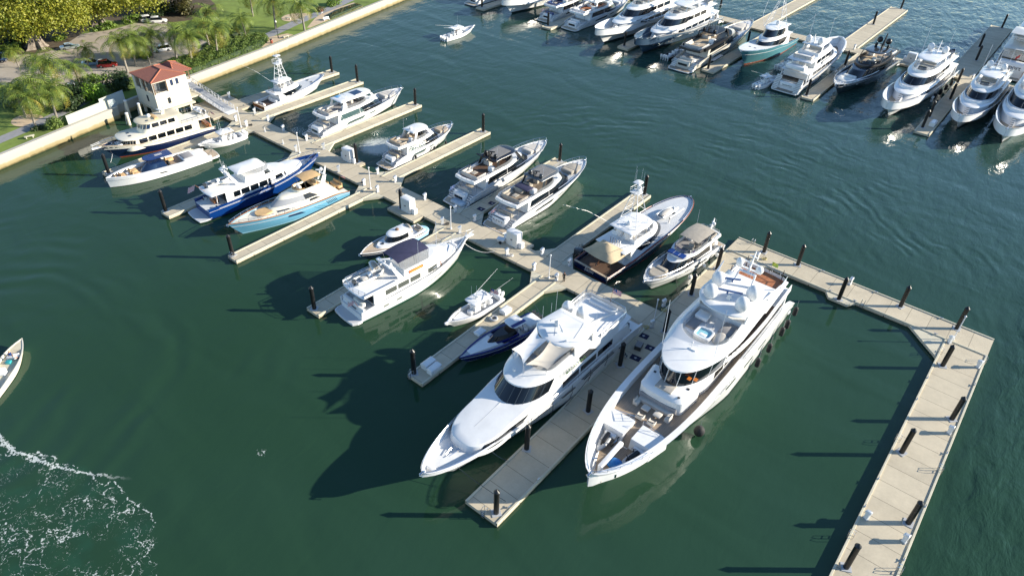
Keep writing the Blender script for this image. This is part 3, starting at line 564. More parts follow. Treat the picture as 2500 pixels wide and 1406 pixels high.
def bush(label, loc, r, leafm, n, size, seed, name='shrub', z=GZ, lump=9):
    rg = random.Random(seed); t = thing(name, label, 'shrub', (*loc, z)); m = MB()
    core = MB()
    for k in range(lump):
        a = rg.random()*6.28; q = math.sqrt(rg.random())*.62; c = (r[0]*q*cos(a), r[1]*q*sin(a), r[2]*(.35+.3*rg.random())); rr = (r[0]*.45, r[1]*.45, r[2]*.55)
        leaves(m, c, rr, n//lump, size, rg, .8)
    for k in range(5): a = k*1.3; core.tube([(0, 0, 0), (r[0]*.3*cos(a), r[1]*.3*sin(a), r[2]*.5), (r[0]*.6*cos(a), r[1]*.6*sin(a), r[2]*.8)], .06, 4)
    obj('stems', core, BARK, t); obj('leaves', m, leafm, t, smooth=0); return t
def make_palm(seed, h=6.7, nf=19, fl=5.6, lean=(.6, .3), yel=.2):
    rg = random.Random(seed); t = thing('palm_tree', 'x', 'palm tree')
    pts = [(lean[0]*(k/6)**1.6, lean[1]*(k/6)**1.6, h*k/6) for k in range(7)]
    obj('trunk', MB().tube([(0, 0, -.3)]+pts[1:], .24, 8, r2=.14), BARK, t, smooth=60)
    top = Vector(pts[-1]); A, B = MB(), MB()
    for k in range(nf):
        az = k*2.39996+rg.random()*.3; el = R(78) - R(112)*(k/nf)**.85 + rg.gauss(0, .08); L = fl*(.85+.3*rg.random()); m = B if (k > nf*(1-yel)) else A
        hd = Vector((cos(az), sin(az), 0)); p = top.copy(); ang = el; prev = None; seg = 8; droop = R(11+rg.random()*5)
        side = Vector((-sin(az), cos(az), 0)); nodes = [p.copy()]; dirs = []
        for s in range(seg):
            d = hd*cos(ang) + Vector((0, 0, sin(ang))); p = p + d*L/seg; nodes.append(p.copy()); dirs.append(d.copy()); ang -= droop*(1+s*.12)
        m.tube(nodes, .045, 3, r2=.01)
        for s in range(1, seg*2):
            fpos = s/(seg*2); i = min(seg-1, int(fpos*seg)); q = nodes[i].lerp(nodes[i+1], fpos*seg-i); d = dirs[i]; w_ = L*.18*math.sin(pi*min(1, .12+fpos*.92))**.6
            for sg in (-1, 1):
                tip = q + side*sg*w_ + d*w_*.45 + Vector((0, 0, -w_*(.35+.25*rg.random()))); wd = d*.10
                m.add([q-wd, q+wd, tip+wd*.2, tip-wd*.2], [(0, 1, 2, 3)])
    obj('fronds', A, L_PALM, t, smooth=0); obj('dry_fronds', B, L_PALMY, t, smooth=0)
    nutm = MB()
    for k in range(7): nutm.ell((top.x+.28*cos(k), top.y+.28*sin(k), top.z-.25-.1*(k % 2)), (.14, .14, .17), 6, 4)
    obj('coconuts', nutm, VARN, t); return t
pv = [make_palm(1), make_palm(5, lean=(-.5, .8), nf=20), make_palm(9, lean=(.2, -.7), nf=25, yel=.1)]
PALMS = [(-164.6, 46.0, 1.0, 'leaning at the left edge beside the grey path'), (-171.3, 46.8, .92, 'in the sand circle at the left edge'), (-165.6, 50.8, 1.05, 'rising behind the olive shrub next to the seawall'), (-178.6, 62.2, .8, 'between the red car and the bright shrub'), (-180.9, 74.6, 1.08, 'tall, left of the red tiled roof by the red car'), (-183.2, 78.0, 1.0, 'just behind the tall one at the car park edge'), (-181.9, 81.0, .78, 'low, directly behind the red tiled roof'), (-179.7, 87.1, 1.05, 'right of the white off roader'), (-175.1, 88.7, 1.08, 'rising from the near end of the sea grape hedge'), (-182.4, 98.2, .95, 'behind the middle of the hedge'), (-175.4, 96.2, 1.1, 'tallest one over the middle of the hedge'), (-181.3, 109.0, .8, 'small, standing alone at the far end of the hedge'), (-182.9, 119.9, 1.12, 'on the lawn behind the street lamp'), (-175.8, 124.6, 1.12, 'in the grass triangle between path and seawall'), (-202.0, 58.0, .62, 'short, beside the motorbike in the car park'), (-190.4, 69.6, .7, 'dark, over the blue car in the car park'), (-172.5, 51.5, .95, 'shaded, behind the leftmost ones'), (-197, 122, 1.0, 'on the far lawn behind the brown leaved tree'), (-178.6, 57.0, 1.1, 'inland of the bright lime shrub'), (-186, 57.5, .9, 'at the car park edge near the left border'), (-185.5, 84.0, .9, 'between the tall pair and the white off roader'), (-189.5, 104.5, 1.0, 'where the car park meets the lawn')]
for i, (x, y, s, d) in enumerate(PALMS):
    if i < 3: p = pv[i]; p.location = (x, y, GZ); p.scale = (s*1.12, s*1.12, s); p.rotation_euler = (0, 0, i); p['label'] = 'coconut palm ' + d; p['group'] = 'coconut palms'
    else: clone(pv[i % 3], (x, y, GZ), rz=i*1.7, label='coconut palm ' + d, group='coconut palms', scale=(s*1.15, s*1.15, s*1.02))
blob_tree('huge yellow green tree with ribbed grey trunk beside the silver car', (-213.4, 67.2), 12.0, (15, 15, 6.8), 1.35, L_YEL, 620, 62, .30, 3, bark=BARKG, offs=(5, -1), butt=True)
blob_tree('yellow green tree right of the huge one, trunk in deep shade', (-220.4, 87.0), 11.5, (16, 14, 6), 1.1, L_YEL, 600, 62, .30, 4, offs=(8, 1), butt=True)
blob_tree('yellow green tree filling the top left corner', (-232, 52), 13, (14, 13, 6), 1.2, L_YEL, 260, 50, .32, 5, offs=(2, 0))
blob_tree('brown olive leaved tree right of the white parked cars', (-217, 112.5), 8.5, (8.5, 9, 5.5), .5, L_OLIVE, 170, 44, .42, 6, offs=(2, 0))
blob_tree('dark tree behind the two white parked cars', (-224, 104), 8.5, (10, 10, 5.5), .6, L_DARK, 190, 44, .45, 7)
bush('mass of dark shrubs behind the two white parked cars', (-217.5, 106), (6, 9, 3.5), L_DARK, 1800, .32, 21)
bush('mid green shrubs at the foot of the huge yellow green tree', (-216, 60.5), (3, 5, 1.8), L_MID, 900, .3, 22)
bush('small shrubs right of the ribbed grey trunk', (-215.5, 74), (2, 2.8, 1.3), L_MID, 450, .28, 23)
bush('drooping broad leaved shrubs in front of the second trunk', (-215.3, 86), (2.2, 4, 1.6), L_MID, 600, .32, 24)
bush('dark green shrub left of the two white parked cars', (-215.5, 94.3), (2, 3.5, 1.9), L_MID, 600, .3, 25)
bush('bright lime green shrub behind the tall screen panels', (-169.8, 60.6), (3.2, 3.2, 3.6), L_BRI, 1500, .25, 26)
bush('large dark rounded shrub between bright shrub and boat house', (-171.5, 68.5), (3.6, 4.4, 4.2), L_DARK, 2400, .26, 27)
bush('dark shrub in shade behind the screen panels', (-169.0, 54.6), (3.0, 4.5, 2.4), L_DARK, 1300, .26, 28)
bush('olive green shrub beside the seawall left of the screen panels', (-161.6, 49.0), (2.1, 2.6, 2.2), L_GRAPE, 1300, .2, 29)
bush('low dark shrub by the path and the stone bench', (-163.0, 45.6), (1.1, 2.0, .9), L_DARK, 400, .2, 30)
bush('rounded shrub at the far bend of the path', (-189.0, 146.5), (2.8, 3.2, 2.2), L_MID, 900, .25, 31)
bush('tan ornamental grass beside the running person', (-187.5, 139.5), (2.0, 2.4, 1.2), L_OLIVE, 600, .22, 32)
bush('dense green shrub at the top left edge of the lawn', (-212, 109), (3.0, 3.5, 4.0), L_OLIVE, 1000, .3, 33)
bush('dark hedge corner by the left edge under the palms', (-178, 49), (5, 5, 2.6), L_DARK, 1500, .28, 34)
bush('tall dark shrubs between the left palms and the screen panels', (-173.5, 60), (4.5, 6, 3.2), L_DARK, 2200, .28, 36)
bush('mid green shrubs along the car park edge under the palms', (-181, 66.5), (3, 5, 1.6), L_MID, 1100, .26, 37)
bush('green shrubs at the left edge of the car park', (-184, 53.5), (6, 5, 2.2), L_MID, 1500, .28, 38)
bush('dark shrubs in the shade behind the ribbed grey trunk', (-222, 66), (6, 9, 3), L_DARK, 1600, .32, 39)
bush('mid green shrubs at the car park edge left of the nearest white off roader', (-187, 82), (2.5, 3.0, 1.5), L_MID, 700, .26, 40)
bush('dark planting along the car park under the left palms', (-176, 57.5), (4, 3.5, 1.8), L_DARK, 1000, .26, 35)
def hedge(label, poly, h, leafm, n, size, seed, name='hedge'):
    rg = random.Random(seed); t = thing(name, label, 'hedge', (poly[0][0], poly[0][1], GZ)); ox, oy = poly[0]; m = MB()
    xs = [p[0] for p in poly]; ys = [p[1] for p in poly]
    def ins(x, y):
        c = False
        for i in range(len(poly)):
            (x1, y1), (x2, y2) = poly[i], poly[i-1]
            if (y1 > y) != (y2 > y) and x < (x2-x1)*(y-y1)/(y2-y1)+x1: c = not c
        return c
    def ed(x, y):
        d = 9
        for i in range(len(poly)):
            a = Vector(poly[i-1]); b = Vector(poly[i]); ab = b-a; p = Vector((x, y)); k = max(0, min(1, (p-a).dot(ab)/ab.dot(ab))); d = min(d, (p-a-ab*k).length)
        return d
    got = 0
    while got < n:
        x = rg.uniform(min(xs), max(xs)); y = rg.uniform(min(ys), max(ys))
        if not ins(x, y): continue
        e = ed(x, y); hh = h*min(1, .35+e*.7)*(.8+.2*sin(x*1.7+y*.6)*cos(y*1.3)+.08*rg.random()); got += 1
        leaves(m, (x-ox, y-oy, hh-.1-rg.random()**2*hh*.6), (.25, .25, .15), 2, size, rg, 1.1)
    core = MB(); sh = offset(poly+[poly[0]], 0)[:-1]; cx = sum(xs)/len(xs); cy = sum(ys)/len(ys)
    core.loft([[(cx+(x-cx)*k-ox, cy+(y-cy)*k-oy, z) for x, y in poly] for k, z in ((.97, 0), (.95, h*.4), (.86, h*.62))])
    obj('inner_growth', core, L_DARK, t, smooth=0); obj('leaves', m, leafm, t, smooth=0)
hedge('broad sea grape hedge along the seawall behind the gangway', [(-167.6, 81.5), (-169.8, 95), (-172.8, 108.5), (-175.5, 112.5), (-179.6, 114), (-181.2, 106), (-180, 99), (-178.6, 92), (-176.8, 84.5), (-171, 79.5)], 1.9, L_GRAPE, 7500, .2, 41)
hedge('clipped low box hedge at the corner of the car park', [(-176.9, 82.5), (-178.8, 91.5), (-180.3, 90.5), (-181.2, 86.5), (-179.4, 82)], .9, L_MID, 1100, .13, 42)
hedge('second clipped hedge where the car park meets the lawn', [(-180.6, 96), (-181.2, 104), (-184.8, 106.5), (-186.5, 103), (-183.5, 96.5)], 1.0, L_MID, 1200, .14, 43)
hedge('low brown green hedge between far path and seawall', [(-178.4, 136.2), (-182.0, 152.3), (-184.9, 152.0), (-183.8, 144), (-181.3, 137)], .9, L_OLIVE, 1500, .16, 44)
hedge('grey green bushes beside the white off roader and the far hedge', [(-184.5, 103), (-183.5, 110), (-188.5, 112), (-190.5, 105), (-187.5, 102)], 1.8, L_GRAPE, 900, .26, 45)

# ------------------------------------------------------------------ boat house on stilts, gangway, screen
STUC = M('cream stucco', (.72, .66, .54), .85, var=.06, vs=1.); BEAM = M('brown timber', (.16, .09, .05), .6)
def tile_mat():
    m, n, l, b = new_mat('terracotta roof tiles'); b.inputs['Roughness'].default_value = .8
    tc = n.new('ShaderNodeTexCoord'); wv = n.new('ShaderNodeTexWave'); wv.inputs['Scale'].default_value = 1.05; wv.inputs['Distortion'].default_value = .4; wv.bands_direction = 'X'; wv.inputs['Detail'].default_value = 1
    uvm = n.new('ShaderNodeUVMap'); l.new(uvm.outputs[0], wv.inputs['Vector'])
    nz = n.new('ShaderNodeTexNoise'); nz.inputs['Scale'].default_value = 2.5; nz.inputs['Detail'].default_value = 4; l.new(tc.outputs['Object'], nz.inputs['Vector'])
    ad = n.new('ShaderNodeMath'); ad.operation = 'MULTIPLY_ADD'; ad.inputs[1].default_value = .6; l.new(nz.outputs[0], ad.inputs[0]); l.new(wv.outputs[1], ad.inputs[2])
    mr = n.new('ShaderNodeMapRange'); mr.inputs[1].default_value = .1; mr.inputs[2].default_value = 1.3; l.new(ad.outputs[0], mr.inputs[0])
    mx = n.new('ShaderNodeMix'); mx.data_type = 'RGBA'; mx.inputs[6].default_value = (.16, .05, .035, 1); mx.inputs[7].default_value = (.40, .155, .11, 1); l.new(mr.outputs[0], mx.inputs[0]); l.new(mx.outputs[2], b.inputs['Base Color'])
    bp = n.new('ShaderNodeBump'); bp.inputs['Strength'].default_value = 1; bp.inputs['Distance'].default_value = .15; l.new(wv.outputs[1], bp.inputs['Height']); l.new(bp.outputs[0], b.inputs['Normal']); return m
bh = thing('boat_house', 'white boat house on stilts with red tiled hip roof', 'building', (-158.2, 71.8, 0))
X0, X1, Y0, Y1, ZB, ZF, ZE = -4.3, 4.3, -4.2, 3.9, 2.6, 6.3, 9.1
wl = MB(); T_ = .25
wl.box(X0, X1, Y0, Y1, ZB, ZF)                                     # solid lower storey
def wallrun(mb, a, b, z0, z1, openings, axis, pos, th):
    """upper wall on one side with real openings"""
    def bx(u0, u1, w0, w1):
        if u1-u0 < .01 or w1-w0 < .01: return
        if axis == 'x': mb.box(u0, u1, min(pos, pos+th), max(pos, pos+th), w0, w1)
        else: mb.box(min(pos, pos+th), max(pos, pos+th), u0, u1, w0, w1)
    u = a
    for (o0, o1, s, h_) in openings: bx(u, o0, z0, z1); bx(o0, o1, z0, s); bx(o0, o1, h_, z1); u = o1
    bx(u, b, z0, z1)
wallrun(wl, X0+T_, X1-T_, ZF, ZE, [(-3.4, -1.2, ZF+.1, ZE-.35), (-.7, .5, ZF+.1, ZE-.35), (1.1, 3.8, ZF+.15, ZE-.35)], 'x', Y0, T_)
wallrun(wl, Y0, Y1, ZF, ZE, [(-3.8, -1.1, ZF+.15, ZE-.35), (-.1, .6, ZF+1.0, ZE-.5), (1.2, 1.9, ZF+1.0, ZE-.5)], 'y', X1, -T_)
wallrun(wl, X0+T_, X1-T_, ZF, ZE, [], 'x', Y1, -T_); wallrun(wl, Y0, Y1, ZF, ZE, [], 'y', X0, T_)
obj('wall', wl, STUC, bh, smooth=0)
rm = MB().box(-2.2, 1.0, -1.2, 3.6, ZF+.01, ZE-.01); obj('inner_room', rm, STUC, bh, smooth=0)
for y0 in (-.1, 1.2): f = obj('window', MB().box(X1-.14, X1-.06, y0-.0, y0+.7, ZF+1.0, ZE-.5), GLASSB, bh, smooth=0); obj('sill', MB().box(X1+.005, X1+.1, y0-.08, y0+.78, ZF+.9, ZF+.98), STUC, f, smooth=0)
for (a, b, c, d) in ((X1+.002, X1+.05, -1.6, -.9),): obj('window', MB().box(a, b, c, d, 3.6, 4.9), CHAR, bh, smooth=0)
obj('window', MB().box(.3, 1.0, Y0-.05, Y0-.002, 3.9, 5.3), CHAR, bh, smooth=0)
for p in ((-1.3, Y0-.04), (.6, Y0-.04), (.98, Y0-.04), (3.95, Y0-.04)): obj('timber_post', MB().box(p[0]-.09, p[0]+.09, p[1]-.05, p[1]+.05, ZF, ZE-.3), BEAM, bh, smooth=0)
for y in (-3.95, -1.0): obj('timber_post', MB().box(X1+.003, X1+.1, y-.09, y+.09, ZF, ZE-.3), BEAM, bh, smooth=0)
rl = MB()
for z in (ZF+.35, ZF+.65, ZF+.95): rl.box(1.1, 3.8, Y0+.08, Y0+.12, z, z+.04); rl.box(-3.4, -1.2, Y0+.08, Y0+.12, z, z+.04); rl.box(X1-.13, X1-.09, -3.8, -1.1, z, z+.04)
for k in range(7): rl.box(1.1+k*.42, 1.13+k*.42, Y0+.07, Y0+.13, ZF+.15, ZF+1); rl.box(X1-.13, X1-.07, -3.8+k*.42, -3.77+k*.42, ZF+.15, ZF+1)
obj('balcony_railing', rl, CHAR, bh, smooth=0)
obj('interior_wall', MB().box(-2.5, 2.6, -2.0, -1.8, ZF+.02, ZE-.1), CREAM, bh, smooth=0); obj('glass_door', MB().box(2.62, 2.68, -3.4, -2.0, ZF+.1, ZE-.5), CLEAR, bh, smooth=0)
# porch wing on the land side of the gangway
obj('porch_slab', MB().box(-4.0, 2.2, 4.0, 7.4, 2.3, 2.62), KERB, bh, smooth=0)
obj('porch_room', MB().box(-4.1, 1.2, Y1+.002, 6.3, ZF-.6, ZF), STUC, bh, smooth=0)
for x in (1.1, -1.5, -4.0): obj('timber_post', MB().box(x-.08, x+.08, 6.1, 6.28, ZF, 8.7), BEAM, bh, smooth=0)
obj('porch_wall', MB().box(-4.1, .6, Y1+.01, 4.3, 2.7, ZF-.6), STUC, bh, smooth=0); obj('porch_railing', MB().box(-4.0, 1.1, 6.2, 6.25, ZF+.9, ZF+.98).box(1.0, 1.06, 4.0, 6.2, ZF+.9, ZF+.98), CHAR, bh, smooth=0)
obj('floor_slab', MB().box(X0-.15, X1+.7, Y0-.15, Y1+.4, 2.2, 2.59), KERB, bh, smooth=0)
for x in (-3.6, 0, 3.9): 
    for y in (-3.6, 0, 3.5): obj('stilt', MB().box(x-.25, x+.25, y-.25, y+.25, -1.5, 2.19), STUC, bh, smooth=0)
def roof(pts_e, ridge, z0, z1, name):
    a, b, c, d = pts_e; r0, r1 = ridge; me = bpy.data.meshes.new(name)
    V = [(*a, z0), (*b, z0), (*c, z0), (*d, z0), (*r0, z1), (*r1, z1), (*a, z0-.18), (*b, z0-.18), (*c, z0-.18), (*d, z0-.18)]
    F = [(0, 1, 5, 4), (1, 2, 5), (2, 3, 4, 5), (3, 0, 4), (6, 7, 1, 0), (7, 8, 2, 1), (8, 9, 3, 2), (9, 6, 0, 3), (9, 8, 7, 6)]
    me.from_pydata(V, [], F); uv = me.uv_layers.new(name='UVMap')
    for p in me.polygons:
        n = p.normal
        for li in p.loop_indices:
            co = me.vertices[me.loops[li].vertex_index].co; uv.data[li].uv = (co.x, co.z) if abs(n.y) > abs(n.x) else (co.y, co.z)
    me.materials.append(TILE); o = link(bpy.data.objects.new('roof', me), bh)
    rg_ = MB().tube([V[4], V[5]], .13, 6)
    for i, k in ((0, 4), (1, 5), (2, 5), (3, 4)): rg_.tube([V[i], V[k]], .12, 6)
    obj('ridge_tiles', rg_, RIDGE, o)
TILE = tile_mat(); RIDGE = M('ridge tiles', (.44, .15, .08), .8, var=.3, vs=4)
roof([(X0-.3, Y0-.2), (X1+.12, Y0-.2), (X1+.12, Y1+.1), (X0-.3, Y1+.1)], ((-1.6, -.1), (1.6, -.1)), 9.12, 10.35, 'r1')
roof([(X0-.6, Y1-1.5), (1.9, Y1-1.5), (1.9, 6.8), (X0-.6, 6.8)], ((-2.2, 3.6), (-.8, 3.6)), 8.75, 10.3, 'r2')
gw = thing('gangway', 'white railed gangway sloping from the boat house to the walkway', 'gangway', (-164.2, 80.4, GZ))
La = 17.2; sl = -2.0/La; D_ = MB(); D_.loft([[(0, -1.3, 0), (0, 1.3, 0), (0, 1.3, -.2), (0, -1.3, -.2)], [(La, -1.3, sl*La+.12), (La, 1.3, sl*La+.12), (La, 1.3, sl*La-.08), (La, -1.3, sl*La-.08)]]); obj('deck', D_, LGREY, gw, smooth=0)  # deck greyed so its colour stands in for the truss shadows
for s in (-1.35, 1.35):
    m = MB(); m.tube([(0, s, 1.15), (La, s, sl*La+1.15)], .08, 4); m.tube([(0, s, .6), (La, s, sl*La+.6)], .035, 4); m.tube([(0, s, .02), (La, s, sl*La+.05)], .06, 4)
    for k in range(15):
        x = k*La/14; m.tube([(x, s, sl*x), (x, s, sl*x+1.15)], .07, 4)
        if k < 14: m.tube([(x, s, sl*x+(1.1 if k % 2 else .05)), (x+La/14, s, sl*(x+La/14)+(.05 if k % 2 else 1.1))], .055, 4)
    obj('side_rail', m, ALU, gw)
obj('toe_plate', MB().loft([[(La, -1.3, sl*La+.1), (La, 1.3, sl*La+.1), (La, 1.3, sl*La), (La, -1.3, sl*La)], [(La+1.6, -1.3, -1.95), (La+1.6, 1.3, -1.95), (La+1.6, 1.3, -1.99), (La+1.6, -1.3, -1.99)]]), ALU, gw, smooth=0)
sc_ = thing('screen_fence', 'row of seven pale translucent screen panels standing on the seawall', 'screen fence', (-160.7, 51.0, 2.8))
FR = M('frosted pale panel', (.46, .47, .40), .35, var=.04)
dx, dy = -3.0/14.6, 14.0/14.6
ang = math.atan2(14.1, -2.9)
for k in range(7):
    s0 = k*2.06; h_ = 2.0 if k < 4 else 2.75; mm = MB().box(s0+.03, s0+2.02, -.03, .03, 0, h_).xf(Matrix.Rotation(ang, 4, 'Z')); obj('panel', mm, FR if k < 5 else M('glassy panel', (.40, .46, .48), .12), sc_, smooth=0)
    obj('post', MB().box(s0-.03, s0+.025, -.045, .045, 0, h_+.02).xf(Matrix.Rotation(ang, 4, 'Z')), LGREY, sc_, smooth=0)
for x, y, h_, d in ((-161.2, 64.0, 4.0, 'left one'), (-157.2, 65.0, 4.2, 'right one'), (-157.6, 62.0, 2.7, 'shortest')):
    t = thing('old_pile', 'weathered white timber pile beside the boat house, ' + d, 'pile', (x, y, 0), 0, 'weathered white piles')
    obj('shaft', MB().tube([(0, 0, -1.5), (0, 0, h_)], .32, 10), STUC, t); obj('cap', MB().ell((0, 0, h_), (.4, .4, .3), 8, 4), WHITE, t); obj('bracing_pipe', MB().tube([(-.9, -.3, -.5), (-.5, -.2, h_*.7), (-.1, -.2, h_-.2)], .07, 5), ALU, t)
# tyres hanging on the seawall
for i, (x, y, d) in enumerate([(-179.0, 146.2, 'nearest pair, left'), (-179.3, 147.8, 'nearest pair, right'), (-180.8, 154.6, 'single grey one'), (-181.6, 158.6, 'low one in the middle'), (-182.7, 164.2, 'far pair, left'), (-183.0, 165.8, 'far pair, right')]):
    t = obj('tyre_fender', MB().tube([(0, .62*cos(k*pi/7), .62*sin(k*pi/7)) for k in range(14)], .24, 7, closed=True), RUBBER, loc=(x+.15, y, 1.2), rz=.2); tagit(t, 'large black tyre hanging on the seawall, ' + d, 'tyre', 'tyres on the seawall')
    if i in (2, 3): t.scale = (.8, .8, .8)
# park furniture
def bench(x, y, rz, label):
    t = thing('stone_bench', label, 'bench', (x, y, GZ), rz, 'white stone benches'); obj('seat', MB().box(-.95, .95, -.28, .28, .42, .54, .03), KERB, t)
    for s in (-.6, .6): obj('leg', MB().box(s-.1, s+.1, -.22, .22, 0, .42, .02), KERB, t)
bench(-160.4, 43.0, 1.3, 'white stone bench on the grass beside the seawall at the left edge'); bench(-187.3, 127.6, .5, 'white stone block seat at the lawn side of the sand circle'); bench(-183.6, 128.6, .9, 'white stone bench in the sand circle beside the path'); bench(-174.3, 117.0, 1.5, 'white stone bench near the street lamp by the seawall')
t = thing('slatted_bench', 'white slatted bench with a backrest beside the running person', 'bench', (-178.7, 135.0, GZ), 1.5)
obj('seat', MB().box(-1, 1, -.25, .25, .4, .46), WHITE, t, smooth=0); obj('backrest', MB().box(-1, 1, .22, .28, .46, .95), WHITE, t, smooth=0)
for s in (-.9, .9): obj('leg', MB().box(s-.05, s+.05, -.22, .22, 0, .4), WHITE, t, smooth=0)
t = thing('street_lamp', 'dark street lamp with pale globe beside the curved path', 'street lamp', (-175.6, 115.4, GZ)); obj('post', MB().tube([(0, 0, 0), (0, 0, .6), (0, 0, 4.2)], .08, 8), CHAR, t); obj('base', MB().tube([(0, 0, 0), (0, 0, .7)], .16, 8), CHAR, t); obj('globe', MB().ell((0, 0, 4.5), (.25, .25, .32), 10, 6), OFFW, t)
t = thing('litter_bin', 'dark red litter bin at the end of the hedge', 'bin', (-173.4, 111.6, GZ)); obj('body', MB().tube([(0, 0, 0), (0, 0, 1.0)], .35, 10), REDB, t); obj('lid', MB().ell((0, 0, 1.0), (.38, .38, .25), 10, 5, 0), CHAR, t)

# ------------------------------------------------------------------ cars
def car(label, x, y, rz, paint, suv=False, L=4.7, W=1.85):
    t = thing('parked_car', label, 'car', (x, y, GZ), rz, 'parked cars'); H = 1.75 if suv else 1.42; hw = W/2; zb = .95 if suv else .85
    ys = (-1, -.93, 0, .93, 1)
    def sec(x, w_, z0, z1): return [(x, -w_*.92, z0), (x, -w_, (z0+z1)/2), (x, -w_*.94, z1), (x, w_*.94, z1), (x, w_, (z0+z1)/2), (x, w_*.92, z0)]
    h2 = L/2; b = MB().loft([sec(-h2, hw*.8, .35, zb-.15), sec(-h2+.15, hw*.93, .25, zb-.02), sec(-h2+.9, hw, .2, zb+.03), sec(.3, hw, .2, zb), sec(h2-1.2, hw, .2, zb-.08), sec(h2-.2, hw*.9, .25, zb-.22), sec(h2, hw*.75, .35, zb-.35)])
    obj('body', b, paint, t, smooth=40)
    def cs(x, w_, z): return [(x, -w_, z), (x, w_, z)]
    xr, xf = (-h2+.25 if suv else -h2+.9), h2-1.3
    gl = MB().loft([[(xr, -hw*.9, zb-.02), (xf, -hw*.9, zb-.06), (xf, hw*.9, zb-.06), (xr, hw*.9, zb-.02)], [(xr+.35, -hw*.76, H-.04), (xf-.85, -hw*.76, H-.04), (xf-.85, hw*.76, H-.04), (xr+.35, hw*.76, H-.04)]]); obj('windows', gl, GLASS, t, smooth=0)
    obj('roof', MB().box(xr+.33, xf-.82, -hw*.77, hw*.77, H-.05, H+.03, .03), paint, t, smooth=40)
    for sx_ in (-1, 1):
        for sy_ in (-1, 1):
            wx = sx_*(h2-.95); w0 = obj('wheel', MB().tube([(wx, sy_*hw*.78, .34), (wx, sy_*(hw+.01), .34)], .34, 14), RUBBER, t); obj('rim', MB().tube([(wx, sy_*(hw+.005), .34), (wx, sy_*(hw+.02), .34)], .2, 10), STEEL, w0)
    for sy_ in (-1, 1): obj('headlight', MB().box(h2-.22, h2-.05, sy_*hw*.62-.16, sy_*hw*.62+.16, zb-.36, zb-.24), OFFW, t, smooth=0); obj('tail_light', MB().box(-h2-.01, -h2+.1, sy_*hw*.62-.14, sy_*hw*.62+.14, zb-.3, zb-.16), RED, t, smooth=0)
SILV = M('silver car paint', (.38, .42, .42), .3, metal=.5, coat=.6); DRED = M('dark red car paint', (.30, .01, .012), .2, coat=.6); PBLUE = M('pale blue car paint', (.25, .38, .48), .25, coat=.6)
car('silver saloon car driving across the car park', -206.6, 72.6, 1.25, SILV)
car('white off roader parked at the far side, left of a pair', -213.7, 98.4, 1.35, WHITE, True); car('white off roader with dark rear windows, right of a pair', -210.6, 99.6, 1.0, WHITE, True)
car('white off roader behind the low palms near the roof', -188.3, 88.0, -1.9, WHITE, True); car('dark red car under the palms near the boat house', -187.6, 73.0, 1.05, DRED, True); car('pale blue car next to the dark red one', -191.5, 71.0, 1.05, PBLUE)
car('dark parked car at the left edge with teal roof', -214.5, 57.5, .9, CHAR, True); car('white car mostly hidden behind the bright lime shrub', -179.6, 60.2, 2.6, WHITE); car('dark car beside the motorbike at the left edge', -209.5, 56.0, .9, NAVY)
# ------------------------------------------------------------------ boat kit
def plan(xa, xf, w, fl, p=2.2, wa=None, ar=.0):
    """half outline from aft centre to bow centre: square stern, straight side, rounded front"""
    wa = w if wa is None else wa; pts = [(xa-ar*(1-(k/4)**2), wa*k/4) for k in range(5)]
    xs = xf-fl; pts += [(xa+(xs-xa)*k/8, wa+(w-wa)*k/8) for k in range(1, 9)]
    for k in range(1, 13):
        th = pi/2*k/12; pts.append((xs+fl*sin(th)**(2/p), w*max(0, cos(th))**(2/p) if k < 12 else 0))
    return pts
def ring_of(h, z): return [(x, y, z if not callable(z) else z(x)) for x, y in h] + [(x, -y, z if not callable(z) else z(x)) for x, y in h[-2:0:-1]]
def inset(h, d):
    x0 = h[0][0]; x1 = h[-1][0]; cx = (x0+x1)/2; hl = (x1-x0)/2; w = max(y for _, y in h); fx = max(.02, 1-d/hl); fy = max(.02, 1-d/w)
    return [(cx+(x-cx)*fx, y*fy) for x, y in h]
def lerp_h(a, b, t): return [(p[0]+(q[0]-p[0])*t, p[1]+(q[1]-p[1])*t) for p, q in zip(a, b)]
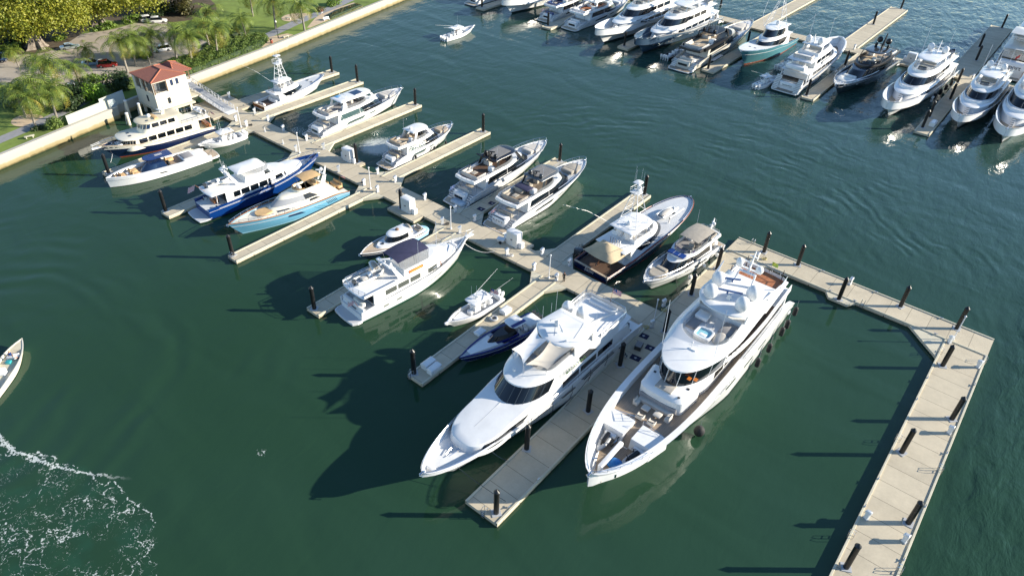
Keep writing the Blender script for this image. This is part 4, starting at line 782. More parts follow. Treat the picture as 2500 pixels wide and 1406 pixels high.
class Boat:
    def __init__(s, label, x, y, hd, L, W, name='motor_yacht', cat='yacht', group=None, z=0):
        s.t = thing(name, label, cat, (x, y, z), R(hd), group); s.L, s.W = L, W
    def put(s, name, mb, mat, parent=None, smooth=35, label=None): return obj(name, mb, mat, parent or s.t, label, smooth=smooth)
    def sz(s, x):
        t = max(0, min(1, x/s.L)); k = s.sheer
        for (a, za), (b, zb) in zip(k, k[1:]):
            if t <= b:
                u = (t-a)/(b-a); u = u*u*(3-2*u)*.35+u*.65; return za+(zb-za)*u
        return k[-1][1]
    def _sh(s, t, tr, p, tm=.45):
        if t < tm: return tr+(1-tr)*sin(pi/2*t/tm)
        return max(0., 1-((t-tm)/(1-tm))**p)**s.rnd
    def hw(s, x): return max(.03, s.W/2*s._sh(max(0, min(1, x/s.L)), s.tr, s.full, s.tm)**(s.rnd_ if x > .5*s.L else 1))
    def hp(s, x, f, side=1, off=.0):
        """point on the hull skin: x = station, f = 0 waterline .. 1 sheer"""
        t = max(0, min(1, x/s.L)); a = s.W/2*s.wlw*s._sh(t, s.tr*.97, s.wl, s.tm); b = s.hw(x)
        g = max(0, f); w = a+(b-a)*g**s.flare; z = s.sz(x)*f
        xx = t*(s.L - s.rake*(1-g)**1.15)
        if f < 0: w *= .75; z = f
        return (xx, side*(w+off), z)
    rnd = 1.
    def hull(s, mat, sheer, full=2.4, wl=1.8, tr=.88, rake=2., bul=.5, cap=.14, deck=NONSKID, wlw=.92, flare=.8, boot=BLACK, bootf=.09, bottom=None, tm=.45, n=26, deckx=None, capmat=None, rnd=1.):
        s.sheer, s.full, s.wl, s.tr, s.rake, s.wlw, s.flare, s.tm, s.rnd = sheer, full, wl, tr, rake, wlw, flare, tm, 1.
        s.rnd_ = rnd
        s.bul = bul if callable(bul) else (lambda x: bul); s.cap = cap
        xs = [s.L*(1-(1-i/n)**1.25) for i in range(n+1)]; rings = []
        fl_ = [1, .85, .65, .45, .25, .1, 0, -.7]
        for x in xs:
            h = s.hw(x); zs = s.sz(x); zi = zs-s.bul(x); c = min(cap, h*.5)
            P = [(x, h-c, zi), (x, h-c, zs)] + [s.hp(x, f, 1) for f in fl_]
            rings.append(P + [(a, -b, c_) for a, b, c_ in P[::-1]])
        m = MB().loft(rings, True, False, closed=False)
        s.put('hull', m, mat, smooth=40)
        d = []
        for x in xs:
            h = max(.01, s.hw(x)-min(cap, s.hw(x)*.5)+.01); zi = s.sz(x)-s.bul(x)
            d.append([(x, h*k, zi+.0) for k in (-1, -.5, 0, .5, 1)])
        s.put('deck', MB().sheet(d), deck, smooth=20)
        for sg in (1, -1): pass
        b = MB()
        for sg in (1, -1): b.sheet([[s.hp(x, f, sg, .02) for x in xs] for f in ((0, .5*bootf, bootf) if sg < 0 else (bootf, .5*bootf, 0))])
        b.add([s.hp(0, 0, 1), s.hp(0, 0, -1), s.hp(0, bootf, -1), s.hp(0, bootf, 1)], [(0, 1, 2, 3)]); b.v = [(x-.015, y, z) if x < .01 else (x, y, z) for x, y, z in b.v]
        s.put('boot_stripe', b, boot, smooth=0)
        if s.L > 12:
            for sg in (1, -1): s.put('rub_rail', MB().tube([s.hp(x, .74, sg, .02) for x in xs], .045, 4), LGREY)
        if capmat:
            for sg in (1, -1): s.put('cap_rail', MB().tube([(x, sg*(s.hw(x)-.05), s.sz(x)+.02) for x in xs], .085, 5), capmat)
    def strip_on_hull(s, name, pts, mat, side, off=.02, n=10):
        """pts: (x0,f0),(x1,f0),(x1b,f1),(x0b,f1)"""
        a, b, c, d = pts; g = []
        for i in range(n+1):
            u = i/n; g.append([s.hp(a[0]+(b[0]-a[0])*u, a[1]+(b[1]-a[1])*u, side, off), s.hp(d[0]+(c[0]-d[0])*u, d[1]+(c[1]-d[1])*u, side, off)])
        return s.put(name, MB().sheet(g if side > 0 else g[::-1]), mat, smooth=0)
    def hullwins(s, lst, mat=None, both=True):
        for (x0, x1, f0, f1, *k) in lst:
            sl = k[0] if k else 0
            for sd in ((1, -1) if both else (both,)): s.strip_on_hull('hull_window', ((x0, f0), (x1, f0), (x1+sl, f1), (x0+sl, f1)), mat or GLASS, sd)
    def house(s, name, levels, mat, parent=None, smooth=40):
        return s.put(name, MB().loft([ring_of(h, z) for z, h in levels], False, True), mat, parent, smooth)
    def slab(s, name, h, z, th, mat, camber=.0, parent=None, rnd_=None):
        r = rnd_ if rnd_ is not None else min(.25, th*.8); f = z if callable(z) else (lambda x: z)
        L = [(lambda x: f(x), inset(h, r)), (lambda x: f(x)+th*.35, h), (lambda x: f(x)+th*.7, inset(h, r*.25)), (lambda x: f(x)+th, inset(h, r))]
        w = max(y for _, y in h)
        if camber: L += [(lambda x: f(x)+th+camber*.55, inset(h, w*.35)), (lambda x: f(x)+th+camber*.9, inset(h, w*.65)), (lambda x: f(x)+th+camber, inset(h, w*.95))]
        return s.put(name, MB().loft([ring_of(hh, zz) for zz, hh in L], True, True), mat, parent, 50)
    def at(s, la, lb, t):
        z = la[0]+(lb[0]-la[0])*t; return z, lerp_h(la[1], lb[1], t)
    def yat(s, h, x):
        for k in range(5, len(h)-1):
            if h[k][0] <= x <= h[k+1][0] or (k == 5 and x < h[5][0]):
                a, b = h[k], h[k+1]; return a[1]+(b[1]-a[1])*((x-a[0])/(b[0]-a[0]) if b[0] > a[0] else 0)
        return h[4][1]
    def swin(s, la, lb, t0, t1, x0, x1, x2=None, x3=None, mat=None, off=.03, name='side_window', n=6, parent=None):
        """side window from x0..x1 at its foot to x2..x3 at its head, on both sides"""
        x2 = x0 if x2 is None else x2; x3 = x1 if x3 is None else x3; z0, h0 = s.at(la, lb, t0); z1, h1 = s.at(la, lb, t1)
        for sd in (1, -1):
            g = []
            for i in range(n+1):
                a = x0+(x1-x0)*i/n; b = x2+(x3-x2)*i/n; g.append([(a, sd*(s.yat(h0, a)+off), z0), (b, sd*(s.yat(h1, b)+off), z1)])
            s.put(name, MB().sheet(g[::-1] if sd > 0 else g), mat or GLASS, parent, 0)
    def wshield(s, la, lb, t0, t1, k0=12, mat=None, off=.035, mull=0, name='windshield', mm=None):
        """wrap round windscreen; k0 = first outline point used (12 = whole front curve)"""
        z0, h0 = s.at(la, lb, t0); z1, h1 = s.at(la, lb, t1)
        def o(h, k, z):
            a = h[max(0, k-1)]; b = h[min(len(h)-1, k+1)]
            if k == len(h)-1: nx, ny = 1, 0
            else: nx, ny = (b[1]-a[1])*-1, (b[0]-a[0]); q = math.hypot(nx, ny) or 1; nx, ny = nx/q, ny/q
            return (h[k][0]+nx*off, h[k][1]+ny*off, z)
        half = [(o(h0, k, z0), o(h1, k, z1)) for k in range(k0, len(h0))]
        full = half + [((a[0], -a[1], a[2]), (b[0], -b[1], b[2])) for a, b in half[-2::-1]]
        w = s.put(name, MB().sheet([list(q) for q in full[::-1]]), mat or GLASS, smooth=40)
        if mull:
            st = max(1, (len(full)-1)//mull)
            m = MB()
            for k in range(0, len(full), st):
                a, b = full[k]; s.put('mullion', MB().tube([Vector(a)+Vector((.02, 0, 0)), Vector(b)+Vector((.02, 0, 0))], .045, 4), mm or WHITE, w)
        return w
    def rail(s, pts, h=.9, sp=1.5, r=.035, mat=None, name='railing', mid=True):
        P = [Vector(p) for p in pts]; m = MB(); up = Vector((0, 0, h)); m.tube([p+up for p in P], r*1.2, 4)
        if mid: m.tube([p+up*.5 for p in P], r*.6, 3)
        acc = 0; m.tube([P[0], P[0]+up], r, 4)
        for a, b in zip(P, P[1:]):
            d = (b-a).length; k = sp-acc
            while k < d: q = a.lerp(b, k/d); m.tube([q, q+up], r, 4); k += sp
            acc = (acc+d) % sp
        m.tube([P[-1], P[-1]+up], r, 4)
        return s.put(name, m, mat or STEEL)
    def bowrail(s, x0, h=.85, ins=.12, x1=None, r=.038, sp=1.6):
        x1 = x1 or s.L-.25; n = 14; a = [(x0+(x1-x0)*i/n, s.hw(x0+(x1-x0)*i/n)-ins, s.sz(x0+(x1-x0)*i/n)) for i in range(n+1)]
        a = [(x, max(y, .05), z) for x, y, z in a]; s.rail(a+[(x, -y, z) for x, y, z in a[::-1]], h, sp, r)
    def box(s, name, x0, x1, y0, y1, z0, z1, mat, b=.05, parent=None): return s.put(name, MB().box(x0, x1, y0, y1, z0, z1, b), mat, parent, 40)
    def dome(s, x, y, z, r=.55, k=1.15, mat=None):
        o = s.put('radar_dome', MB().ell((x, y, z+r*k*.75), (r, r, r*k), 16, 10, -.75), mat or WHITE, smooth=60); s.put('dome_base', MB().tube([(x, y, z-.1), (x, y, z+.2)], r*.45, 8), mat or WHITE, o); return o
    def ant(s, x, y, z, h, lean=-.1, r=.022): s.put('antenna', MB().tube([(x, y, z), (x+lean*h, y, z+h)], r, 4), ALU)
    def radar(s, x, y, z, l=1.6, rz=.5, mat=None): s.put('radar_scanner', MB().box(-.14, .14, -l/2, l/2, .25, .42, .04).tube([(0, 0, -.2), (0, 0, .25)], .13, 8).xf(Matrix.Translation((x, y, z)) @ Matrix.Rotation(rz, 4, 'Z')), mat or WHITE)
    def mast(s, x, z, h, w=1.4, mat=None, rake=-.35):
        m = MB().loft([[(x-.35, -.12, z), (x+.35, -.1, z), (x+.35, .1, z), (x-.35, .12, z)], [(x+rake*h-.16, -.06, z+h), (x+rake*h+.12, -.05, z+h), (x+rake*h+.12, .05, z+h), (x+rake*h-.16, .06, z+h)]])
        for k in (.45, .75): zz = z+h*k; xx = x+rake*h*k; m.box(xx-.12, xx+.14, -w*(1.1-k)*.8, w*(1.1-k)*.8, zz, zz+.07)
        m.ell((x+rake*h, 0, z+h+.1), (.1, .1, .14), 6, 4); return s.put('mast', m, mat or WHITE)
    def arch(s, x, w, z0, z1, lean=-1.2, th=.8, mat=None):
        m = MB()
        for sd in (-1, 1): m.loft([[(x-th/2, sd*w-.08, z0), (x+th/2, sd*w-.08, z0), (x+th/2, sd*w+.08, z0), (x-th/2, sd*w+.08, z0)], [(x+lean-th*.3, sd*w*.9-.08, z1), (x+lean+th*.3, sd*w*.9-.08, z1), (x+lean+th*.3, sd*w*.9+.08, z1), (x+lean-th*.3, sd*w*.9+.08, z1)]])
        m.box(x+lean-th*.4, x+lean+th*.4, -w*.95, w*.95, z1-.05, z1+.12, .04); return s.put('radar_arch', m, mat or WHITE)
    def platform(s, l, w=None, z=.42, mat=None, edge=None, h=.22, over=.0):
        w = w or s.W*s.tr*.96; P = [(-l-(.0 if k in (0, 8) else .16*sin(pi*k/8)), w/2*(-.86+1.72*k/8)) for k in range(9)]
        P = [(over+.05, -w/2), (-l*.5, -w/2)] + P + [(-l*.5, w/2), (over+.05, w/2)]
        o = s.put('swim_platform', MB().prism(P[::-1], z-h, z), edge or WHITE, smooth=0); Q = [(x*.94-.02 if x < 0 else x-.02, y*.94) for x, y in P]; s.put('platform_decking', MB().prism(Q[::-1], z, z+.015), mat or TEAK, o, 0); return o
    def stairs(s, x0, z0, x1, z1, y, w=.6, n=5, mat=None, name='steps'):
        m = MB(); tm = MB()
        for k in range(n):
            a = x0+(x1-x0)*k/n; b = x0+(x1-x0)*(k+1)/n; zz = z0+(z1-z0)*(k+1)/n; m.box(min(a, b), max(a, b)+.0, y-w/2, y+w/2, z0-.05, zz); tm.box(min(a, b)+.04, max(a, b)-.04, y-w/2+.05, y+w/2-.05, zz, zz+.012)
        o = s.put(name, m, WHITE, smooth=0); s.put('treads', tm, mat or TEAK, o, 0)
    def sofa(s, x0, x1, y0, y1, z, mat=None, back='a', h=.42, bh=.85, name='sofa'):
        mat = mat or SEAT; o = s.box(name, x0, x1, y0, y1, z, z+h, mat, .08); q = .22
        B = {'a': (x0, x0+q, y0, y1), 'f': (x1-q, x1, y0, y1), 'l': (x0, x1, y1-q, y1), 'r': (x0, x1, y0, y0+q)}
        for k in back: a = B[k]; s.box('back_cushion', *a, z+h-.05, z+bh, mat, .08, o)
        return o
    def lounge_u(s, x0, x1, w, z, mat=None, open_='f', th=.7):
        mat = mat or SEAT; o = s.box('sofa', x0, x0+th, -w, w, z, z+.45, mat, .08)
        for sd in (-1, 1): s.box('sofa_wing', x0+th, x1, min(sd*w, sd*(w-th)), max(sd*w, sd*(w-th)), z, z+.45, mat, .08, o); s.box('back_cushion', x0+.1, x1, min(sd*w, sd*(w-.2)), max(sd*w, sd*(w-.2)), z+.4, z+.85, mat, .06, o)
        s.box('back_cushion', x0, x0+.2, -w, w, z+.4, z+.85, mat, .06, o)
    def bimini(s, x0, x1, w, z, mat, rise=.35, frame=True, zb=None, n=8, name='bimini_top'):
        g = [[(x0+(x1-x0)*i/n, w*(-1+2*j/8)*(1-.06*abs(2*i/n-1)), z+rise*(1-(abs(2*i/n-1))**2.2)*.5+rise*.6*(1-(abs(-1+2*j/8))**2.5)) for j in range(9)] for i in range(n+1)]
        m = MB().sheet(g); m.sheet([[(x, y, zz-.05) for x, y, zz in r][::-1] for r in g]); o = s.put(name, m, mat, smooth=50)
        if frame:
            zb = zb if zb is not None else z-1.9; f = MB()
            for sd in (-1, 1):
                for xx, xb in ((x0+.1, x0+.5), ((x0+x1)/2, (x0+x1)/2), (x1-.1, x1-.4), (x0+(x1-x0)*.3, x0+(x1-x0)*.45)): f.tube([(xb, sd*w*.98, zb), (xx, sd*w*.97, z)], .028, 4)
            s.put('frame', f, STEEL, o)
        return o
    def outboard(s, x, y, z=.9, mat=None, h=1.0):
        m = MB().loft([ring_of([(x-.65, 0), (x-.65, .12), (x-.35, .2), (x-.05, .17), (x, 0)], z+k) for k in (0, h*.55)] + [ring_of([(x-.6, 0), (x-.55, .08), (x-.35, .14), (x-.12, .12), (x-.08, 0)], z+h*.72)])
        m.v = [(a, b+y, c) for a, b, c in m.v]; o = s.put('outboard_motor', m, mat or WHITE); s.put('motor_leg', MB().box(x-.45, x-.12, y-.07, y+.07, z-1.1, z+.02), mat or WHITE, o, 0)
    def flag(s, x, y, z, h=1.6, kind='us', lean=-.4, sz=.9):
        o = s.put('flagpole', MB().tube([(x, y, z), (x+lean*h, y, z+h)], .03, 4), VARN if kind == 'us' else STEEL)
        A = Vector((x+lean*h, y, z+h)); g = [[(A.x-lean*v*1.0*.0+.5*lean*v*.9-u*sz*1.0*.55, A.y+u*sz*.6+.07*sin(u*7), A.z-v*sz*.62-u*.42*sz) for v in (0, .5, 1)] for u in (0, .25, .5, .75, 1)]
        mats = {'us': planks('flag stripes', (.55, .03, .04), (.5, .03, .04), .19, 2, .5, .8, (.75, .75, .75)), 'red': RED, 'gr': planks('blue white stripes', (.03, .12, .5), (.03, .12, .5), .2, 2, .5, .8, (.75, .75, .75)), 'yg': leafmat('yellow green flag', (.05, .35, .1), (.7, .6, .03))}
        f = s.put('flag', MB().sheet(g), mats[kind], o, 60)
        if kind == 'us': s.put('canton', MB().sheet([[(a, b+.012, c) for a, b, c in r[:2]] for r in g[:3]]), ROYAL, f, 0)
    def stars(s): pass
    def anchor(s, mat=None): s.put('anchor', MB().box(s.L-.45, s.L+.35, -.13, .13, s.sz(s.L)-.08, s.sz(s.L)+.06, .03).tube([(s.L+.1, -.32, s.sz(s.L)-.28), (s.L+.38, 0, s.sz(s.L)-.12), (s.L+.1, .32, s.sz(s.L)-.28)], .06, 5), mat or STEEL)
    def hatch(s, x, y, z, a=.5, mat=None): s.put('deck_hatch', MB().box(x-a/2, x+a/2, y-a/2, y+a/2, z, z+.07, .02), mat or GLASS, smooth=0)
    def world(s, p):
        bpy.context.view_layer.update(); return s.t.matrix_world @ Vector(p)
def windlass(b, x, z):
    m = MB()
    for sd in (-.45, .45): m.tube([(x, sd, z), (x, sd, z+.32)], .16, 8); m.tube([(x+.1, sd, z+.12), (x+1.3, sd*.5, z+.1)], .05, 4)
    b.put('windlass', m, STEEL)
def fender(label, x, y, z, r=.35, l=1.3, mat=None, group='yacht fenders', ball=False):
    t = thing('fender', label, 'fender', (x, y, z), 0, group)
    if ball: obj('ball', MB().ell((0, 0, 0), (r, r, r*1.15), 14, 10, -.999), mat or RUBBER, t, smooth=60)
    else: obj('body', MB().loft([[(q*cos(2*pi*i/10), q*sin(2*pi*i/10), zz) for i in range(10)] for zz, q in ((-l/2, r*.4), (-l/2+.15, r*.92), (-l/2+.3, r), (l/2-.3, r), (l/2-.15, r*.92), (l/2, r*.35))]), mat or RUBBER, t, smooth=50)
    obj('lanyard', MB().tube([(0, 0, l/2*(0.9 if not ball else .8)), (0, 0, l/2+1.3)], .025, 3), LGREY, t); return t
def rope(label, a, b, sag=.6, mat=None, r=.035, n=8):
    a, b = Vector(a), Vector(b); P = [a.lerp(b, i/n)-Vector((0, 0, sag*4*(i/n)*(1-i/n))) for i in range(n+1)]; P[0] = a
    o = Vector(b); tagit(obj('mooring_line', MB().tube([p-o for p in P], r, 4), mat or CHAR, loc=o), label, 'rope', 'mooring lines')

def console_boat(label, x, y, hd, L=10.8, W=3.1, motors=2, hullm=WHITE, topm=WHITE, deck=LGREY, outr=True, flag=False, group=None, z=0, tower=False, ant_=True, name='centre_console_boat', cat='boat'):
    b = Boat(label, x, y, hd, L, W, name, cat, group, z)
    b.hull(hullm, [(0, .95), (.5, 1.15), (1, 1.75)], full=2.5, wl=1.7, tr=.9, rake=1.6, bul=lambda q: .55, cap=.26, deck=deck, boot=CHAR, bootf=.06)
    fz = .6
    b.box('console', L*.40, L*.53, -.6, .6, fz-.1, 1.9, WHITE, .12); b.put('windscreen', MB().loft([[(L*.53, -.58, 1.6), (L*.53, .58, 1.6), (L*.535, .58, 1.6), (L*.535, -.58, 1.6)], [(L*.47, -.5, 2.35), (L*.47, .5, 2.35), (L*.475, .5, 2.35), (L*.475, -.5, 2.35)]]), CLEAR, smooth=0)
    b.sofa(L*.30, L*.35, -.6, .6, fz, WHITE, 'a', .75, 1.25, 'helm_seat'); b.box('live_well', L*.17, L*.24, -.6, .6, fz-.1, 1.35, WHITE, .1)
    b.box('console_seat', L*.535, L*.59, -.45, .45, fz, 1.25, WHITE, .1); b.put('bow_cushion', MB().prism([(L*.66, -.95), (L*.84, -.5), (L*.84, .5), (L*.66, .95)], fz+.05, 1.22), WHITE, smooth=0)
    b.box('transom_bench', .25, .8, -W*.34, W*.34, fz, 1.25, WHITE, .1)
    if topm:
        h = plan(L*.24, L*.58, W*.40, .6, 4); o = b.slab('hardtop', h, 2.75, .12, topm, .05); f = MB()
        for sd in (-1, 1):
            for a, c in ((L*.33, L*.3), (L*.5, L*.52)): f.tube([(a, sd*.75, 1.0), (c, sd*.95, 2.8)], .04, 5)
            f.tube([(L*.33, sd*.75, 1.2), (L*.5, sd*.85, 2.4)], .03, 4)
        b.put('top_frame', f, ALU, o); b.radar(L*.45, 0, 3.05, .9, .4)
        b.put('spreader_lights', MB().box(L*.25, L*.28, -.5, .5, 2.9, 3.0), WHITE, smooth=0)
        if outr:
            for sd in (-1, 1): b.put('outrigger', MB().tube([(L*.42, sd*.9, 2.9), (-L*.12, sd*1.7, 4.5)], .035, 4, r2=.015), ALU)
        if ant_: b.ant(L*.5, .7, 2.9, 3.2, .02); b.ant(L*.48, -.7, 2.9, 2.2, .0)
    for k in range(motors): b.outboard(-.12, (k-(motors-1)/2)*.78, .75)
    b.anchor(WHITE); b.bowrail(L*.62, .18, .13)
    if flag: b.flag(L*.26, .9, 2.9, 1.3, 'us', -.1, 1.3)
    return b
def tender(label, x, y, z, hd, L=4.6, W=1.9, col=OFFW, motor=True, cover=None, parent_group='tenders carried on yachts'):
    b = Boat(label, x, y, hd, L, W, 'tender', 'tender', parent_group, z)
    for sd in (-1, 1): pass
    P = [(.0, W/2-.22), (L*.3, W/2-.2), (L*.6, W/2-.24), (L*.82, W/2*.55), (L-.25, .0)]; pts = [(a, c, .5+.22*(a/L)**2) for a, c in P] + [(a, -c, .5+.22*(a/L)**2) for a, c in P[-2::-1]]
    b.put('inflatable_tube', MB().tube(pts, .22, 8), col, smooth=60)
    b.put('hull', MB().loft([[(q*L, -w_, .42), (q*L, 0, k), (q*L, w_, .42)] for q, w_, k in ((0, W/2-.25, .12), (.5, W/2-.25, .08), (.85, W*.25, .2), (.96, .05, .45))], True, False, closed=False), col, smooth=0)
    b.put('floor', MB().prism([(.1, -W/2+.3), (L*.6, -W/2+.3), (L*.85, 0), (L*.6, W/2-.3), (.1, W/2-.3)], .3, .36), LGREY, smooth=0)
    if cover: b.put('cover', MB().ell((L*.45, 0, .55), (L*.42, W*.38, .42), 12, 6, 0), cover, smooth=60)
    else:
        b.box('console', L*.42, L*.56, -.3, .3, .35, 1.05, WHITE, .08); b.box('seat', L*.18, L*.38, -.45, .45, .35, .75, SEAT, .08); b.put('steering_wheel', MB().tube([(L*.40, .17*cos(k*pi/4), .95+.17*sin(k*pi/4)) for k in range(8)], .02, 4, closed=True), BLACK)
    if motor: b.outboard(.0, 0, .55, CHAR, .7)
    return b
def person(label, x, y, z, hd, shirt, pants, pose='stand', skin=SKIN, s=1.0, hair=HAIR):
    """one continuous skinned body with clothing shells"""
    t = thing('person', label, 'person', (x, y, z), R(hd)); t.scale = (s,)*3
    if pose == 'stand': hip = .95; L1, L2 = [(0, .09, hip), (.04, .10, .5), (0, .11, .06), (.16, .13, .03)], [(0, -.09, hip), (-.03, -.10, .5), (-.06, -.11, .06), (.1, -.13, .03)]
    elif pose == 'run': hip = .97; L1, L2 = [(0, .09, hip), (.30, .10, .62), (.16, .11, .2), (.30, .12, .15)], [(0, -.09, hip), (-.10, -.10, .55), (-.40, -.11, .28), (-.42, -.12, .12)]
    else: hip = .45; L1, L2 = [(0, .09, hip), (.42, .12, .46), (.44, .13, .06), (.6, .14, .03)], [(0, -.09, hip), (.42, -.14, .46), (.40, -.13, .06), (.56, -.14, .03)]
    sh = hip+.50; ln = .12 if pose == 'run' else (.0 if pose == 'stand' else -.05)
    A1 = [(ln, .2, sh-.02), (ln-.08, .27, sh-.30), (ln+.12, .24, sh-.48), (ln+.2, .22, sh-.50)] if pose == 'run' else [(ln, .2, sh-.02), (ln-.02, .27, sh-.30), (ln+.08, .27, sh-.53), (ln+.1, .27, sh-.63)]
    A2 = [(ln, -.2, sh-.02), (ln+.06, -.27, sh-.28), (ln+.28, -.2, sh-.34), (ln+.36, -.18, sh-.36)]
    V = [(0, 0, hip), (ln*.5, 0, hip+.28), (ln, 0, sh), (ln*1.2, 0, sh+.12), (ln*1.3+.01, 0, sh+.22), (ln*1.3+.01, 0, sh+.33)]; E_ = [(0, 1), (1, 2), (2, 3), (3, 4), (4, 5)]; Rr = [.14, .13, .14, .055, .09, .085]
    for ch, at_, rr in ((L1, 0, (.10, .09, .065, .045, .04)), (L2, 0, (.10, .09, .065, .045, .04)), (A1, 2, (.065, .05, .04, .03)), (A2, 2, (.065, .05, .04, .03))):
        pr = at_
        for k, p in enumerate(ch): V.append(p); Rr.append(rr[k+1] if at_ == 0 and k > 0 else rr[k]); E_.append((pr, len(V)-1)); pr = len(V)-1
        if at_ == 2:   # five short fingers rooted in the palm
            base = Vector(ch[-1]); d = (base-Vector(ch[-2])).normalized()
            for q in range(5): V.append(tuple(base+d*(.05+.015*(2-abs(q-2)))+Vector((.012*(q-2), .02*(q-2), 0)))); Rr.append(.009); E_.append((pr, len(V)-1))
    me = bpy.data.meshes.new('body'); me.from_pydata(V, E_, []); o = bpy.data.objects.new('body', me); COL.objects.link(o)
    md = o.modifiers.new('s', 'SKIN'); 
    for i, v in enumerate(me.skin_vertices[0].data): v.radius = (Rr[i], Rr[i]*(1.25 if i in (1, 2) else 1)); v.use_root = (i == 0)
    o.modifiers.new('u', 'SUBSURF').levels = 1
    dg = bpy.context.evaluated_depsgraph_get(); ev = o.evaluated_get(dg).to_mesh(); co = [v.co.copy() for v in ev.vertices]; no = [v.normal.copy() for v in ev.vertices]; fc = [tuple(p.vertices) for p in ev.polygons]; o.evaluated_get(dg).to_mesh_clear(); bpy.data.objects.remove(o)
    obj('body', MB().add(co, fc), skin, t, smooth=180)
    def shell(name, test, mat):
        keep = [f for f in fc if test(sum((co[i] for i in f), Vector())/len(f))]
        if keep: obj(name, MB().add([c+n_*.015 for c, n_ in zip(co, no)], keep), mat, t, smooth=180)
    shell('shirt', lambda c: c.z > hip-.02 and c.z < sh+.05 and (abs(c.y) < .24) and c.x < ln+.2, shirt)
    shell('trousers', lambda c: c.z <= hip+.03 and (c.z > (.1 if pose != 'run' else .5)) and abs(c.y) < .24, pants)
    hz = sh+.27; hx = ln*1.3+.01; obj('hair', MB().ell((hx-.025, 0, hz+.03), (.105, .095, .12), 10, 6, -.1), hair, t, smooth=60)
    f = MB().ell((hx+.095, 0, hz-.02), (.025, .015, .025), 6, 4, -.9); obj('nose', f, skin, t)
    for sd in (-.035, .035): obj('eye', MB().ell((hx+.085, sd, hz+.01), (.014, .014, .012), 6, 4, -.9), BLACK, t)
    return t

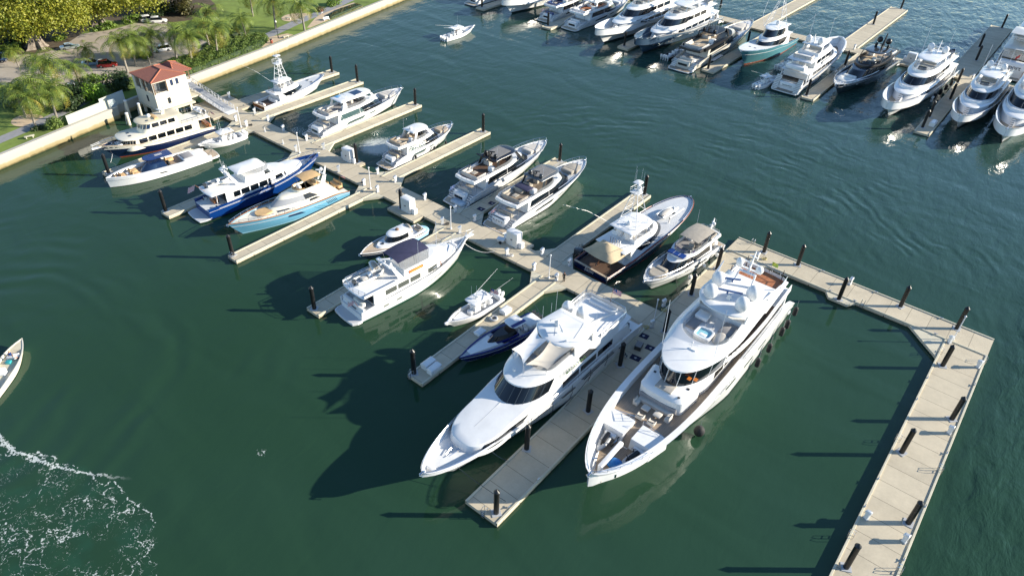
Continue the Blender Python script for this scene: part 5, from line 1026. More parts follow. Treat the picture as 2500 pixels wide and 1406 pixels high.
def scribble(b, c, d, l, h, mat, n=26):
    """a boat name too small to read in the photo, kept as flowing strokes"""
    c, d = Vector(c), Vector(d).normalized(); P = [c+d*l*(i/n-.5+.035*sin(i*2.1))+Vector((0, 0, h*.5*sin(i*1.9)*(1 if i % 7 else .2))) for i in range(n+1)]
    return b.put('name_letters', MB().tube(P, .05, 3), mat)
def flybridge(label, x, y, hd, L, W, hullm=WHITE, glass=GLASS, top='hard', topm=WHITE, tx=(.27, .55), dome=True, front=WHITE, cover=None, pad=SEAT, rake=2.4, frontg=GLASS, stern=True, names=None, flag=None, rails=.55, floor=TEAKG, supm=WHITE, stripe=None, dark=False, group=None, hwins=1):
    b = Boat(label, x, y, hd, L, W, group=group); q = L/26.; s = .75+.25*q; d = 1.75*s
    b.hull(hullm, [(0, 1.5*s), (.12, 2.15*s), (.5, 2.7*s), (1, 3.4*s)], full=2.6, wl=1.3, tr=.9, rake=rake*1.15, bul=lambda a: .75*s if a < .5*L else .75*s*max(.25, 1-(a/L-.5)*2), cap=.14, deck=NONSKID, boot=BLACK if hullm is WHITE else CHAR, flare=1.1, wlw=.84, rnd=.68)
    if hwins: b.hullwins([(.26*L, .46*L, .48, .72, .5), (.52*L, .60*L, .58, .72, .3), (.66*L, .74*L, .62, .74, .3), (.12*L, .17*L, .6, .68, .2)][:hwins+1], glass)
    b.platform(2.1*s, z=.45, mat=TEAKG if not dark else TEAK)
    if stern:
        b.box('transom_block', -.25, 1.1*s, -W*.24, W*.24, .4, d+.35, hullm if hullm is not WHITE else WHITE, .2); b.put('transom_window', MB().box(-.285, -.255, -W*.17, W*.17, d*.55, d*.85), glass, smooth=0)
        for sd in (1, -1): b.stairs(-.5, .45, 1.4*s, d, sd*W*.34, W*.16, 5, GREY)
        b.sofa(1.2*s, 2.0*s, -W*.24, W*.24, d, pad, 'a'); b.box('cockpit_table', 2.4*s, 3.3*s, -.9, .9, d+.6, d+.68, TAUPE)
    zf = d+2.15*s; m0 = plan(.17*L, .80*L, W*.40, .26*L, 2.0, W*.42); m1 = plan(.19*L, .665*L, W*.36, .2*L, 2.0, W*.38); A, B = (d-.1, m0), (zf, m1)
    b.house('deckhouse', [A, B], front if not dark else hullm)
    b.swin(A, B, .38, .9, .20*L, .42*L, .22*L, .42*L, glass); b.swin(A, B, .40, .9, .425*L, .60*L, .425*L, .54*L, glass)
    b.wshield(A, B, .30, .98, 11, frontg, mull=0)
    fd = plan(.055*L, .60*L, W*.44, .2*L, 2.1, W*.40, .3); ci = inset(plan(.07*L, .555*L, W*.40, .17*L, 2.1, W*.37, .2), .05)
    b.put('flybridge_deck', MB().loft([ring_of(inset(fd, .3), zf-.1), ring_of(fd, zf+.1), ring_of(fd, zf+.3), ring_of(inset(fd, .1), zf+rails+.1), ring_of(ci, zf+rails+.1), ring_of(inset(ci, .08), zf+.15)]), front if dark else WHITE, smooth=45)
    b.put('flybridge_floor', MB().prism([(a, c) for a, c, _ in ring_of(inset(ci, .12), 0)], zf+.16, zf+.175), floor, smooth=0)
    for sd in (1, -1): b.put('overhang_post', MB().tube([(.09*L, sd*W*.36, d+.3), (.09*L, sd*W*.37, zf)], .05, 5), STEEL)
    b.lounge_u(.1*L, .2*L, W*.33, zf+.17, pad); b.box('table', .135*L, .18*L, -.5, .5, zf+.7, zf+.78, TAUPE); b.box('wet_bar', .27*L, .31*L, -W*.3, -W*.12, zf+.17, zf+1.1, WHITE, .1); b.sofa(.33*L, .37*L, W*.05, W*.3, zf+.17, pad, 'a'); b.box('helm_console', .47*L, .51*L, -.1, W*.3, zf+.17, zf+1.15, CHAR, .15); b.sofa(.41*L, .435*L, .2, 1.2, zf+.17, pad, 'a', .6, 1.2, 'helm_seat')
    gg = [(a, c) for a, c in inset(ci, -.04)[9:]]; full = gg+[(a, -c) for a, c in gg[-2::-1]]; b.put('wind_screen', MB().sheet([[(a, c, zf+rails+.08), (a-.25, c*.95, zf+rails+.65)] for a, c in full]), CLEAR if not dark else GLASS, smooth=50)
    b.rail([(a, c, zf+rails+.05) for a, c in [(.22*L, W*.40), (.09*L, W*.385), (.055*L, W*.3), (.045*L, 0), (.055*L, -W*.3), (.09*L, -W*.385), (.22*L, -W*.40)]], .4, 1.2)
    zt = zf+2.2*s
    if top == 'hard':
        h = plan(tx[0]*L, tx[1]*L, W*.37, .1*L, 2.4, W*.34)
        for sd in (1, -1):
            for a, c in ((tx[0]*L+.2, tx[0]*L+.9), (tx[1]*L+.5, tx[1]*L-1.0)): b.put('hardtop_support', MB().loft([[(a-.35, sd*W*.375-.05, zf+.4), (a+.35, sd*W*.375-.05, zf+.4), (a+.35, sd*W*.375+.05, zf+.4), (a-.35, sd*W*.375+.05, zf+.4)], [(c-.3, sd*W*.34-.05, zt+.05), (c+.3, sd*W*.34-.05, zt+.05), (c+.3, sd*W*.34+.05, zt+.05), (c-.3, sd*W*.34+.05, zt+.05)]]), supm, smooth=0)
        b.slab('hardtop', h, zt, .2, topm, .1)
        if dome: b.dome(tx[0]*L+.9, W*.2, zt+.25, .42, 1.15, supm); b.dome(tx[0]*L+.9, -W*.2, zt+.25, .42, 1.15, supm); b.radar(tx[0]*L+1.2, 0, zt+.75, 1.3, .5, supm); b.mast(tx[0]*L+.8, zt+.2, 1.3, .7, supm)
    elif top == 'bimini': b.bimini(tx[0]*L, tx[1]*L, W*.38, zt-.1, topm, .3, zb=zf+.6); b.mast(.08*L, zf+.5, 2.2*s, .8); b.dome(.08*L, .5, zf+1.9, .3)
    for k, (a, c) in enumerate(((tx[0]*L+.3, W*.33), (tx[0]*L+.3, -W*.33))): b.ant(a, c, zt+.1, 2.4+k*.4, .05)
    zz = b.sz(.80*L)-b.bul(.8*L)
    b.put('bow_sun_pad', MB().loft([ring_of(plan(.795*L, .90*L, W*.25, .07*L, 2, W*.27), zz-.1), ring_of(plan(.795*L, .90*L, W*.25, .07*L, 2, W*.27), zz+.5), ring_of(plan(.80*L, .895*L, W*.23, .07*L, 2, W*.25), zz+.6)]), pad); b.sofa(.75*L, .79*L, -W*.2, W*.2, zz+.1, pad, '', .6)
    b.bowrail(.5*L, .7); windlass(b, .92*L, zz+.15); b.anchor()
    if names: b.names = names
    if flag: b.flag(.2, W*.0+.5, d+.4 if stern else 2, 1.7, flag, -.5, 1.0)
    b.zf, b.zt, b.d, b.s = zf, zt, d, s
    return b
def tower(b, xf, xa, w, z0, z1, x1, ztop=None, mat=ALU):
    t = MB(); 
    for sd in (1, -1):
        t.tube([(xf, sd*w, z0), (x1+.5, sd*.5, z1)], .07, 5); t.tube([(xa, sd*w, z0), (x1-.5, sd*.5, z1)], .07, 5); n = 5
        for k in range(n):
            u, v = k/n, (k+1)/n; P = lambda q, r: (q+(x1+(.5 if q == xf else -.5)-q)*r, sd*(w+(.5-w)*r), z0+(z1-z0)*r)
            t.tube([P(xf, u), P(xa, v)], .03, 4); t.tube([P(xa, u), P(xf, u)], .03, 4); t.tube([P(xa, u), P(xa, v)], .04, 4)
    for k in range(1, 6): r = k/6; y = w+(.5-w)*r; a = xa+(x1-.5-xa)*r; zz = z0+(z1-z0)*r; t.tube([(a, -y, zz), (a, y, zz)], .03, 4)
    o = b.put('tower_frame', t, mat); b.put('tower_platform', MB().prism([(a, c) for a, c, _ in ring_of(plan(x1-.9, x1+.9, .85, .5), 0)], z1-.1, z1+.02), WHITE, o); b.rail([(x1-.9, .8, z1), (x1+.8, .7, z1), (x1+1, 0, z1), (x1+.8, -.7, z1), (x1-.9, -.8, z1)], .85, .6, mat=mat)
    b.box('tower_helm', x1+.3, x1+.7, -.4, .4, z1, z1+.9, WHITE, .08, o); b.slab('tower_sunshade', plan(x1-.7, x1+.9, .7, .5), z1+1.7, .1, WHITE)
    for sd in (1, -1): b.put('shade_pole', MB().tube([(x1, sd*.6, z1), (x1, sd*.55, z1+1.7)], .03, 4), mat, o); b.ant(x1-.3, sd*.6, z1+1.2, 3.4, .03); b.ant(x1+.3, sd*.75, z1+.5, 3.2, .0)
def sportfish(label, x, y, hd, L, W, hullm=WHITE, tz=8.5, capm=None, transom=None, deckm=TEAKD, ob=True, enclosed=False, mask=GLASS, twr=True, ck=.27):
    b = Boat(label, x, y, hd, L, W, 'sport_fishing_yacht'); s = L/26.; s = (.7+.3*s)*(1.35 if enclosed else 1); c = ck*L
    b.hull(hullm, [(0, 1.25*s), (ck, 1.5*s), (.5, 2.35*s), (1, 3.5*s)], full=2.7, wl=1.6, tr=.92, rake=3.0*s, bul=lambda a: .75*s if a < c else .1, cap=.3, deck=NONSKID, boot=REDB if hullm is not WHITE else CHAR, capmat=capm, flare=1.1, rnd=.55)
    b.put('cockpit_sole', MB().prism([(.3, -W*.40), (c, -W*.43), (c, W*.43), (.3, W*.40)], .5*s, .78*s), deckm, smooth=0)
    if transom: b.put('transom_panel', MB().loft([[(-.03, -W*.42, .35), (-.03, W*.42, .35), (-.05, W*.44, 1.2*s), (-.05, -W*.44, 1.2*s)]], False, True), transom, smooth=0); b.put('transom_cap', MB().box(-.06, .34, -W*.45, W*.45, 1.24*s, 1.3*s), TEAKG, smooth=0)
    d = 1.45*s; z1 = d+1.75*s; A = (d-.2, plan(c, .72*L, W*.42, .32*L, 1.9, W*.42)); B = (z1, plan(c-.1, .60*L, W*.37, .24*L, 1.9, W*.39)); b.house('salon', [A, B], WHITE)
    b.swin(A, B, .42, .9, c+.1*L, .60*L, c+.05*L, .50*L, mask, n=12); b.wshield(A, B, .38, .95, 12 if not enclosed else 10, mask)
    b.slab('bridge_deck', plan(c-.06*L, .595*L, W*.39, .22*L, 2, W*.40, .2), z1-.03, .16, WHITE)
    w0 = plan(c+.06*L, .545*L, W*.31, .14*L, 2.2); 
    if enclosed:
        z2 = z1+1.7*s; C, D = (z1+.1, plan(c+.02*L, .56*L, W*.33, .2*L, 2)), (z2, plan(c+.04*L, .49*L, W*.29, .16*L, 2)); b.house('enclosed_bridge', [C, D], WHITE); b.wshield(C, D, .25, .95, 10, mask); b.swin(C, D, .45, .9, .30*L, .42*L, .31*L, .40*L, mask); b.slab('bridge_roof', plan(c-.02*L, .51*L, W*.32, .16*L, 2), z2-.02, .2, WHITE, .1); zt = z2+.2
    else:
        b.put('bridge_coaming', MB().loft([ring_of(w0, z1+.1), ring_of(inset(w0, .1), z1+.85), ring_of(inset(w0, .25), z1+.85), ring_of(inset(w0, .3), z1+.2)]), WHITE); b.box('helm_pod', .38*L, .42*L, -.5, .5, z1+.2, z1+1.2, WHITE, .1)
        for k in (-1, 1): b.sofa(.345*L, .37*L, k*.6-.4, k*.6+.4, z1+.2, SEAT, 'a', .5, 1.2, 'helm_seat')
        b.sofa(.45*L, .50*L, -W*.22, W*.22, z1+.2, WHITE, 'f'); zt = z1+2.3*s; b.slab('hardtop', plan(c+.02*L, .49*L, W*.31, .07*L, 2.6), zt, .14, WHITE, .06)
        pm = MB()
        for sd in (1, -1):
            for a in (.30, .38, .46): pm.tube([(a*L+.2, sd*W*.30, z1+.4), (a*L, sd*W*.29, zt)], .04, 4)
        b.put('hardtop_frame', pm, ALU); b.put('clear_enclosure', MB().sheet([[(a*L, W*.3, z1+.9), (a*L, W*.29, zt)] for a in (.36, .42, .475)]).sheet([[(.478*L, y, z1+.9), (.475*L, y, zt)] for y in (-W*.28, 0, W*.28)]), CLEAR, smooth=0)
    if twr: tower(b, .455*L, .30*L, W*.31, z1+.1 if not enclosed else zt, tz, .36*L); 
    if ob:
        for sd in (1, -1): b.put('outrigger', MB().tube([(.36*L, sd*W*.38, z1+.4), (.22*L, sd*(W*.5+2.6), z1+3.6), (.05*L, sd*(W*.5+4.2), z1+6.2)], .035, 4, r2=.015), ALU)
    b.dome(.33*L, .0, zt+.1, .4*s); b.hatch(.78*L, .8, b.sz(.78*L)-.1, .6, CHAR); b.hatch(.78*L, -.8, b.sz(.78*L)-.1, .6, CHAR); b.bowrail(.75*L, .12, .2); b.anchor()
    m = MB()
    for k in range(5): m.box(.3*W*0+c-.8+.0*k, c-.7, -1.2+k*.5, -1.15+k*.5, z1+.2, z1+1.4)
    b.put('rod_rack', m, CHAR, smooth=0); b.box('bait_station', c-.9, c-.1, -W*.3, W*.3, .78*s, 1.6*s, WHITE, .06); b.z1, b.zt, b.s = z1, zt, s
    return b
def bigyacht(label, x, y, hd, L, W, hullm=WHITE, aft=False, mul=1., domes=2, glass=GLASS, fb=True, sternm=None, bowstairs=True, fbrail=True, upper=True, decks=TEAKG, tall=1.):
    """raised pilothouse yacht with Portuguese bridge, round brow and flybridge"""
    b = Boat(label, x, y, hd, L, W); s = mul
    b.hull(hullm, [(0, 2.2*s), (.08, 2.6*s), (.5, 3.5*s), (.78, 4.9*s), (1, 5.6*s)], full=2.7, wl=1.0, tr=.9, rake=5.2*s, bul=lambda a: .8*s if a < .6*L else (.8+1.2*min(1, (a/L-.6)/.12))*s, cap=.25, deck=decks, boot=BLACK, flare=1.5, wlw=.78, rnd=.52)
    if hullm is not WHITE: 
        for sd in (1, -1): b.strip_on_hull('white_sheer_band', ((.01*L, .70), (.985*L, .70), (.985*L, 1.0), (.01*L, 1.0)), WHITE, sd, n=26)
    b.hullwins([(.2*L, .26*L, .5, .6), (.32*L, .38*L, .5, .6), (.44*L, .5*L, .52, .6), (.60*L, .66*L, .6, .66)], glass if hullm is WHITE else LGREY)
    d = 2.5*s; z1 = d+2.3*s; A = (d, plan(.14*L, .80*L, W*.40, .24*L, 2.0)); B = (z1, plan(.14*L, .76*L, W*.41, .22*L, 2.0)); b.house('main_deckhouse', [A, B], WHITE)
    for k in range(5): b.swin(A, B, .4, .8, (.20+.085*k)*L, (.275+.085*k)*L, mat=glass)
    b.slab('fore_brow', plan(.08*L, .80*L, W*.455, .26*L, 2.0, W*.42, .4), z1-.05, .3, WHITE, .15); z2 = z1+.2
    if bowstairs: b.stairs(.835*L, b.sz(.83*L)-2.1*s, .775*L, z1+.1, 0, .9, 6, CHAR)
    z3 = z2+2.4*s; C, D = (z2, plan(.22*L, .71*L, W*.37, .18*L, 2.1)), (z3, plan(.22*L, .645*L, W*.355, .17*L, 2.1)); 
    b.put('bridge_wall', MB().loft([ring_of(plan(.36*L, .735*L, W*.42, .2*L, 2), z2), ring_of(plan(.36*L, .725*L, W*.42, .2*L, 2), z2+.75*s), ring_of(plan(.36*L, .715*L, W*.405, .195*L, 2), z2+.75*s), ring_of(plan(.36*L, .71*L, W*.40, .19*L, 2), z2+.1)], False, False), WHITE)
    b.house('pilothouse', [C, D], WHITE); b.wshield(C, D, .3, .93, 12, GLASS, mull=6, mm=CHAR)
    for k in range(3): b.swin(C, D, .4, .85, (.26+.085*k)*L, (.335+.085*k)*L, mat=glass)
    b.slab('pilothouse_roof', plan(.12*L, .655*L, W*.39, .2*L, 2.0, W*.38, .3), z3-.05, .28, WHITE, .12); z4 = z3+.3
    if fb:
        co = plan(.28*L, .60*L, W*.32, .14*L, 2.1); b.put('flybridge_coaming', MB().loft([ring_of(co, z4-.1), ring_of(inset(co, .15), z4+.7*s), ring_of(inset(co, .3), z4+.7*s), ring_of(inset(co, .35), z4+.02)]), WHITE); gg = inset(co, .2)[9:]; full = list(gg)+[(a, -c) for a, c in gg[-2::-1]]; b.put('wind_screen', MB().sheet([[(a, c, z4+.65*s), (a-.3, c*.95, z4+1.3*s)] for a, c in full]), CLEAR, smooth=50)
        b.sofa(.42*L, .45*L, -W*.2, W*.2, z4, SEAT, 'a'); b.box('helm_console', .53*L, .55*L, -1, 1, z4, z4+1.0, CHAR, .1); z5 = z4+2.3*s
        for sd in (1, -1): b.put('hardtop_support', MB().loft([[(.34*L-.5, sd*W*.3-.06, z4), (.34*L+.6, sd*W*.3-.06, z4), (.34*L+.6, sd*W*.3+.06, z4), (.34*L-.5, sd*W*.3+.06, z4)], [(.36*L-.4, sd*W*.28-.06, z5), (.36*L+.4, sd*W*.28-.06, z5), (.36*L+.4, sd*W*.28+.06, z5), (.36*L-.4, sd*W*.28+.06, z5)]]), WHITE, smooth=0); b.put('hardtop_post', MB().tube([(.52*L, sd*W*.27, z4+.5), (.50*L, sd*W*.26, z5)], .06, 5), STEEL)
        b.slab('hardtop', plan(.30*L, .53*L, W*.31, .08*L, 2.2), z5-.05, .25, WHITE, .12)
        zd = z5+.3; 
    else: zd = z4
    b.mast(.345*L, zd-.1, 2.6*s, 1.8); b.radar(.39*L, 0, zd+.6, 2.4, .4)
    if domes: 
        for sd in (1, -1): b.dome(.345*L, sd*W*.19, zd+.05, .85*s, 1.2)
    b.ant(.42*L, W*.3, zd-.2, 7*s, .0, .04); b.ant(.42*L, -W*.3, zd-.2, 7*s, .0, .04)
    if fbrail: b.rail([(.3*L, W*.38, z4-.05), (.14*L, W*.37, z4-.05), (.125*L, 0, z4-.05), (.14*L, -W*.37, z4-.05), (.3*L, -W*.38, z4-.05)], .9, 1.5)
    b.lounge_u(.16*L, .22*L, W*.28, z4, SEAT)
    b.platform(1.8*s, z=.6, mat=decks); b.box('transom_wall', .1, .8, -W*.26, W*.26, .5, 2.6*s, WHITE, .2)
    for sd in (1, -1): b.stairs(-.1, .6, 2.4, 2.1*s, sd*W*.34, W*.13, 7, CHAR); b.put('deck_pillar', MB().box(.09*L, .1*L, sd*W*.4-.1, sd*W*.4+.1, d-.4, z1), WHITE, smooth=0)
    b.sofa(1.2, 2.0, -W*.25, W*.25, 1.9*s, SEAT, 'a'); windlass(b, .92*L, b.sz(.92*L)-2.0*s); b.anchor(); b.rail([(a, b.hw(a)-.15, b.sz(a)) for a in (.1*L, .3*L, .5*L, .62*L)], .4, 2); b.rail([(a, -b.hw(a)+.15, b.sz(a)) for a in (.1*L, .3*L, .5*L, .62*L)], .4, 2)
    b.z = (d, z1, z2, z3, z4, zd); return b
# ------------------------------------------------------------------ the largest yacht, teak bow lounge, nearest the basin
b = Boat('largest white yacht with teak bow lounge, four big domes and hot tub on roof', -23.1, 96.0, -90, 50.4, 10.6)
bf = lambda x: 2.3 if x > 42.3 else (1.15 if x > 7 else 1.15+.12*(7-x))
b.hull(WHITE, [(0, 2.9), (.04, 3.9), (.10, 5.0), (.6, 5.5), (.8, 5.8), (1, 6.2)], full=3.0, wl=1.25, tr=.93, rake=5.6, rnd=.66, bul=bf, cap=.8, deck=TEAK, flare=1.15, boot=CHAR, bootf=.05, n=40, tm=.5)
dz = 4.45
b.hullwins([(12, 15, .55, .68), (17, 20, .55, .68), (23, 26, .55, .68), (29, 31.5, .57, .68), (34, 36, .6, .7)])
b.strip_on_hull('knuckle_line', ((4, .80), (46, .80), (46, .82), (4, .82)), LGREY, 1, n=24); b.strip_on_hull('knuckle_line', ((4, .80), (46, .80), (46, .82), (4, .82)), LGREY, -1, n=24)
# bow well with two white blocks and steps between them
for y0, y1 in ((.55, 3.45), (-3.45, -.55)):
    b.put('deck_block', MB().loft([[(42.5, y0*.96, 3.4), (42.5, y1*.96, 3.4), (42.2, y1, 5.25), (42.2, y0, 5.25)], [(39.4, y0, 3.4), (39.4, y1*1.16 if abs(y1) > abs(y0) else y1, 3.4), (39.4, y1*1.16 if abs(y1) > abs(y0) else y1, 5.25), (39.4, y0*1.16 if abs(y0) > abs(y1) else y0, 5.25)]]), WHITE, smooth=0)
    m_ = (y0+y1)/2; b.box('cushion', 42.35, 42.9, m_-.75, m_+.75, 4.3, 4.7, WHITE, .08)
b.stairs(42.6, 3.6, 39.4, 4.5, 0, .95, 7)
b.rail([(39.6, -3.6, dz+.1), (39.6, -.6, dz+.9)], .8, 1.2); b.rail([(39.6, .6, dz+.9), (39.6, 3.6, dz+.2)], .8, 1.2)
b.put('crane_boom', MB().loft([ring_of([(43.4, 0), (43.4, .26), (43.9, .26), (43.9, 0)], 4.8), ring_of([(43.4, 0), (43.4, .26), (43.9, .26), (43.9, 0)], 5.2)]).box(43.4, 48.2, -.28, .28, 5.0, 5.42, .08), WHITE)
b.put('crane_pedestal', MB().tube([(47.9, 0, 3.9), (47.9, 0, 5.1)], .34, 10), WHITE)
b.box('teak_hatch', 48.0, 49.0, -.9, .9, 4.0, 4.15, TEAKG); b.anchor()
for yy in (-1.6, 1.6): b.put('mooring_winch', MB().tube([(47.2, yy, 3.9), (47.2, yy, 4.5)], .22, 8).tube([(47.2, yy, 4.5), (46.6, yy*.8, 4.3)], .1, 6), STEEL)
# lounge furniture
b.sofa(34.9, 35.6, -2.4, 2.4, dz, SEAT, '', .55); b.sofa(35.6, 36.6, -2.6, -1.9, dz, SEAT, 'r', .55, 1.0); b.sofa(35.6, 36.6, 1.9, 2.6, dz, SEAT, 'l', .55, 1.0); b.box('back_cushion', 34.7, 35.0, -2.6, 2.6, dz+.4, dz+1.1, GREY, .1)
for yy in (-.75, .95): b.box('lounge_table', 36.0, 36.9, yy-.5, yy+.5, dz+.4, dz+.6, SEAT, .05)
# coach roof, sun pad
c0 = plan(30.5, 34.9, 3.1, 1.3, 3.2, 3.4); c1 = plan(30.5, 34.5, 2.8, 1.2, 3.0, 3.1)
b.house('coach_roof', [(dz-.1, c0), (6.4, c0), (6.75, c1), (6.85, inset(c1, .4))], WHITE)
b.put('sun_pad', MB().box(32.2, 34.2, -1.15, 1.15, 6.84, 7.0, .05), LINES); b.hatch(31.9, 2.4, 6.84, .35, CHAR); b.hatch(34.0, 2.2, 6.84, .3, CHAR); b.hatch(31.9, -2.4, 6.84, .35, CHAR)
# main deckhouse
h0 = plan(9, 31.8, 3.55, 5, 2.3); h1 = plan(9, 31.4, 3.5, 5, 2.3)
L0, L1 = (dz-.1, h0), (7.05, h1); b.house('main_deckhouse', [L0, L1], WHITE)
for x0 in (11, 14.2, 17.4, 20.6, 23.8): b.swin(L0, L1, .35, .8, x0, x0+2.7, mat=GLASS)
# upper deck slab wide over the side decks aft, narrow forward
ud = plan(3.2, 28, 4.75, 15, 3.0, 4.4); b.slab('upper_deck', ud, 6.95, .25, WHITE)
for sd in (1, -1):
    m = MB(); n = 24
    for i in range(n): 
        xa, xb = 3.3+i*.95, 3.3+(i+1)*.95; ya, yb = b.yat(ud, xa)-.02, b.yat(ud, xb)-.02; za = 8.05-.5*max(0, (i-17)/7)**2*2
        m.loft([[(xa, sd*(ya-.16), 7.1), (xa, sd*ya, 7.1), (xa, sd*(ya-.05), za), (xa, sd*(ya-.16), za)], [(xb, sd*(yb-.16), 7.1), (xb, sd*yb, 7.1), (xb, sd*(yb-.05), za), (xb, sd*(yb-.16), za)]], False, False)
    b.put('upper_bulwark', m, WHITE)
    q = [(x, b.yat(ud, x)-.2, 7.215) for x in (9, 12, 15, 18, 21, 23)]; b.put('side_deck_planking', MB().sheet([[(x, sd*3.3, z) for x, y, z in q], [(x, sd*y, z) for x, y, z in q]][::sd]), TEAKD, smooth=0)
w0 = plan(8.5, 32.9, 3.75, 9.0, 2.05); w1 = plan(8.5, 32.2, 3.85, 9.0, 2.05); W0, W1_ = (6.75, w0), (9.15, w1)
b.house('wheelhouse', [(6.7, inset(w0, .02)), W1_], WHITE)
b.wshield(W0, W1_, .12, .93, 13, GLASS, mull=7)
for x0 in (11, 14, 17): b.swin(W0, W1_, .3, .8, x0, x0+2.6)
b.swin(W0, W1_, .2, .9, 19.9, 23.8, 20.3, 23.8)
for yy in (1.9, 2.6): b.put('orange_blind', MB().box(31.2-(yy-1.9)*.5, 31.8-(yy-1.9)*.5, yy, yy+.45, 7.9, 7.95).xf(Matrix.Translation((.2, 0, .5))), ORANGE, smooth=0)
# roof with sunken hot tub cockpit
ro = plan(8.0, 32.8, 4.45, 11.5, 2.0, 4.1); ci = plan(19.2, 26.4, 3.3, 3.6, 2.2, 3.1)
mid = lerp_h(ro, ci, .55)
b.put('roof_deck', MB().loft([ring_of(inset(ro, .3), 9.1), ring_of(ro, 9.28), ring_of(inset(ro, .08), 9.45), ring_of(mid, 9.75), ring_of(inset(ci, -.25), 9.95), ring_of(ci, 9.95), ring_of(inset(ci, .12), 8.95)], True, True), WHITE, smooth=50)
b.put('cockpit_floor', MB().prism([(x, y) for x, y, z in ring_of(inset(ci, .14), 0)], 8.96, 8.98), M('weathered teak floor', (.20, .15, .12), .8), smooth=0)
gm = MB(); gg = [(x, y, 0) for x, y in inset(ci, -.05)[9:]]; full = [(x, y) for x, y, _ in gg]+[(x, -y) for x, y, _ in gg[-2::-1]]
gm.sheet([[(x, y, 9.95), (x-.12, y*.98, 10.5)] for x, y in full]); b.put('wind_screen', gm, CLEAR, smooth=50)
tub = lambda r, z, rr=.35: [(24.1+x*r, y*r, z) for x, y in [(cos(a)*abs(cos(a))**-.5 if abs(cos(a)) > 1e-6 else 0, sin(a)*abs(sin(a))**-.5 if abs(sin(a)) > 1e-6 else 0) for a in [2*pi*k/24+.13 for k in range(24)]]]
o = b.put('hot_tub', MB().loft([tub(1.15, 8.97), tub(1.22, 9.75), tub(1.15, 9.85), tub(.95, 9.83), tub(.86, 9.3), tub(.4, 9.25)]), WHITE); b.put('tub_water', MB().loft([tub(.90, 9.6), tub(.89, 9.63)]), WATERB, o); b.box('tub_seat', 24.0, 24.75, -.55, .55, 9.3, 9.66, WHITE, .1, o)
b.put('grab_rail', MB().tube([(22.85, -.5, 9.0), (22.85, -.5, 10.2), (22.5, -.5, 10.3), (22.3, -.5, 9.0)], .035, 5), STEEL)
b.put('grab_rail', MB().tube([(22.85, .5, 9.0), (22.85, .5, 10.2), (22.5, .5, 10.3), (22.3, .5, 9.0)], .035, 5), STEEL)
b.put('covered_lounger', MB().ell((23.2, 1.95, 9.0), (1.5, .95, .75), 14, 6, 0), SEAT, smooth=60); b.box('lounge_seat', 19.6, 22.2, 1.1, 2.9, 8.98, 9.5, GREY, .12); b.box('lounge_seat', 19.6, 23.8, -2.9, -1.5, 8.98, 9.45, GREY, .15); b.box('bar_counter', 19.9, 21.6, -2.7, -.9, 9.46, 9.95, WHITE, .15)
# hardtop, domes, radar mast
ht = plan(12.2, 21.0, 4.15, 4.2, 2.3, 3.9)
for x in (14.0, 18.6):
    for sd in (-1, 1): b.put('hardtop_pillar', MB().loft([[(x-.5, sd*3.3-.1, 9.3), (x+.5, sd*3.3-.1, 9.3), (x+.5, sd*3.3+.1, 9.3), (x-.5, sd*3.3+.1, 9.3)], [(x-.9, sd*3.5-.1, 11.35), (x+.3, sd*3.5-.1, 11.35), (x+.3, sd*3.5+.1, 11.35), (x-.9, sd*3.5+.1, 11.35)]]), WHITE, smooth=0)
b.box('bar_unit', 14.2, 17.5, -2.0, 2.0, 9.4, 11.3, CHAR, .05)
b.slab('hardtop', ht, 11.3, .32, WHITE, .16)
for sd in (-1, 1):
    b.put('hardtop_fin', MB().loft([[(14.5, sd*3.7, 11.4), (14.0, sd*4.2, 11.4), (14.0, sd*4.2, 11.62), (14.5, sd*3.7, 11.7)], [(10.2, sd*4.3, 11.9), (10.0, sd*4.45, 11.9), (10.0, sd*4.45, 12.0), (10.2, sd*4.3, 12.0)]]), WHITE)
for x, y in ((19.0, -2.2), (15.7, -2.6), (15.5, 2.4), (18.8, 2.3)): b.dome(x, y, 11.75, .98, 1.2)
b.radar(17.6, -.4, 12.5, 4.0, .35, M('blue grey scanner', (.07, .13, .28), .3)); b.radar(15.2, -.9, 12.9, 2.2, .5, M('blue grey scanner', (.07, .13, .28), .3))
b.put('radar_pedestal', MB().loft([ring_of([(17.2, 0), (17.2, .3), (18, .3), (18, 0)], 11.7), ring_of([(17.4, 0), (17.4, .18), (17.8, .18), (17.8, 0)], 12.4)]), WHITE)
b.arch(13.4, 1.3, 11.6, 13.2, -1.0, .6); b.mast(12.2, 13.1, 3.0, 2.2); b.dome(11.4, -1.7, 13.3, .55); b.dome(11.6, 1.3, 13.3, .55); b.put('mast_arm', MB().box(11.3, 11.7, -2, 1.6, 13.15, 13.3, .04), WHITE)
for k in range(6): b.ant(12.0+.3*k, -1.2+.5*k, 13.1, 1.0+.3*(k % 3), 0)
b.ant(29.3, -3.3, 9.4, 7.5, .06, .045); b.ant(28.0, 3.3, 9.4, 8.5, .02, .03)
b.put('roof_light_bar', MB().tube([(28.2, .2, 9.8), (28.2, .2, 10.9)], .05, 5).tube([(28.2, -.2, 10.4), (27.6, .8, 10.4)], .06, 5).box(28.0, 28.3, .0, .9, 9.75, 9.95).ell((28.2, .2, 11.0), (.16, .16, .14), 8, 5), WHITE)
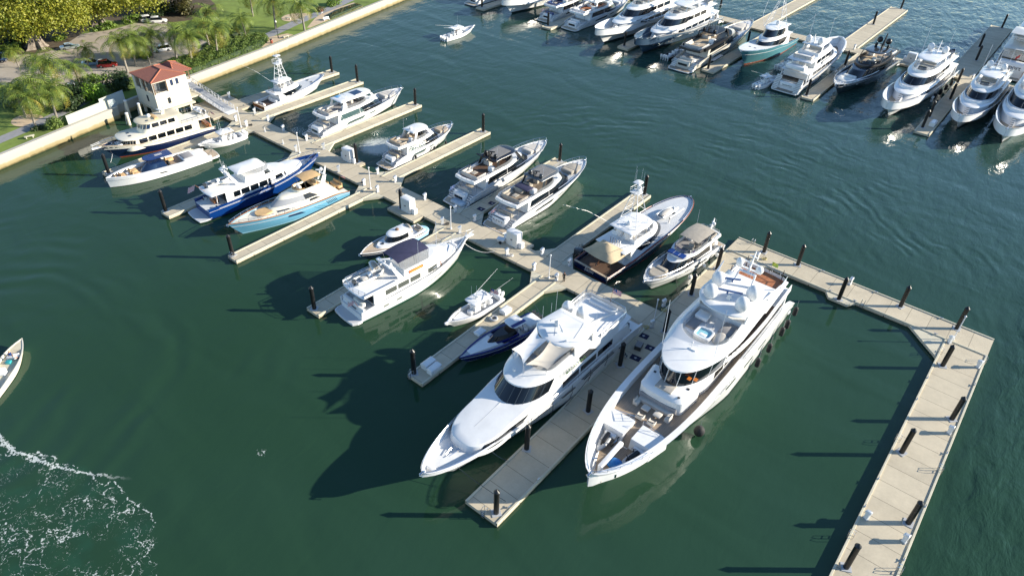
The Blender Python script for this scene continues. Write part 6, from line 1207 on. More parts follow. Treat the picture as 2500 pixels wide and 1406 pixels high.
# upper aft deck in red teak
ad = plan(3.4, 13.0, 3.75, 1.5, 3, 3.4, .5); b.slab('aft_upper_deck', plan(3.2, 13.5, 4.05, 1.5, 3, 3.7, .6), 8.0, .22, WHITE); b.put('teak_planking', MB().prism([(x, y) for x, y, z in ring_of(inset(ad, .25), 0)][::-1], 8.225, 8.24), TEAKR, smooth=0)
arP = [(12.8, 3.8, 8.2)] + [(x, y, 8.2) for x, y in ad[8:4:-1]] + [(3.55, 3.4, 8.2), (3.3, 2.2, 8.2), (3.1, 0, 8.2), (3.3, -2.2, 8.2), (3.55, -3.4, 8.2)] + [(x, -y, 8.2) for x, y in ad[5:9]] + [(12.8, -3.8, 8.2)]
b.rail(arP, 1.05, 1.3, .035); b.put('aft_bulwark', MB().sheet([[(x, y, 8.0) for x, y, z in arP], [(x, y, 8.75) for x, y, z in arP]]).sheet([[(x*.999+.02, y*.975, 8.75) for x, y, z in arP], [(x*.999+.02, y*.975, 8.2) for x, y, z in arP]]).sheet([[(x, y, 8.75) for x, y, z in arP], [(x*.999+.02, y*.975, 8.75) for x, y, z in arP]]), WHITE)
for sd in (-1, 1):
    for x in (6, 9): b.put('pillar', MB().box(x-.2, x+.2, sd*3.5-.1, sd*3.5+.1, 7.2, 8.0), WHITE, smooth=0)
    b.box('awning_pole', 4.1, 4.2, sd*2.8-.05, sd*2.8+.05, 8.2, 10.4, CHAR, 0); b.box('awning_pole', 8.1, 8.2, sd*3.6-.05, sd*3.6+.05, 8.2, 10.4, CHAR, 0)
b.flag(3.4, .6, 8.6, 1.8, 'yg', -.15, 1.2)
b.platform(1.6, 9.2, .55, TEAKG); b.box('stern_sofa', 4.4, 5.2, -3, 3, 3.4, 4.2, SEAT, .1)
for sd in (-1, 1): b.stairs(.3, .8, 3.6, 3.6, sd*4.0, 1.1, 8)
b.put('aft_deck_posts', MB().box(3.6, 4.0, 3.9, 4.2, 4.2, 7.0), WHITE, smooth=0); b.put('aft_deck_posts', MB().box(3.6, 4.0, -4.2, -3.9, 4.2, 7.0), WHITE, smooth=0)
b.bowrail(43, .45, .2); b.rail([(x, b.hw(x)-.2, b.sz(x)) for x in (5, 9, 13, 17, 20)], .3, 1.6)
scribble(b, (25.6, b.hw(25.6)*.985+.06, 4.7), (-1, 0, 0), 4.5, .45, LGREY)
t_ = b.t
for i, (x, z) in enumerate([(.6, 1.9), (3.8, 1.4), (5.9, 1.3), (10.6, 1.2), (14.7, 1.2)]):
    p = (-23.1+5.3+.36-(.15 if i == 0 else 0), 96-x, z); fender('large black fender hanging from the largest yacht, %s' % ['at its stern corner', 'second from the stern', 'third from the stern', 'fourth from the stern', 'farthest from the stern'][i], *p, .36, 1.7)
fender('big round black fender hanging at the bow side of the largest yacht', -23.1+5.15, 96-31.8, 1.0, .72, mat=RUBBER, ball=True)
# water toys and loose furniture on it: things of their own
def jetski(label, x, y, z, hd, cover=BLACK):
    t = thing('jet_ski', label, 'jet ski', (x, y, z), R(hd), 'jet skis on the bow of the largest yacht'); h = plan(0, 3.3, .58, 1.7, 1.8)
    obj('hull', MB().loft([ring_of(inset(h, .25), 0), ring_of(h, .35), ring_of(inset(h, .12), .55)]), LGREY, t); obj('seat_cover', MB().loft([ring_of(plan(.3, 2.2, .28, .5), .5), ring_of(plan(.4, 2.1, .2, .5), .95)]), cover, t); obj('handlebar', MB().tube([(2.1, -.38, 1.15), (2.2, 0, 1.1), (2.1, .38, 1.15)], .05, 5).tube([(2.4, 0, .6), (2.2, 0, 1.1)], .12, 6), cover, t)
jetski('black and grey jet ski stowed against the left bulwark of the largest yacht bow', -25.3, 53.6, 4.0, -84); jetski('black and grey jet ski stowed against the right bulwark of the largest yacht bow', -20.9, 53.4, 4.0, -103)
for x, y, hd, d in ((-24.1, 52.9, -95, 'left'), (-21.9, 53.5, -60, 'right')):
    t = thing('folding_bike', 'small scooter with bright frame stowed on the largest yacht bow, ' + d + ' one', 'scooter', (x, y, 4.0), R(hd))
    obj('frame', MB().tube([(-.7, 0, .5), (-.2, 0, .3), (.4, 0, .35), (.65, 0, .95)], .07, 5), STEEL, t); obj('handlebar', MB().tube([(.65, -.3, .95), (.65, .3, .95)], .04, 5), BLACK, t)
    for q in (-.7, .6): obj('wheel', MB().tube([(q+.3*cos(k*pi/6), 0, .3+.3*sin(k*pi/6)) for k in range(12)], .06, 5, closed=True), RUBBER, t)
tagit(obj('tarpaulin_bundle', MB().ell((0, 0, .35), (1.0, .75, .6), 12, 8, -.6).ell((.5, -.4, .3), (.5, .4, .45), 10, 6, -.6), BLUEC, loc=(-22.4, 50.1, 3.95), rz=.4, smooth=60), 'crumpled bright blue tarpaulin beside the white crane boom', 'tarpaulin')
for i, (x, y, d) in enumerate(((-23.7, 57.9, 'left'), (-22.1, 57.9, 'right'))):
    t = thing('armchair', 'pale armchair at the teak bow lounge table, %s one' % d, 'armchair', (x, y, dz), -pi/2, 'bow lounge armchairs')
    obj('seat', MB().box(-.45, .3, -.45, .45, .1, .45, .08), SEAT, t); obj('backrest', MB().box(.25, .45, -.45, .45, .3, .9, .08), SEAT, t); obj('armrest', MB().box(-.45, .3, .35, .5, .3, .68, .05), SEAT, t); obj('armrest', MB().box(-.45, .3, -.5, -.35, .3, .68, .05), SEAT, t)

# ------------------------------------------------------------------ second largest, long smooth foredeck and shade sails
b = Boat('big sleek white yacht with smooth foredeck and two shade sails, left of broad pier', -37.35, 76.3, -91.2, 42.0, 7.9)
b.hull(WHITE, [(0, 2.5), (.08, 3.0), (.3, 3.7), (.7, 4.2), (1, 4.7)], full=2.7, wl=1.2, tr=.9, rnd=.6, rake=5.4, bul=lambda x: .75 if x > 30 else .55, cap=.28, deck=NONSKID, flare=1.1, boot=CHAR, bootf=.06, n=36)
b.strip_on_hull('bow_flare_panel', ((28, .99), (35.5, .99), (35.5, 1.0), (28, 1.0)), WHITE, 1)
b.hullwins([(8, 16, .60, .84, .6), (18, 21, .60, .78, .4), (24, 26, .62, .76, .3)], GLASS)
f0 = plan(24, 36.2, 3.3, 5.6, 2.6, 3.75); f1 = plan(24, 35.8, 3.1, 5.4, 2.7, 3.55); f2 = plan(23, 35.6, 2.98, 5.3, 2.7, 3.45)
zc = lambda x: 4.75 + .95*max(0, min(1, (35-x)/8.5))
b.put('trunk_cabin', MB().loft([ring_of(f0, 3.2), ring_of(f1, lambda x: zc(x)-.12), ring_of(f2, zc), ring_of(inset(f2, .9), lambda x: zc(x)+.06), ring_of(inset(f2, 2.2), lambda x: zc(x)+.1)]), WHITE, smooth=28)
F0, F1 = (3.6, f0), (4.75, f1)
b.swin(F0, F1, .25, .98, 28.8, 35.0, 26.8, 34.2, GLASS, off=.07, n=12); b.put('seam', MB().tube([(26.6, 0, zc(26.6)+.11), (30, 0, zc(30)+.11), (33.2, 0, zc(33.2)+.11)], .02, 3), LGREY)
mh0 = plan(5.5, 27.5, 3.55, 5, 2.4); mh1 = plan(6.5, 27, 3.45, 5, 2.4); b.house('main_deckhouse', [(3.0, mh0), (5.5, mh1)], WHITE); 
for x0 in (8.5, 12.5, 16.5): b.swin((3.0, mh0), (5.5, mh1), .45, .85, x0, x0+3.6)
w0 = plan(7, 28.3, 3.45, 6.0, 2.5); w1 = plan(7, 26.2, 3.15, 6.0, 2.4); W0, W1_ = (5.35, w0), (7.45, w1); b.house('wheelhouse', [W0, W1_], WHITE); b.wshield(W0, W1_, .10, .97, 13, GLASS, mull=8, mm=CHAR)
b.swin(W0, W1_, .25, .85, 17.2, 21.6, 19.0, 21.2, LGREY); b.swin(W0, W1_, .2, .8, 12.3, 16.0, 14.4, 16.6, CHAR)
ro = plan(5.5, 26.6, 3.55, 6.5, 2.2, 3.5); ci = plan(13.8, 23.0, 2.75, 2.2, 2.8, 2.75)
b.put('flybridge_deck', MB().loft([ring_of(inset(ro, .25), 7.2), ring_of(ro, 7.4), ring_of(inset(ro, .08), 7.55), ring_of(lerp_h(ro, ci, .6), 7.85), ring_of(inset(ci, -.2), 8.15), ring_of(ci, 8.15), ring_of(inset(ci, .1), 7.35)]), WHITE, smooth=50)
b.put('cockpit_floor', MB().prism([(x, y) for x, y, z in ring_of(inset(ci, .12), 0)], 7.36, 7.38), TEAKG, smooth=0)
gg = [(x, y) for x, y in inset(ci, -.04)[6:]]; full = gg+[(x, -y) for x, y in gg[-2::-1]]; b.put('wind_screen', MB().sheet([[(x, y, 8.1), (x-.1, y*.97, 8.75)] for x, y in full]), CLEAR, smooth=50)
b.lounge_u(14.6, 18, 2.4, 7.38, SEAT); b.box('helm_console', 21.2, 22.2, -1.4, .6, 7.38, 8.5, GREY, .15); b.box('helm_seat', 19.9, 20.6, -1.2, -.5, 7.38, 8.4, SEAT, .1); b.put('round_table', MB().tube([(19.0, 1.2, 7.4), (19.0, 1.2, 8.05)], .12, 8).tube([(19.0, 1.2, 8.05), (19.0, 1.2, 8.12)], .75, 18), VARN)
# shade sails on posts
def sail(name, c, mat, sag=.35, n=8):
    a, b_, c_, d = [Vector(p) for p in c]; g = []
    for i in range(n+1):
        row = []
        for j in range(n+1):
            u, v = i/n, j/n; p = (a*(1-u)+b_*u)*(1-v)+(d*(1-u)+c_*u)*v; e = Vector((0, 0, -sag*4*(u*(1-u)+v*(1-v)-.35)*.6)); m_ = (a+b_+c_+d)/4; k = .22*(4*u*(1-u)*(abs(2*v-1))**2+4*v*(1-v)*(abs(2*u-1))**2); row.append(p+(m_-p)*k+e)
        g.append(row)
    o = b.put(name, MB().sheet(g).sheet([[p-Vector((0, 0, .03)) for p in r][::-1] for r in g]), mat, smooth=60); return o
b.put('sail_post', MB().tube([(23.2, -2.4, 7.9), (23.4, -2.5, 9.25)], .05, 5), STEEL); b.put('sail_post', MB().tube([(24.3, .3, 7.8), (24.5, .3, 9.3)], .05, 5), STEEL); b.put('sail_post', MB().tube([(22.8, 2.6, 7.9), (23.0, 2.7, 9.0)], .05, 5), STEEL)
sail('shade_sail', [(18.0, -2.9, 9.35), (23.4, -2.6, 9.15), (24.5, .2, 9.2), (18.9, -.3, 9.3)], WHITE); sail('shade_sail', [(18.9, .1, 9.3), (24.4, .5, 9.15), (23.0, 2.9, 8.9), (17.8, 3.1, 9.3)], M('beige sail cloth', (.55, .50, .42), .85, var=.1, vs=.7))
ht = plan(12.4, 19.2, 3.6, 2.6, 1.8, 3.0)
for x in (13.2, 17.2):
    for sd in (-1, 1): b.put('hardtop_pillar', MB().loft([[(x-.9, sd*3.2-.08, 7.5), (x+.3, sd*3.2-.08, 7.5), (x+.3, sd*3.2+.08, 7.5), (x-.9, sd*3.2+.08, 7.5)], [(x-.3, sd*3.1-.08, 9.35), (x+.5, sd*3.1-.08, 9.35), (x+.5, sd*3.1+.08, 9.35), (x-.3, sd*3.1+.08, 9.35)]]), WHITE, smooth=0)
b.slab('hardtop', ht, 9.3, .28, WHITE, .10)
b.put('hardtop_panel_lines', MB().tube([(13.2, -2.2, 9.68), (13.2, 1.4, 9.68), (16.5, 2.2, 9.68)], .02, 3).tube([(15, -2.0, 9.68), (17.8, 0, 9.68)], .02, 3), LGREY)
b.radar(15.9, -1.0, 10.4, 2.2, 1.0); b.radar(16.8, 0.3, 10.1, 1.6, -.6); b.put('radar_pedestal', MB().box(15.6, 16.2, -1.3, -.7, 9.6, 10.3, .08), WHITE); b.put('horn', MB().tube([(17.4, 1.8, 9.6), (17.8, 1.8, 9.9)], .1, 8), WHITE)
for x, y, h_ in ((13.4, -3.2, 3.4), (14.2, -3.4, 1.6), (16.5, -3.1, 2.6), (12.9, 3.0, 3.0), (13.5, 1.5, 1.2)): b.ant(x, y, 9.5, h_, .0)
b.ant(25.1, .7, 7.8, 3.2, 0, .03); b.put('searchlight', MB().ell((25.0, -.8, 8.15), (.22, .22, .22), 8, 6), WHITE)
for x, y in ((11.2, -2.75), (10.8, -.55)): b.dome(x, y, 8.1, .85, 1.25)
b.put('dome_platform', MB().box(9.6, 12.2, -3.3, .8, 7.7, 7.95, .06), WHITE)
b.put('wing_arch', MB().loft([[(10.5, .9, 7.7), (10.1, 1.2, 7.7), (10.1, 1.2, 7.95), (10.5, .9, 8.0)], [(6.3, 3.0, 8.6), (5.6, 3.2, 8.6), (5.6, 3.2, 8.75), (6.3, 3.0, 8.8)]]), WHITE)
apl = [(12, 3.5), (5.9, 3.55), (5.2, 2.9), (5.0, 0), (5.2, -2.9), (5.9, -3.55), (12, -3.5)]
b.put('aft_bulwark', MB().sheet([[(x, y, 7.3) for x, y in apl], [(x, y, 8.0) for x, y in apl]]), WHITE); b.rail([(x, y, 7.9) for x, y in apl], .5, 1.2, .04); b.flag(5.2, .4, 8.0, 2.3, 'us', -.15, 1.5)
b.sofa(6.0, 6.8, -2.2, 2.2, 7.55, WHITE, 'a')
b.rail([(x, b.hw(x)-.1, b.sz(x)) for x in (6, 10, 14, 18, 22, 26)], .5, 2.2, .03); b.platform(1.9, 7.0, .6, TEAKG); b.box('stern_opening', 3.0, 6.5, -3.0, 3.0, 2.9, 4.2, CHAR, .05); b.put('aft_overhang', MB().prism([(x, y) for x, y, z in ring_of(plan(3.2, 8, 3.5, 1, 3, 3.1, .4), 0)][::-1], 5.3, 5.55), WHITE)
for sd in (-1, 1): b.stairs(.2, .8, 3.0, 2.6, sd*2.9, .9, 6); b.put('aft_wing', MB().loft([[(3.4, sd*3.4, 2.8), (3.4, sd*3.55, 2.8), (5.5, sd*3.55, 2.8), (5.5, sd*3.4, 2.8)], [(4.6, sd*3.3, 5.3), (4.6, sd*3.45, 5.3), (8.5, sd*3.45, 5.3), (8.5, sd*3.3, 5.3)]]), WHITE, smooth=0)
windlass(b, 36.6, 3.95); b.bowrail(33, .12, .15); b.anchor(); b.box('locker', 40.2, 40.8, -.5, .5, 3.9, 4.2, WHITE)
scribble(b, (17.6, 3.62, 6.6), (-1, 0, 0), 4.4, .6, GREEN_INK)
for k in range(5): b.put('hanging_line', MB().tube([(10+k*4.2, b.hw(10+k*4.2)-.05, b.sz(10+k*4.2)), (10+k*4.2, b.hw(10+k*4.2)+.1, 2.3), (10.5+k*4.2, b.hw(10.5+k*4.2)+.1, 1.6)], .04, 4), BLACK)
t = thing('boarding_ladder', 'dark boarding steps between the big sleek yacht and the broad pier', 'boarding steps', (-32.5, 70.3, .6), .3)
for s in (-.3, .3): obj('side_rail', MB().tube([(0, s, .05), (-1.5, s, 1.6)], .05, 5), STEEL, t)
m = MB()
for k in range(6): m.box(-.28-k*.24, -.08-k*.24, -.3, .3, .15+k*.25, .19+k*.25)
obj('treads', m, CHAR, t, smooth=0)
t = thing('step_box', 'dark step box on the broad pier by the stern of the big sleek yacht', 'step box', (-32.4, 73.2, .6), .2); obj('body', MB().box(-.5, .5, -.7, .7, 0, .7, .06), CHAR, t); obj('top_tread', MB().box(-.45, .45, -.65, .65, .701, .73), GREY, t, smooth=0)
rope('thin line from the bow of the big sleek yacht to the pier kerb cleat', (-33.8, 44.5, .8), (-36.3, 43.2, 3.0), .5); rope('long dark line from the bow tip of the big sleek yacht to the end cleat', (-30.3, 39.8, .8), (-37.8, 38.8, 2.6), .3)
rope('dark line along the pier from the midships of the big sleek yacht', (-33.7, 56.5, .8), (-33.6, 62.5, 2.6), .2)
# ------------------------------------------------------------------ row on the far side of the walkway (bows away)
b = sportfish('small white tower fishing yacht with varnished brown transom, nearest the seawall', -144.1, 86.4, 90, 19.4, 5.0, WHITE, 9.3, transom=VARN, ck=.24)
b.sofa(.8, 1.4, -.8, .8, .7, WHITE, 'a')
b = flybridge('big white flybridge yacht with long white hardtop and dark sunroof hatch', -123.4, 86.6, 90, 26.3, 5.9, glass=M('grey green glass', (.05, .09, .09), .06, coat=.5), frontg=GLASS, tx=(.24, .60), dome=False, pad=SEAT, floor=GREY)
b.put('sunroof', MB().box(11.0, 13.4, -1.1, 1.1, b.zt+.26, b.zt+.33), GLASSB, smooth=0); b.put('hardtop_hoops', MB().tube([(8.2, -1.2, b.zt+.3), (8.6, -1.1, b.zt+.9), (8.6, 1.1, b.zt+.9), (8.2, 1.2, b.zt+.3)], .05, 4), WHITE); b.put('solar_panel', MB().box(7.3, 8.6, .6, 1.7, b.zt+.24, b.zt+.29), M('light blue panel', (.12, .35, .62), .3), smooth=0); scribble(b, (-.29, 0, 1.45), (0, -1, 0), 1.2, .2, INK)
b = flybridge('smaller white flybridge yacht with short white hardtop beside its own finger pier', -101.5, 88.1, 88.5, 18.6, 5.0, tx=(.30, .56), dome=False, glass=M('grey green glass', (), ), pad=TEAKG, hwins=1)
b.dome(6.4, 0, b.zt+.2, .3); b.put('wind_screen_tint', MB().sheet([[(10.3, y, b.zf+.7), (10.0, y*.95, b.zf+1.2)] for y in (-1.2, 0, 1.2)]), M('purple tint', (.08, .05, .12), .1), smooth=0)
for x, z in ((5.0, 1.4), (10.6, 1.6), (14.2, 1.7)): fender('small black fender between the smaller flybridge yacht and its pier, %s' % {5.0: 'at its stern', 10.6: 'at midships', 14.2: 'near its bow'}[x], -101.4+2.62, 88.1+x, .95, .24, .8)
b = flybridge('black and white flybridge yacht with dark slatted hardtop, left of the twins', -80.7, 86.9, 89.5, 27.2, 6.2, glass=GLASS, topm=M('black roof', (.012, .015, .025), .3, coat=.4), tx=(.30, .56), supm=BLACK, front=WHITE, floor=TEAKD, flag='gr', hwins=0)
b.put('slatted_sunroof', MB().box(9.0, 13.4, -1.6, 1.6, b.zt+.29, b.zt+.34), SOFTTOP, smooth=0); b.put('black_brow', MB().loft([ring_of(inset(plan(14.6, 17.6, 2.2, 2.6, 2), .1), b.zf+.1), ring_of(inset(plan(14.6, 17.4, 2.1, 2.4, 2), .2), b.zf+.32)]), M('black roof', ()), smooth=50); b.box('folded_tender_cover', -1.7, -.3, -2.2, .9, .47, .95, M('pale blue cover', (.45, .52, .58), .8, var=.2), .2)
b.put('nav_arch', MB().box(7.6, 8.0, -2.5, 2.5, b.zt+.3, b.zt+.42).tube([(7.8, -.8, b.zt+.4), (7.4, -.8, b.zt+1.2)], .08, 5).tube([(7.8, .6, b.zt+.4), (7.6, .6, b.zt+1.0)], .2, 6), BLACK)
b = flybridge('white flybridge yacht lettered KAOS on its stern, right of the twins, grey slatted hardtop', -69.4, 85.6, 89.6, 27.0, 6.5, glass=GLASS, topm=M('grey roof', (.10, .11, .12), .3, coat=.4), tx=(.34, .58), supm=CHAR, floor=TEAK, flag='us', pad=TAUPE, hwins=3)
b.put('slatted_sunroof', MB().box(9.9, 14.2, -1.7, 1.7, b.zt+.29, b.zt+.34), SOFTTOP, smooth=0); b.box('covered_spa', 5.9, 7.6, -.1, 1.7, b.zf+.2, b.zf+1.25, TAUPE, .2); b.box('cover_top', 6.0, 7.9, -1.4, 1.8, b.zf+1.25, b.zf+1.4, NAVYC, .06)
b.box('name_panel', -.6, -.22, -1.5, 1.5, .5, 2.05, WHITE, .2)
for k, c in enumerate('KAOS'): lettering('letter', c, .62, INK, b.t, (-.63, .95-.62*k, 1.45), (0, -1, 0), (.35, 0, 1))
# large tower fishing yacht
b = sportfish('large tower fishing yacht with dark navy hull, red brown rail and sand coloured cockpit awning', -48.4, 84.0, 84.6, 29.4, 8.0, NAVY, 12.0, capm=REDB, transom=NAVY, ck=.23)
b.put('white_upper_band', MB(), WHITE) if False else None
for sd in (1, -1): b.strip_on_hull('white_topside', ((.26*29.4, .80), (28.9, .80), (28.9, 1.0), (.26*29.4, 1.0)), WHITE, sd, n=26)
lettering('name_letters', 'Satin', 1.0, LGREY, b.t, (-.12, .2, .95), (0, -1, 0), (.1, 0, 1), .3)
g = []; W7 = 3.0
for i in range(9): g.append([(1.4+5.2*i/8, -W7+2*W7*j/8, 3.2+1.5*(1-max(abs(i/4-1), abs(j/4-1)))-.35*(1-abs(i/4-1)**1.5)*(abs(j/4-1)**2)-.3*(1-abs(j/4-1)**1.5)*(abs(i/4-1)**2)) for j in range(9)])
o = b.put('cockpit_awning', MB().sheet(g).sheet([[(a, c, z-.03) for a, c, z in r][::-1] for r in g]), SAND, smooth=30)
for p in ((1.45, 2.9), (1.45, -2.9)): b.put('awning_pole', MB().tube([(p[0], p[1], 1.2), (p[0], p[1], 3.25)], .04, 4), STEEL, o)
for yy in (.9, -.8): b.dome(8.8, yy, b.z1+.4, .8, 1.5)
b.box('bow_tender_chock', 20.0, 25.0, -.5, -.1, b.sz(22)-.1, b.sz(22)+.3, WHITE, .05); b.put('davit', MB().tube([(19.8, -1.9, b.sz(20)), (19.8, -1.9, b.sz(20)+1.0), (24.6, -1.7, b.sz(20)+.9)], .14, 6), WHITE)
tender('covered white tender on the foredeck of the large tower fishing yacht', -46.6, 103.4, b.sz(21)+.0, 82, 4.6, 1.9, WHITE, False, SEAT)
t = person('person crouching in an orange shirt at work in the teak cockpit under the awning', -48.1, 86.0, .9, 200, ORANGE, CHAR, 'sit')
b = flybridge('white flybridge yacht with taupe bimini, bow towards the camera, right of the tower fishing yacht', -36.9, 105.6, -94.9, 20.9, 5.1, top='bimini', topm=TAUPE, tx=(.16, .42), frontg=GLASS, pad=TAUPE, floor=GREY, hwins=2, rake=2.6)
b.put('blue_skylights', MB().box(11.3, 12.5, -1.5, -.55, b.zf+.5, b.zf+.72).box(11.3, 12.5, -.45, .45, b.zf+.5, b.zf+.72).box(11.3, 12.5, .55, 1.5, b.zf+.5, b.zf+.72).xf(Matrix.Translation((0, 0, -.05))), M('deep blue glass', (.01, .04, .20), .08, coat=.4), smooth=0); b.put('purple_screen', MB().sheet([[(a-.1, c*1.02, b.zf+.6), (a-.35, c*.97, b.zf+1.0)] for a, c in ((9.8, -1.9), (10.8, -1.3), (11.2, 0), (10.8, 1.3), (9.8, 1.9))]), M('purple tint', ()), smooth=50)
for x, d_ in ((3, 'at its stern quarter'), (7.5, 'at midships'), (12, 'near its bow')): fender('small white round fender between the taupe bimini yacht and broad pier, ' + d_, -34.0-.05-x*.06, 105.6-x, 1.0, .36, ball=True, mat=OFFW)

# ------------------------------------------------------------------ row on the near side of the walkway
# cream trawler yacht
b = Boat('cream two storey trawler yacht with dark navy hull beside the boat house', -142.3, 72.8, -95.5, 23.2, 5.8, 'trawler_yacht')
b.hull(NAVY, [(0, 1.7), (.1, 2.0), (.55, 2.4), (1, 3.6)], full=2.6, wl=1.7, tr=.82, rake=3.4, bul=.5, cap=.2, deck=BUFF, capmat=TEAKG, boot=REDB)
for sd in (1, -1): b.strip_on_hull('cream_bulwark', ((.4, .72), (22.9, .72), (22.9, 1.0), (.4, 1.0)), CREAM, sd, n=26)
A, B = (1.6, plan(3.4, 19.0, 2.35, 2.2, 2.4)), (4.1, plan(3.4, 18.3, 2.35, 2.0, 2.4)); b.house('main_deckhouse', [A, B], CREAM); b.wshield(A, B, .45, .85, 13, GLASS, mull=8, mm=CREAM)
for k in range(6): b.swin(A, B, .45, .85, 5.0+1.9*k, 6.6+1.9*k)
b.slab('boat_deck', plan(.8, 19.6, 2.75, 2.4, 2.4, 2.5, .3), 4.1, .2, CREAM); C, D = (4.3, plan(7.4, 15.2, 2.05, 1.9, 2.3)), (6.3, plan(7.4, 14.4, 2.05, 1.8, 2.3)); b.house('pilothouse', [C, D], CREAM); b.wshield(C, D, .42, .88, 13, GLASSB, mull=6, mm=CREAM)
for k in range(3): b.swin(C, D, .45, .88, 8.0+1.7*k, 9.4+1.7*k)
b.slab('pilothouse_roof', plan(6.3, 15.3, 2.3, 1.9, 2.2), 6.3, .16, BUFF, .1); b.dome(12.2, -.3, 6.5, .4); b.mast(9.5, 6.4, 2.0, 1.2, CREAM); b.radar(9.9, 0, 7.3, 1.4); b.put('bridge_bench', MB().box(11, 11.8, -1.5, 1.5, 6.5, 6.8, .06), TAN)
for x, y in ((17.2, .8), (17.0, -.8), (13.2, 1.0)): b.hatch(x, y, 4.3 if x > 15 else 6.5, .55, CHAR)
b.rail([(1.0, 2.4, 4.3), (7, 2.6, 4.3)], .9, 1.2); b.rail([(1.0, 2.4, 4.3), (.6, 0, 4.3), (1.0, -2.4, 4.3), (7, -2.6, 4.3)], .9, 1.2); b.box('aft_sofa', .6, 1.3, -1.8, 1.8, 1.5, 2.3, VARN, .08); b.put('aft_posts', MB().tube([(.8, 2.2, 2), (.9, 2.3, 4.1)], .07, 5).tube([(.8, -2.2, 2), (.9, -2.3, 4.1)], .07, 5), CREAM)
b.bowrail(14, .8); b.put('bow_pulpit', MB().box(22.8, 24.6, -.3, .3, 3.4, 3.55).tube([(22.8, .3, 4.4), (24.5, .25, 4.2), (24.5, -.25, 4.2), (22.8, -.3, 4.4)], .04, 5).tube([(24.4, .2, 3.5), (24.4, .2, 4.2)], .03, 4), WHITE); windlass(b, 20.6, 3.0); b.box('deck_box', 19.0, 20.0, -1, 1, 2.6, 3.2, WHITE, .1); b.flag(.2, 0, 2.6, 1.7, 'us')
tender('small white tender on the boat deck of the cream trawler yacht', -142.0, 71.6, 4.3, 185, 3.4, 1.6, WHITE)
rope('pale bow line hanging from the cream trawler yacht', (-143.2, 49.5, 0), (-144.7, 52.3, 2.6), 1.1, WHITE)
# open white yacht with tan cushions
b = Boat('low white open yacht with tan cushions and folded navy top, blunt upright bow', -131.4, 65.0, -97.6, 19.8, 5.0, 'open_yacht')
b.hull(WHITE, [(0, 1.3), (.2, 1.75), (.6, 2.0), (1, 2.15)], full=3.6, wl=2.6, tr=.84, rake=.25, bul=lambda a: .65 if a > 6 else .1, cap=.42, deck=TEAK, flare=1, boot=CHAR, bootf=.05)
b.platform(1.7, z=.75, mat=TEAKG, h=.4); b.hullwins([(9.2, 10.6, .45, .58, .3)], CHAR); b.box('engine_hatch', .6, 5.6, -1.8, 1.8, 1.2, 1.85, WHITE, .3); b.box('grey_pad', 3.2, 5.2, -1.3, 1.3, 1.86, 2.0, GREY, .1)
b.put('windscreen', MB().loft([ring_of(plan(8.6, 13.6, 1.7, 2.6, 2), 1.3), ring_of(plan(9.0, 12.2, 1.4, 2.0, 2), 2.6)], False, True), GLASSB); b.put('navy_hardtop', MB().loft([ring_of(plan(6.8, 12.2, 1.25, 1.6, 2.4), z) for z in (3.0, 3.16)]).xf(Matrix.Translation((0, -1.2, 0))), M('dark blue roof', (.01, .03, .13), .25, coat=.4)); b.box('roof_panel', 8.4, 9.8, -1.6, -1.0, 3.16, 3.2, LGREY, 0)
for x0, x1, y0, y1 in ((13.9, 15.3, -1.4, .0), (13.9, 15.3, .4, 1.3), (16.3, 17.3, -.9, .9), (17.6, 18.3, -.7, .7), (6.6, 8.2, -1.6, -.7)): b.sofa(x0, x1, y0, y1, 1.35, TAN, 'f', .5, .85)
b.box('white_table', 15.6, 16.1, -.4, .4, 1.4, 1.9, WHITE, .05); b.box('helm', 8.0, 8.5, .3, 1.3, 1.3, 2.3, BLACK, .1)
console_boat('white centre console boat behind the low white open yacht', -134.1, 75.3, -94.5, 9.8, 3.0, 3, group='white centre console boats', outr=False)
# royal blue motor yacht
b = Boat('white motor yacht with royal blue hull, tender on its aft deck, flag at the stern', -112.0, 51.9, 85.4, 25.2, 6.1)
b.hull(ROYAL, [(0, 2.3), (.1, 2.4), (.55, 2.8), (1, 4.0)], full=2.5, wl=1.6, tr=.9, rake=3.2, bul=lambda a: .55+.3*max(0, a/25-.6), cap=.2, deck=NONSKID, boot=BLACK)
for sd in (1, -1): b.strip_on_hull('white_cove_line', ((2, .80), (24, .80), (24, .83), (2, .83)), WHITE, sd, n=24)
b.platform(1.9, z=.45, mat=M('grey white deck', (.5, .5, .5), .6)); A, B = (2.0, plan(3.8, 19.6, 2.5, 5, 2.0)), (4.3, plan(3.8, 17.6, 2.45, 4.6, 2.0)); b.house('deckhouse', [A, B], WHITE)
for k in range(4): b.swin(A, B, .35, .82, 5.0+1.85*k+(0 if k else .3), 6.6+1.85*k)
b.swin(A, B, .2, .85, 12.4, 12.9); b.swin(A, B, .5, .88, 14.0, 15.8, 14.0, 15.5); b.swin(A, B, .5, .85, 16.2, 17.6, 16.0, 16.9)
b.slab('boat_deck', plan(1.2, 17.2, 2.75, 4.4, 2.0, 2.5, .3), 4.3, .2, WHITE, .08); b.put('fore_cabin', MB().loft([ring_of(plan(16, 21.4, 2.2, 3.4, 2), 2.4), ring_of(plan(16, 20.8, 1.9, 3.2, 2), 3.9), ring_of(plan(16, 20.0, 1.2, 3, 2), 4.1)]), WHITE)
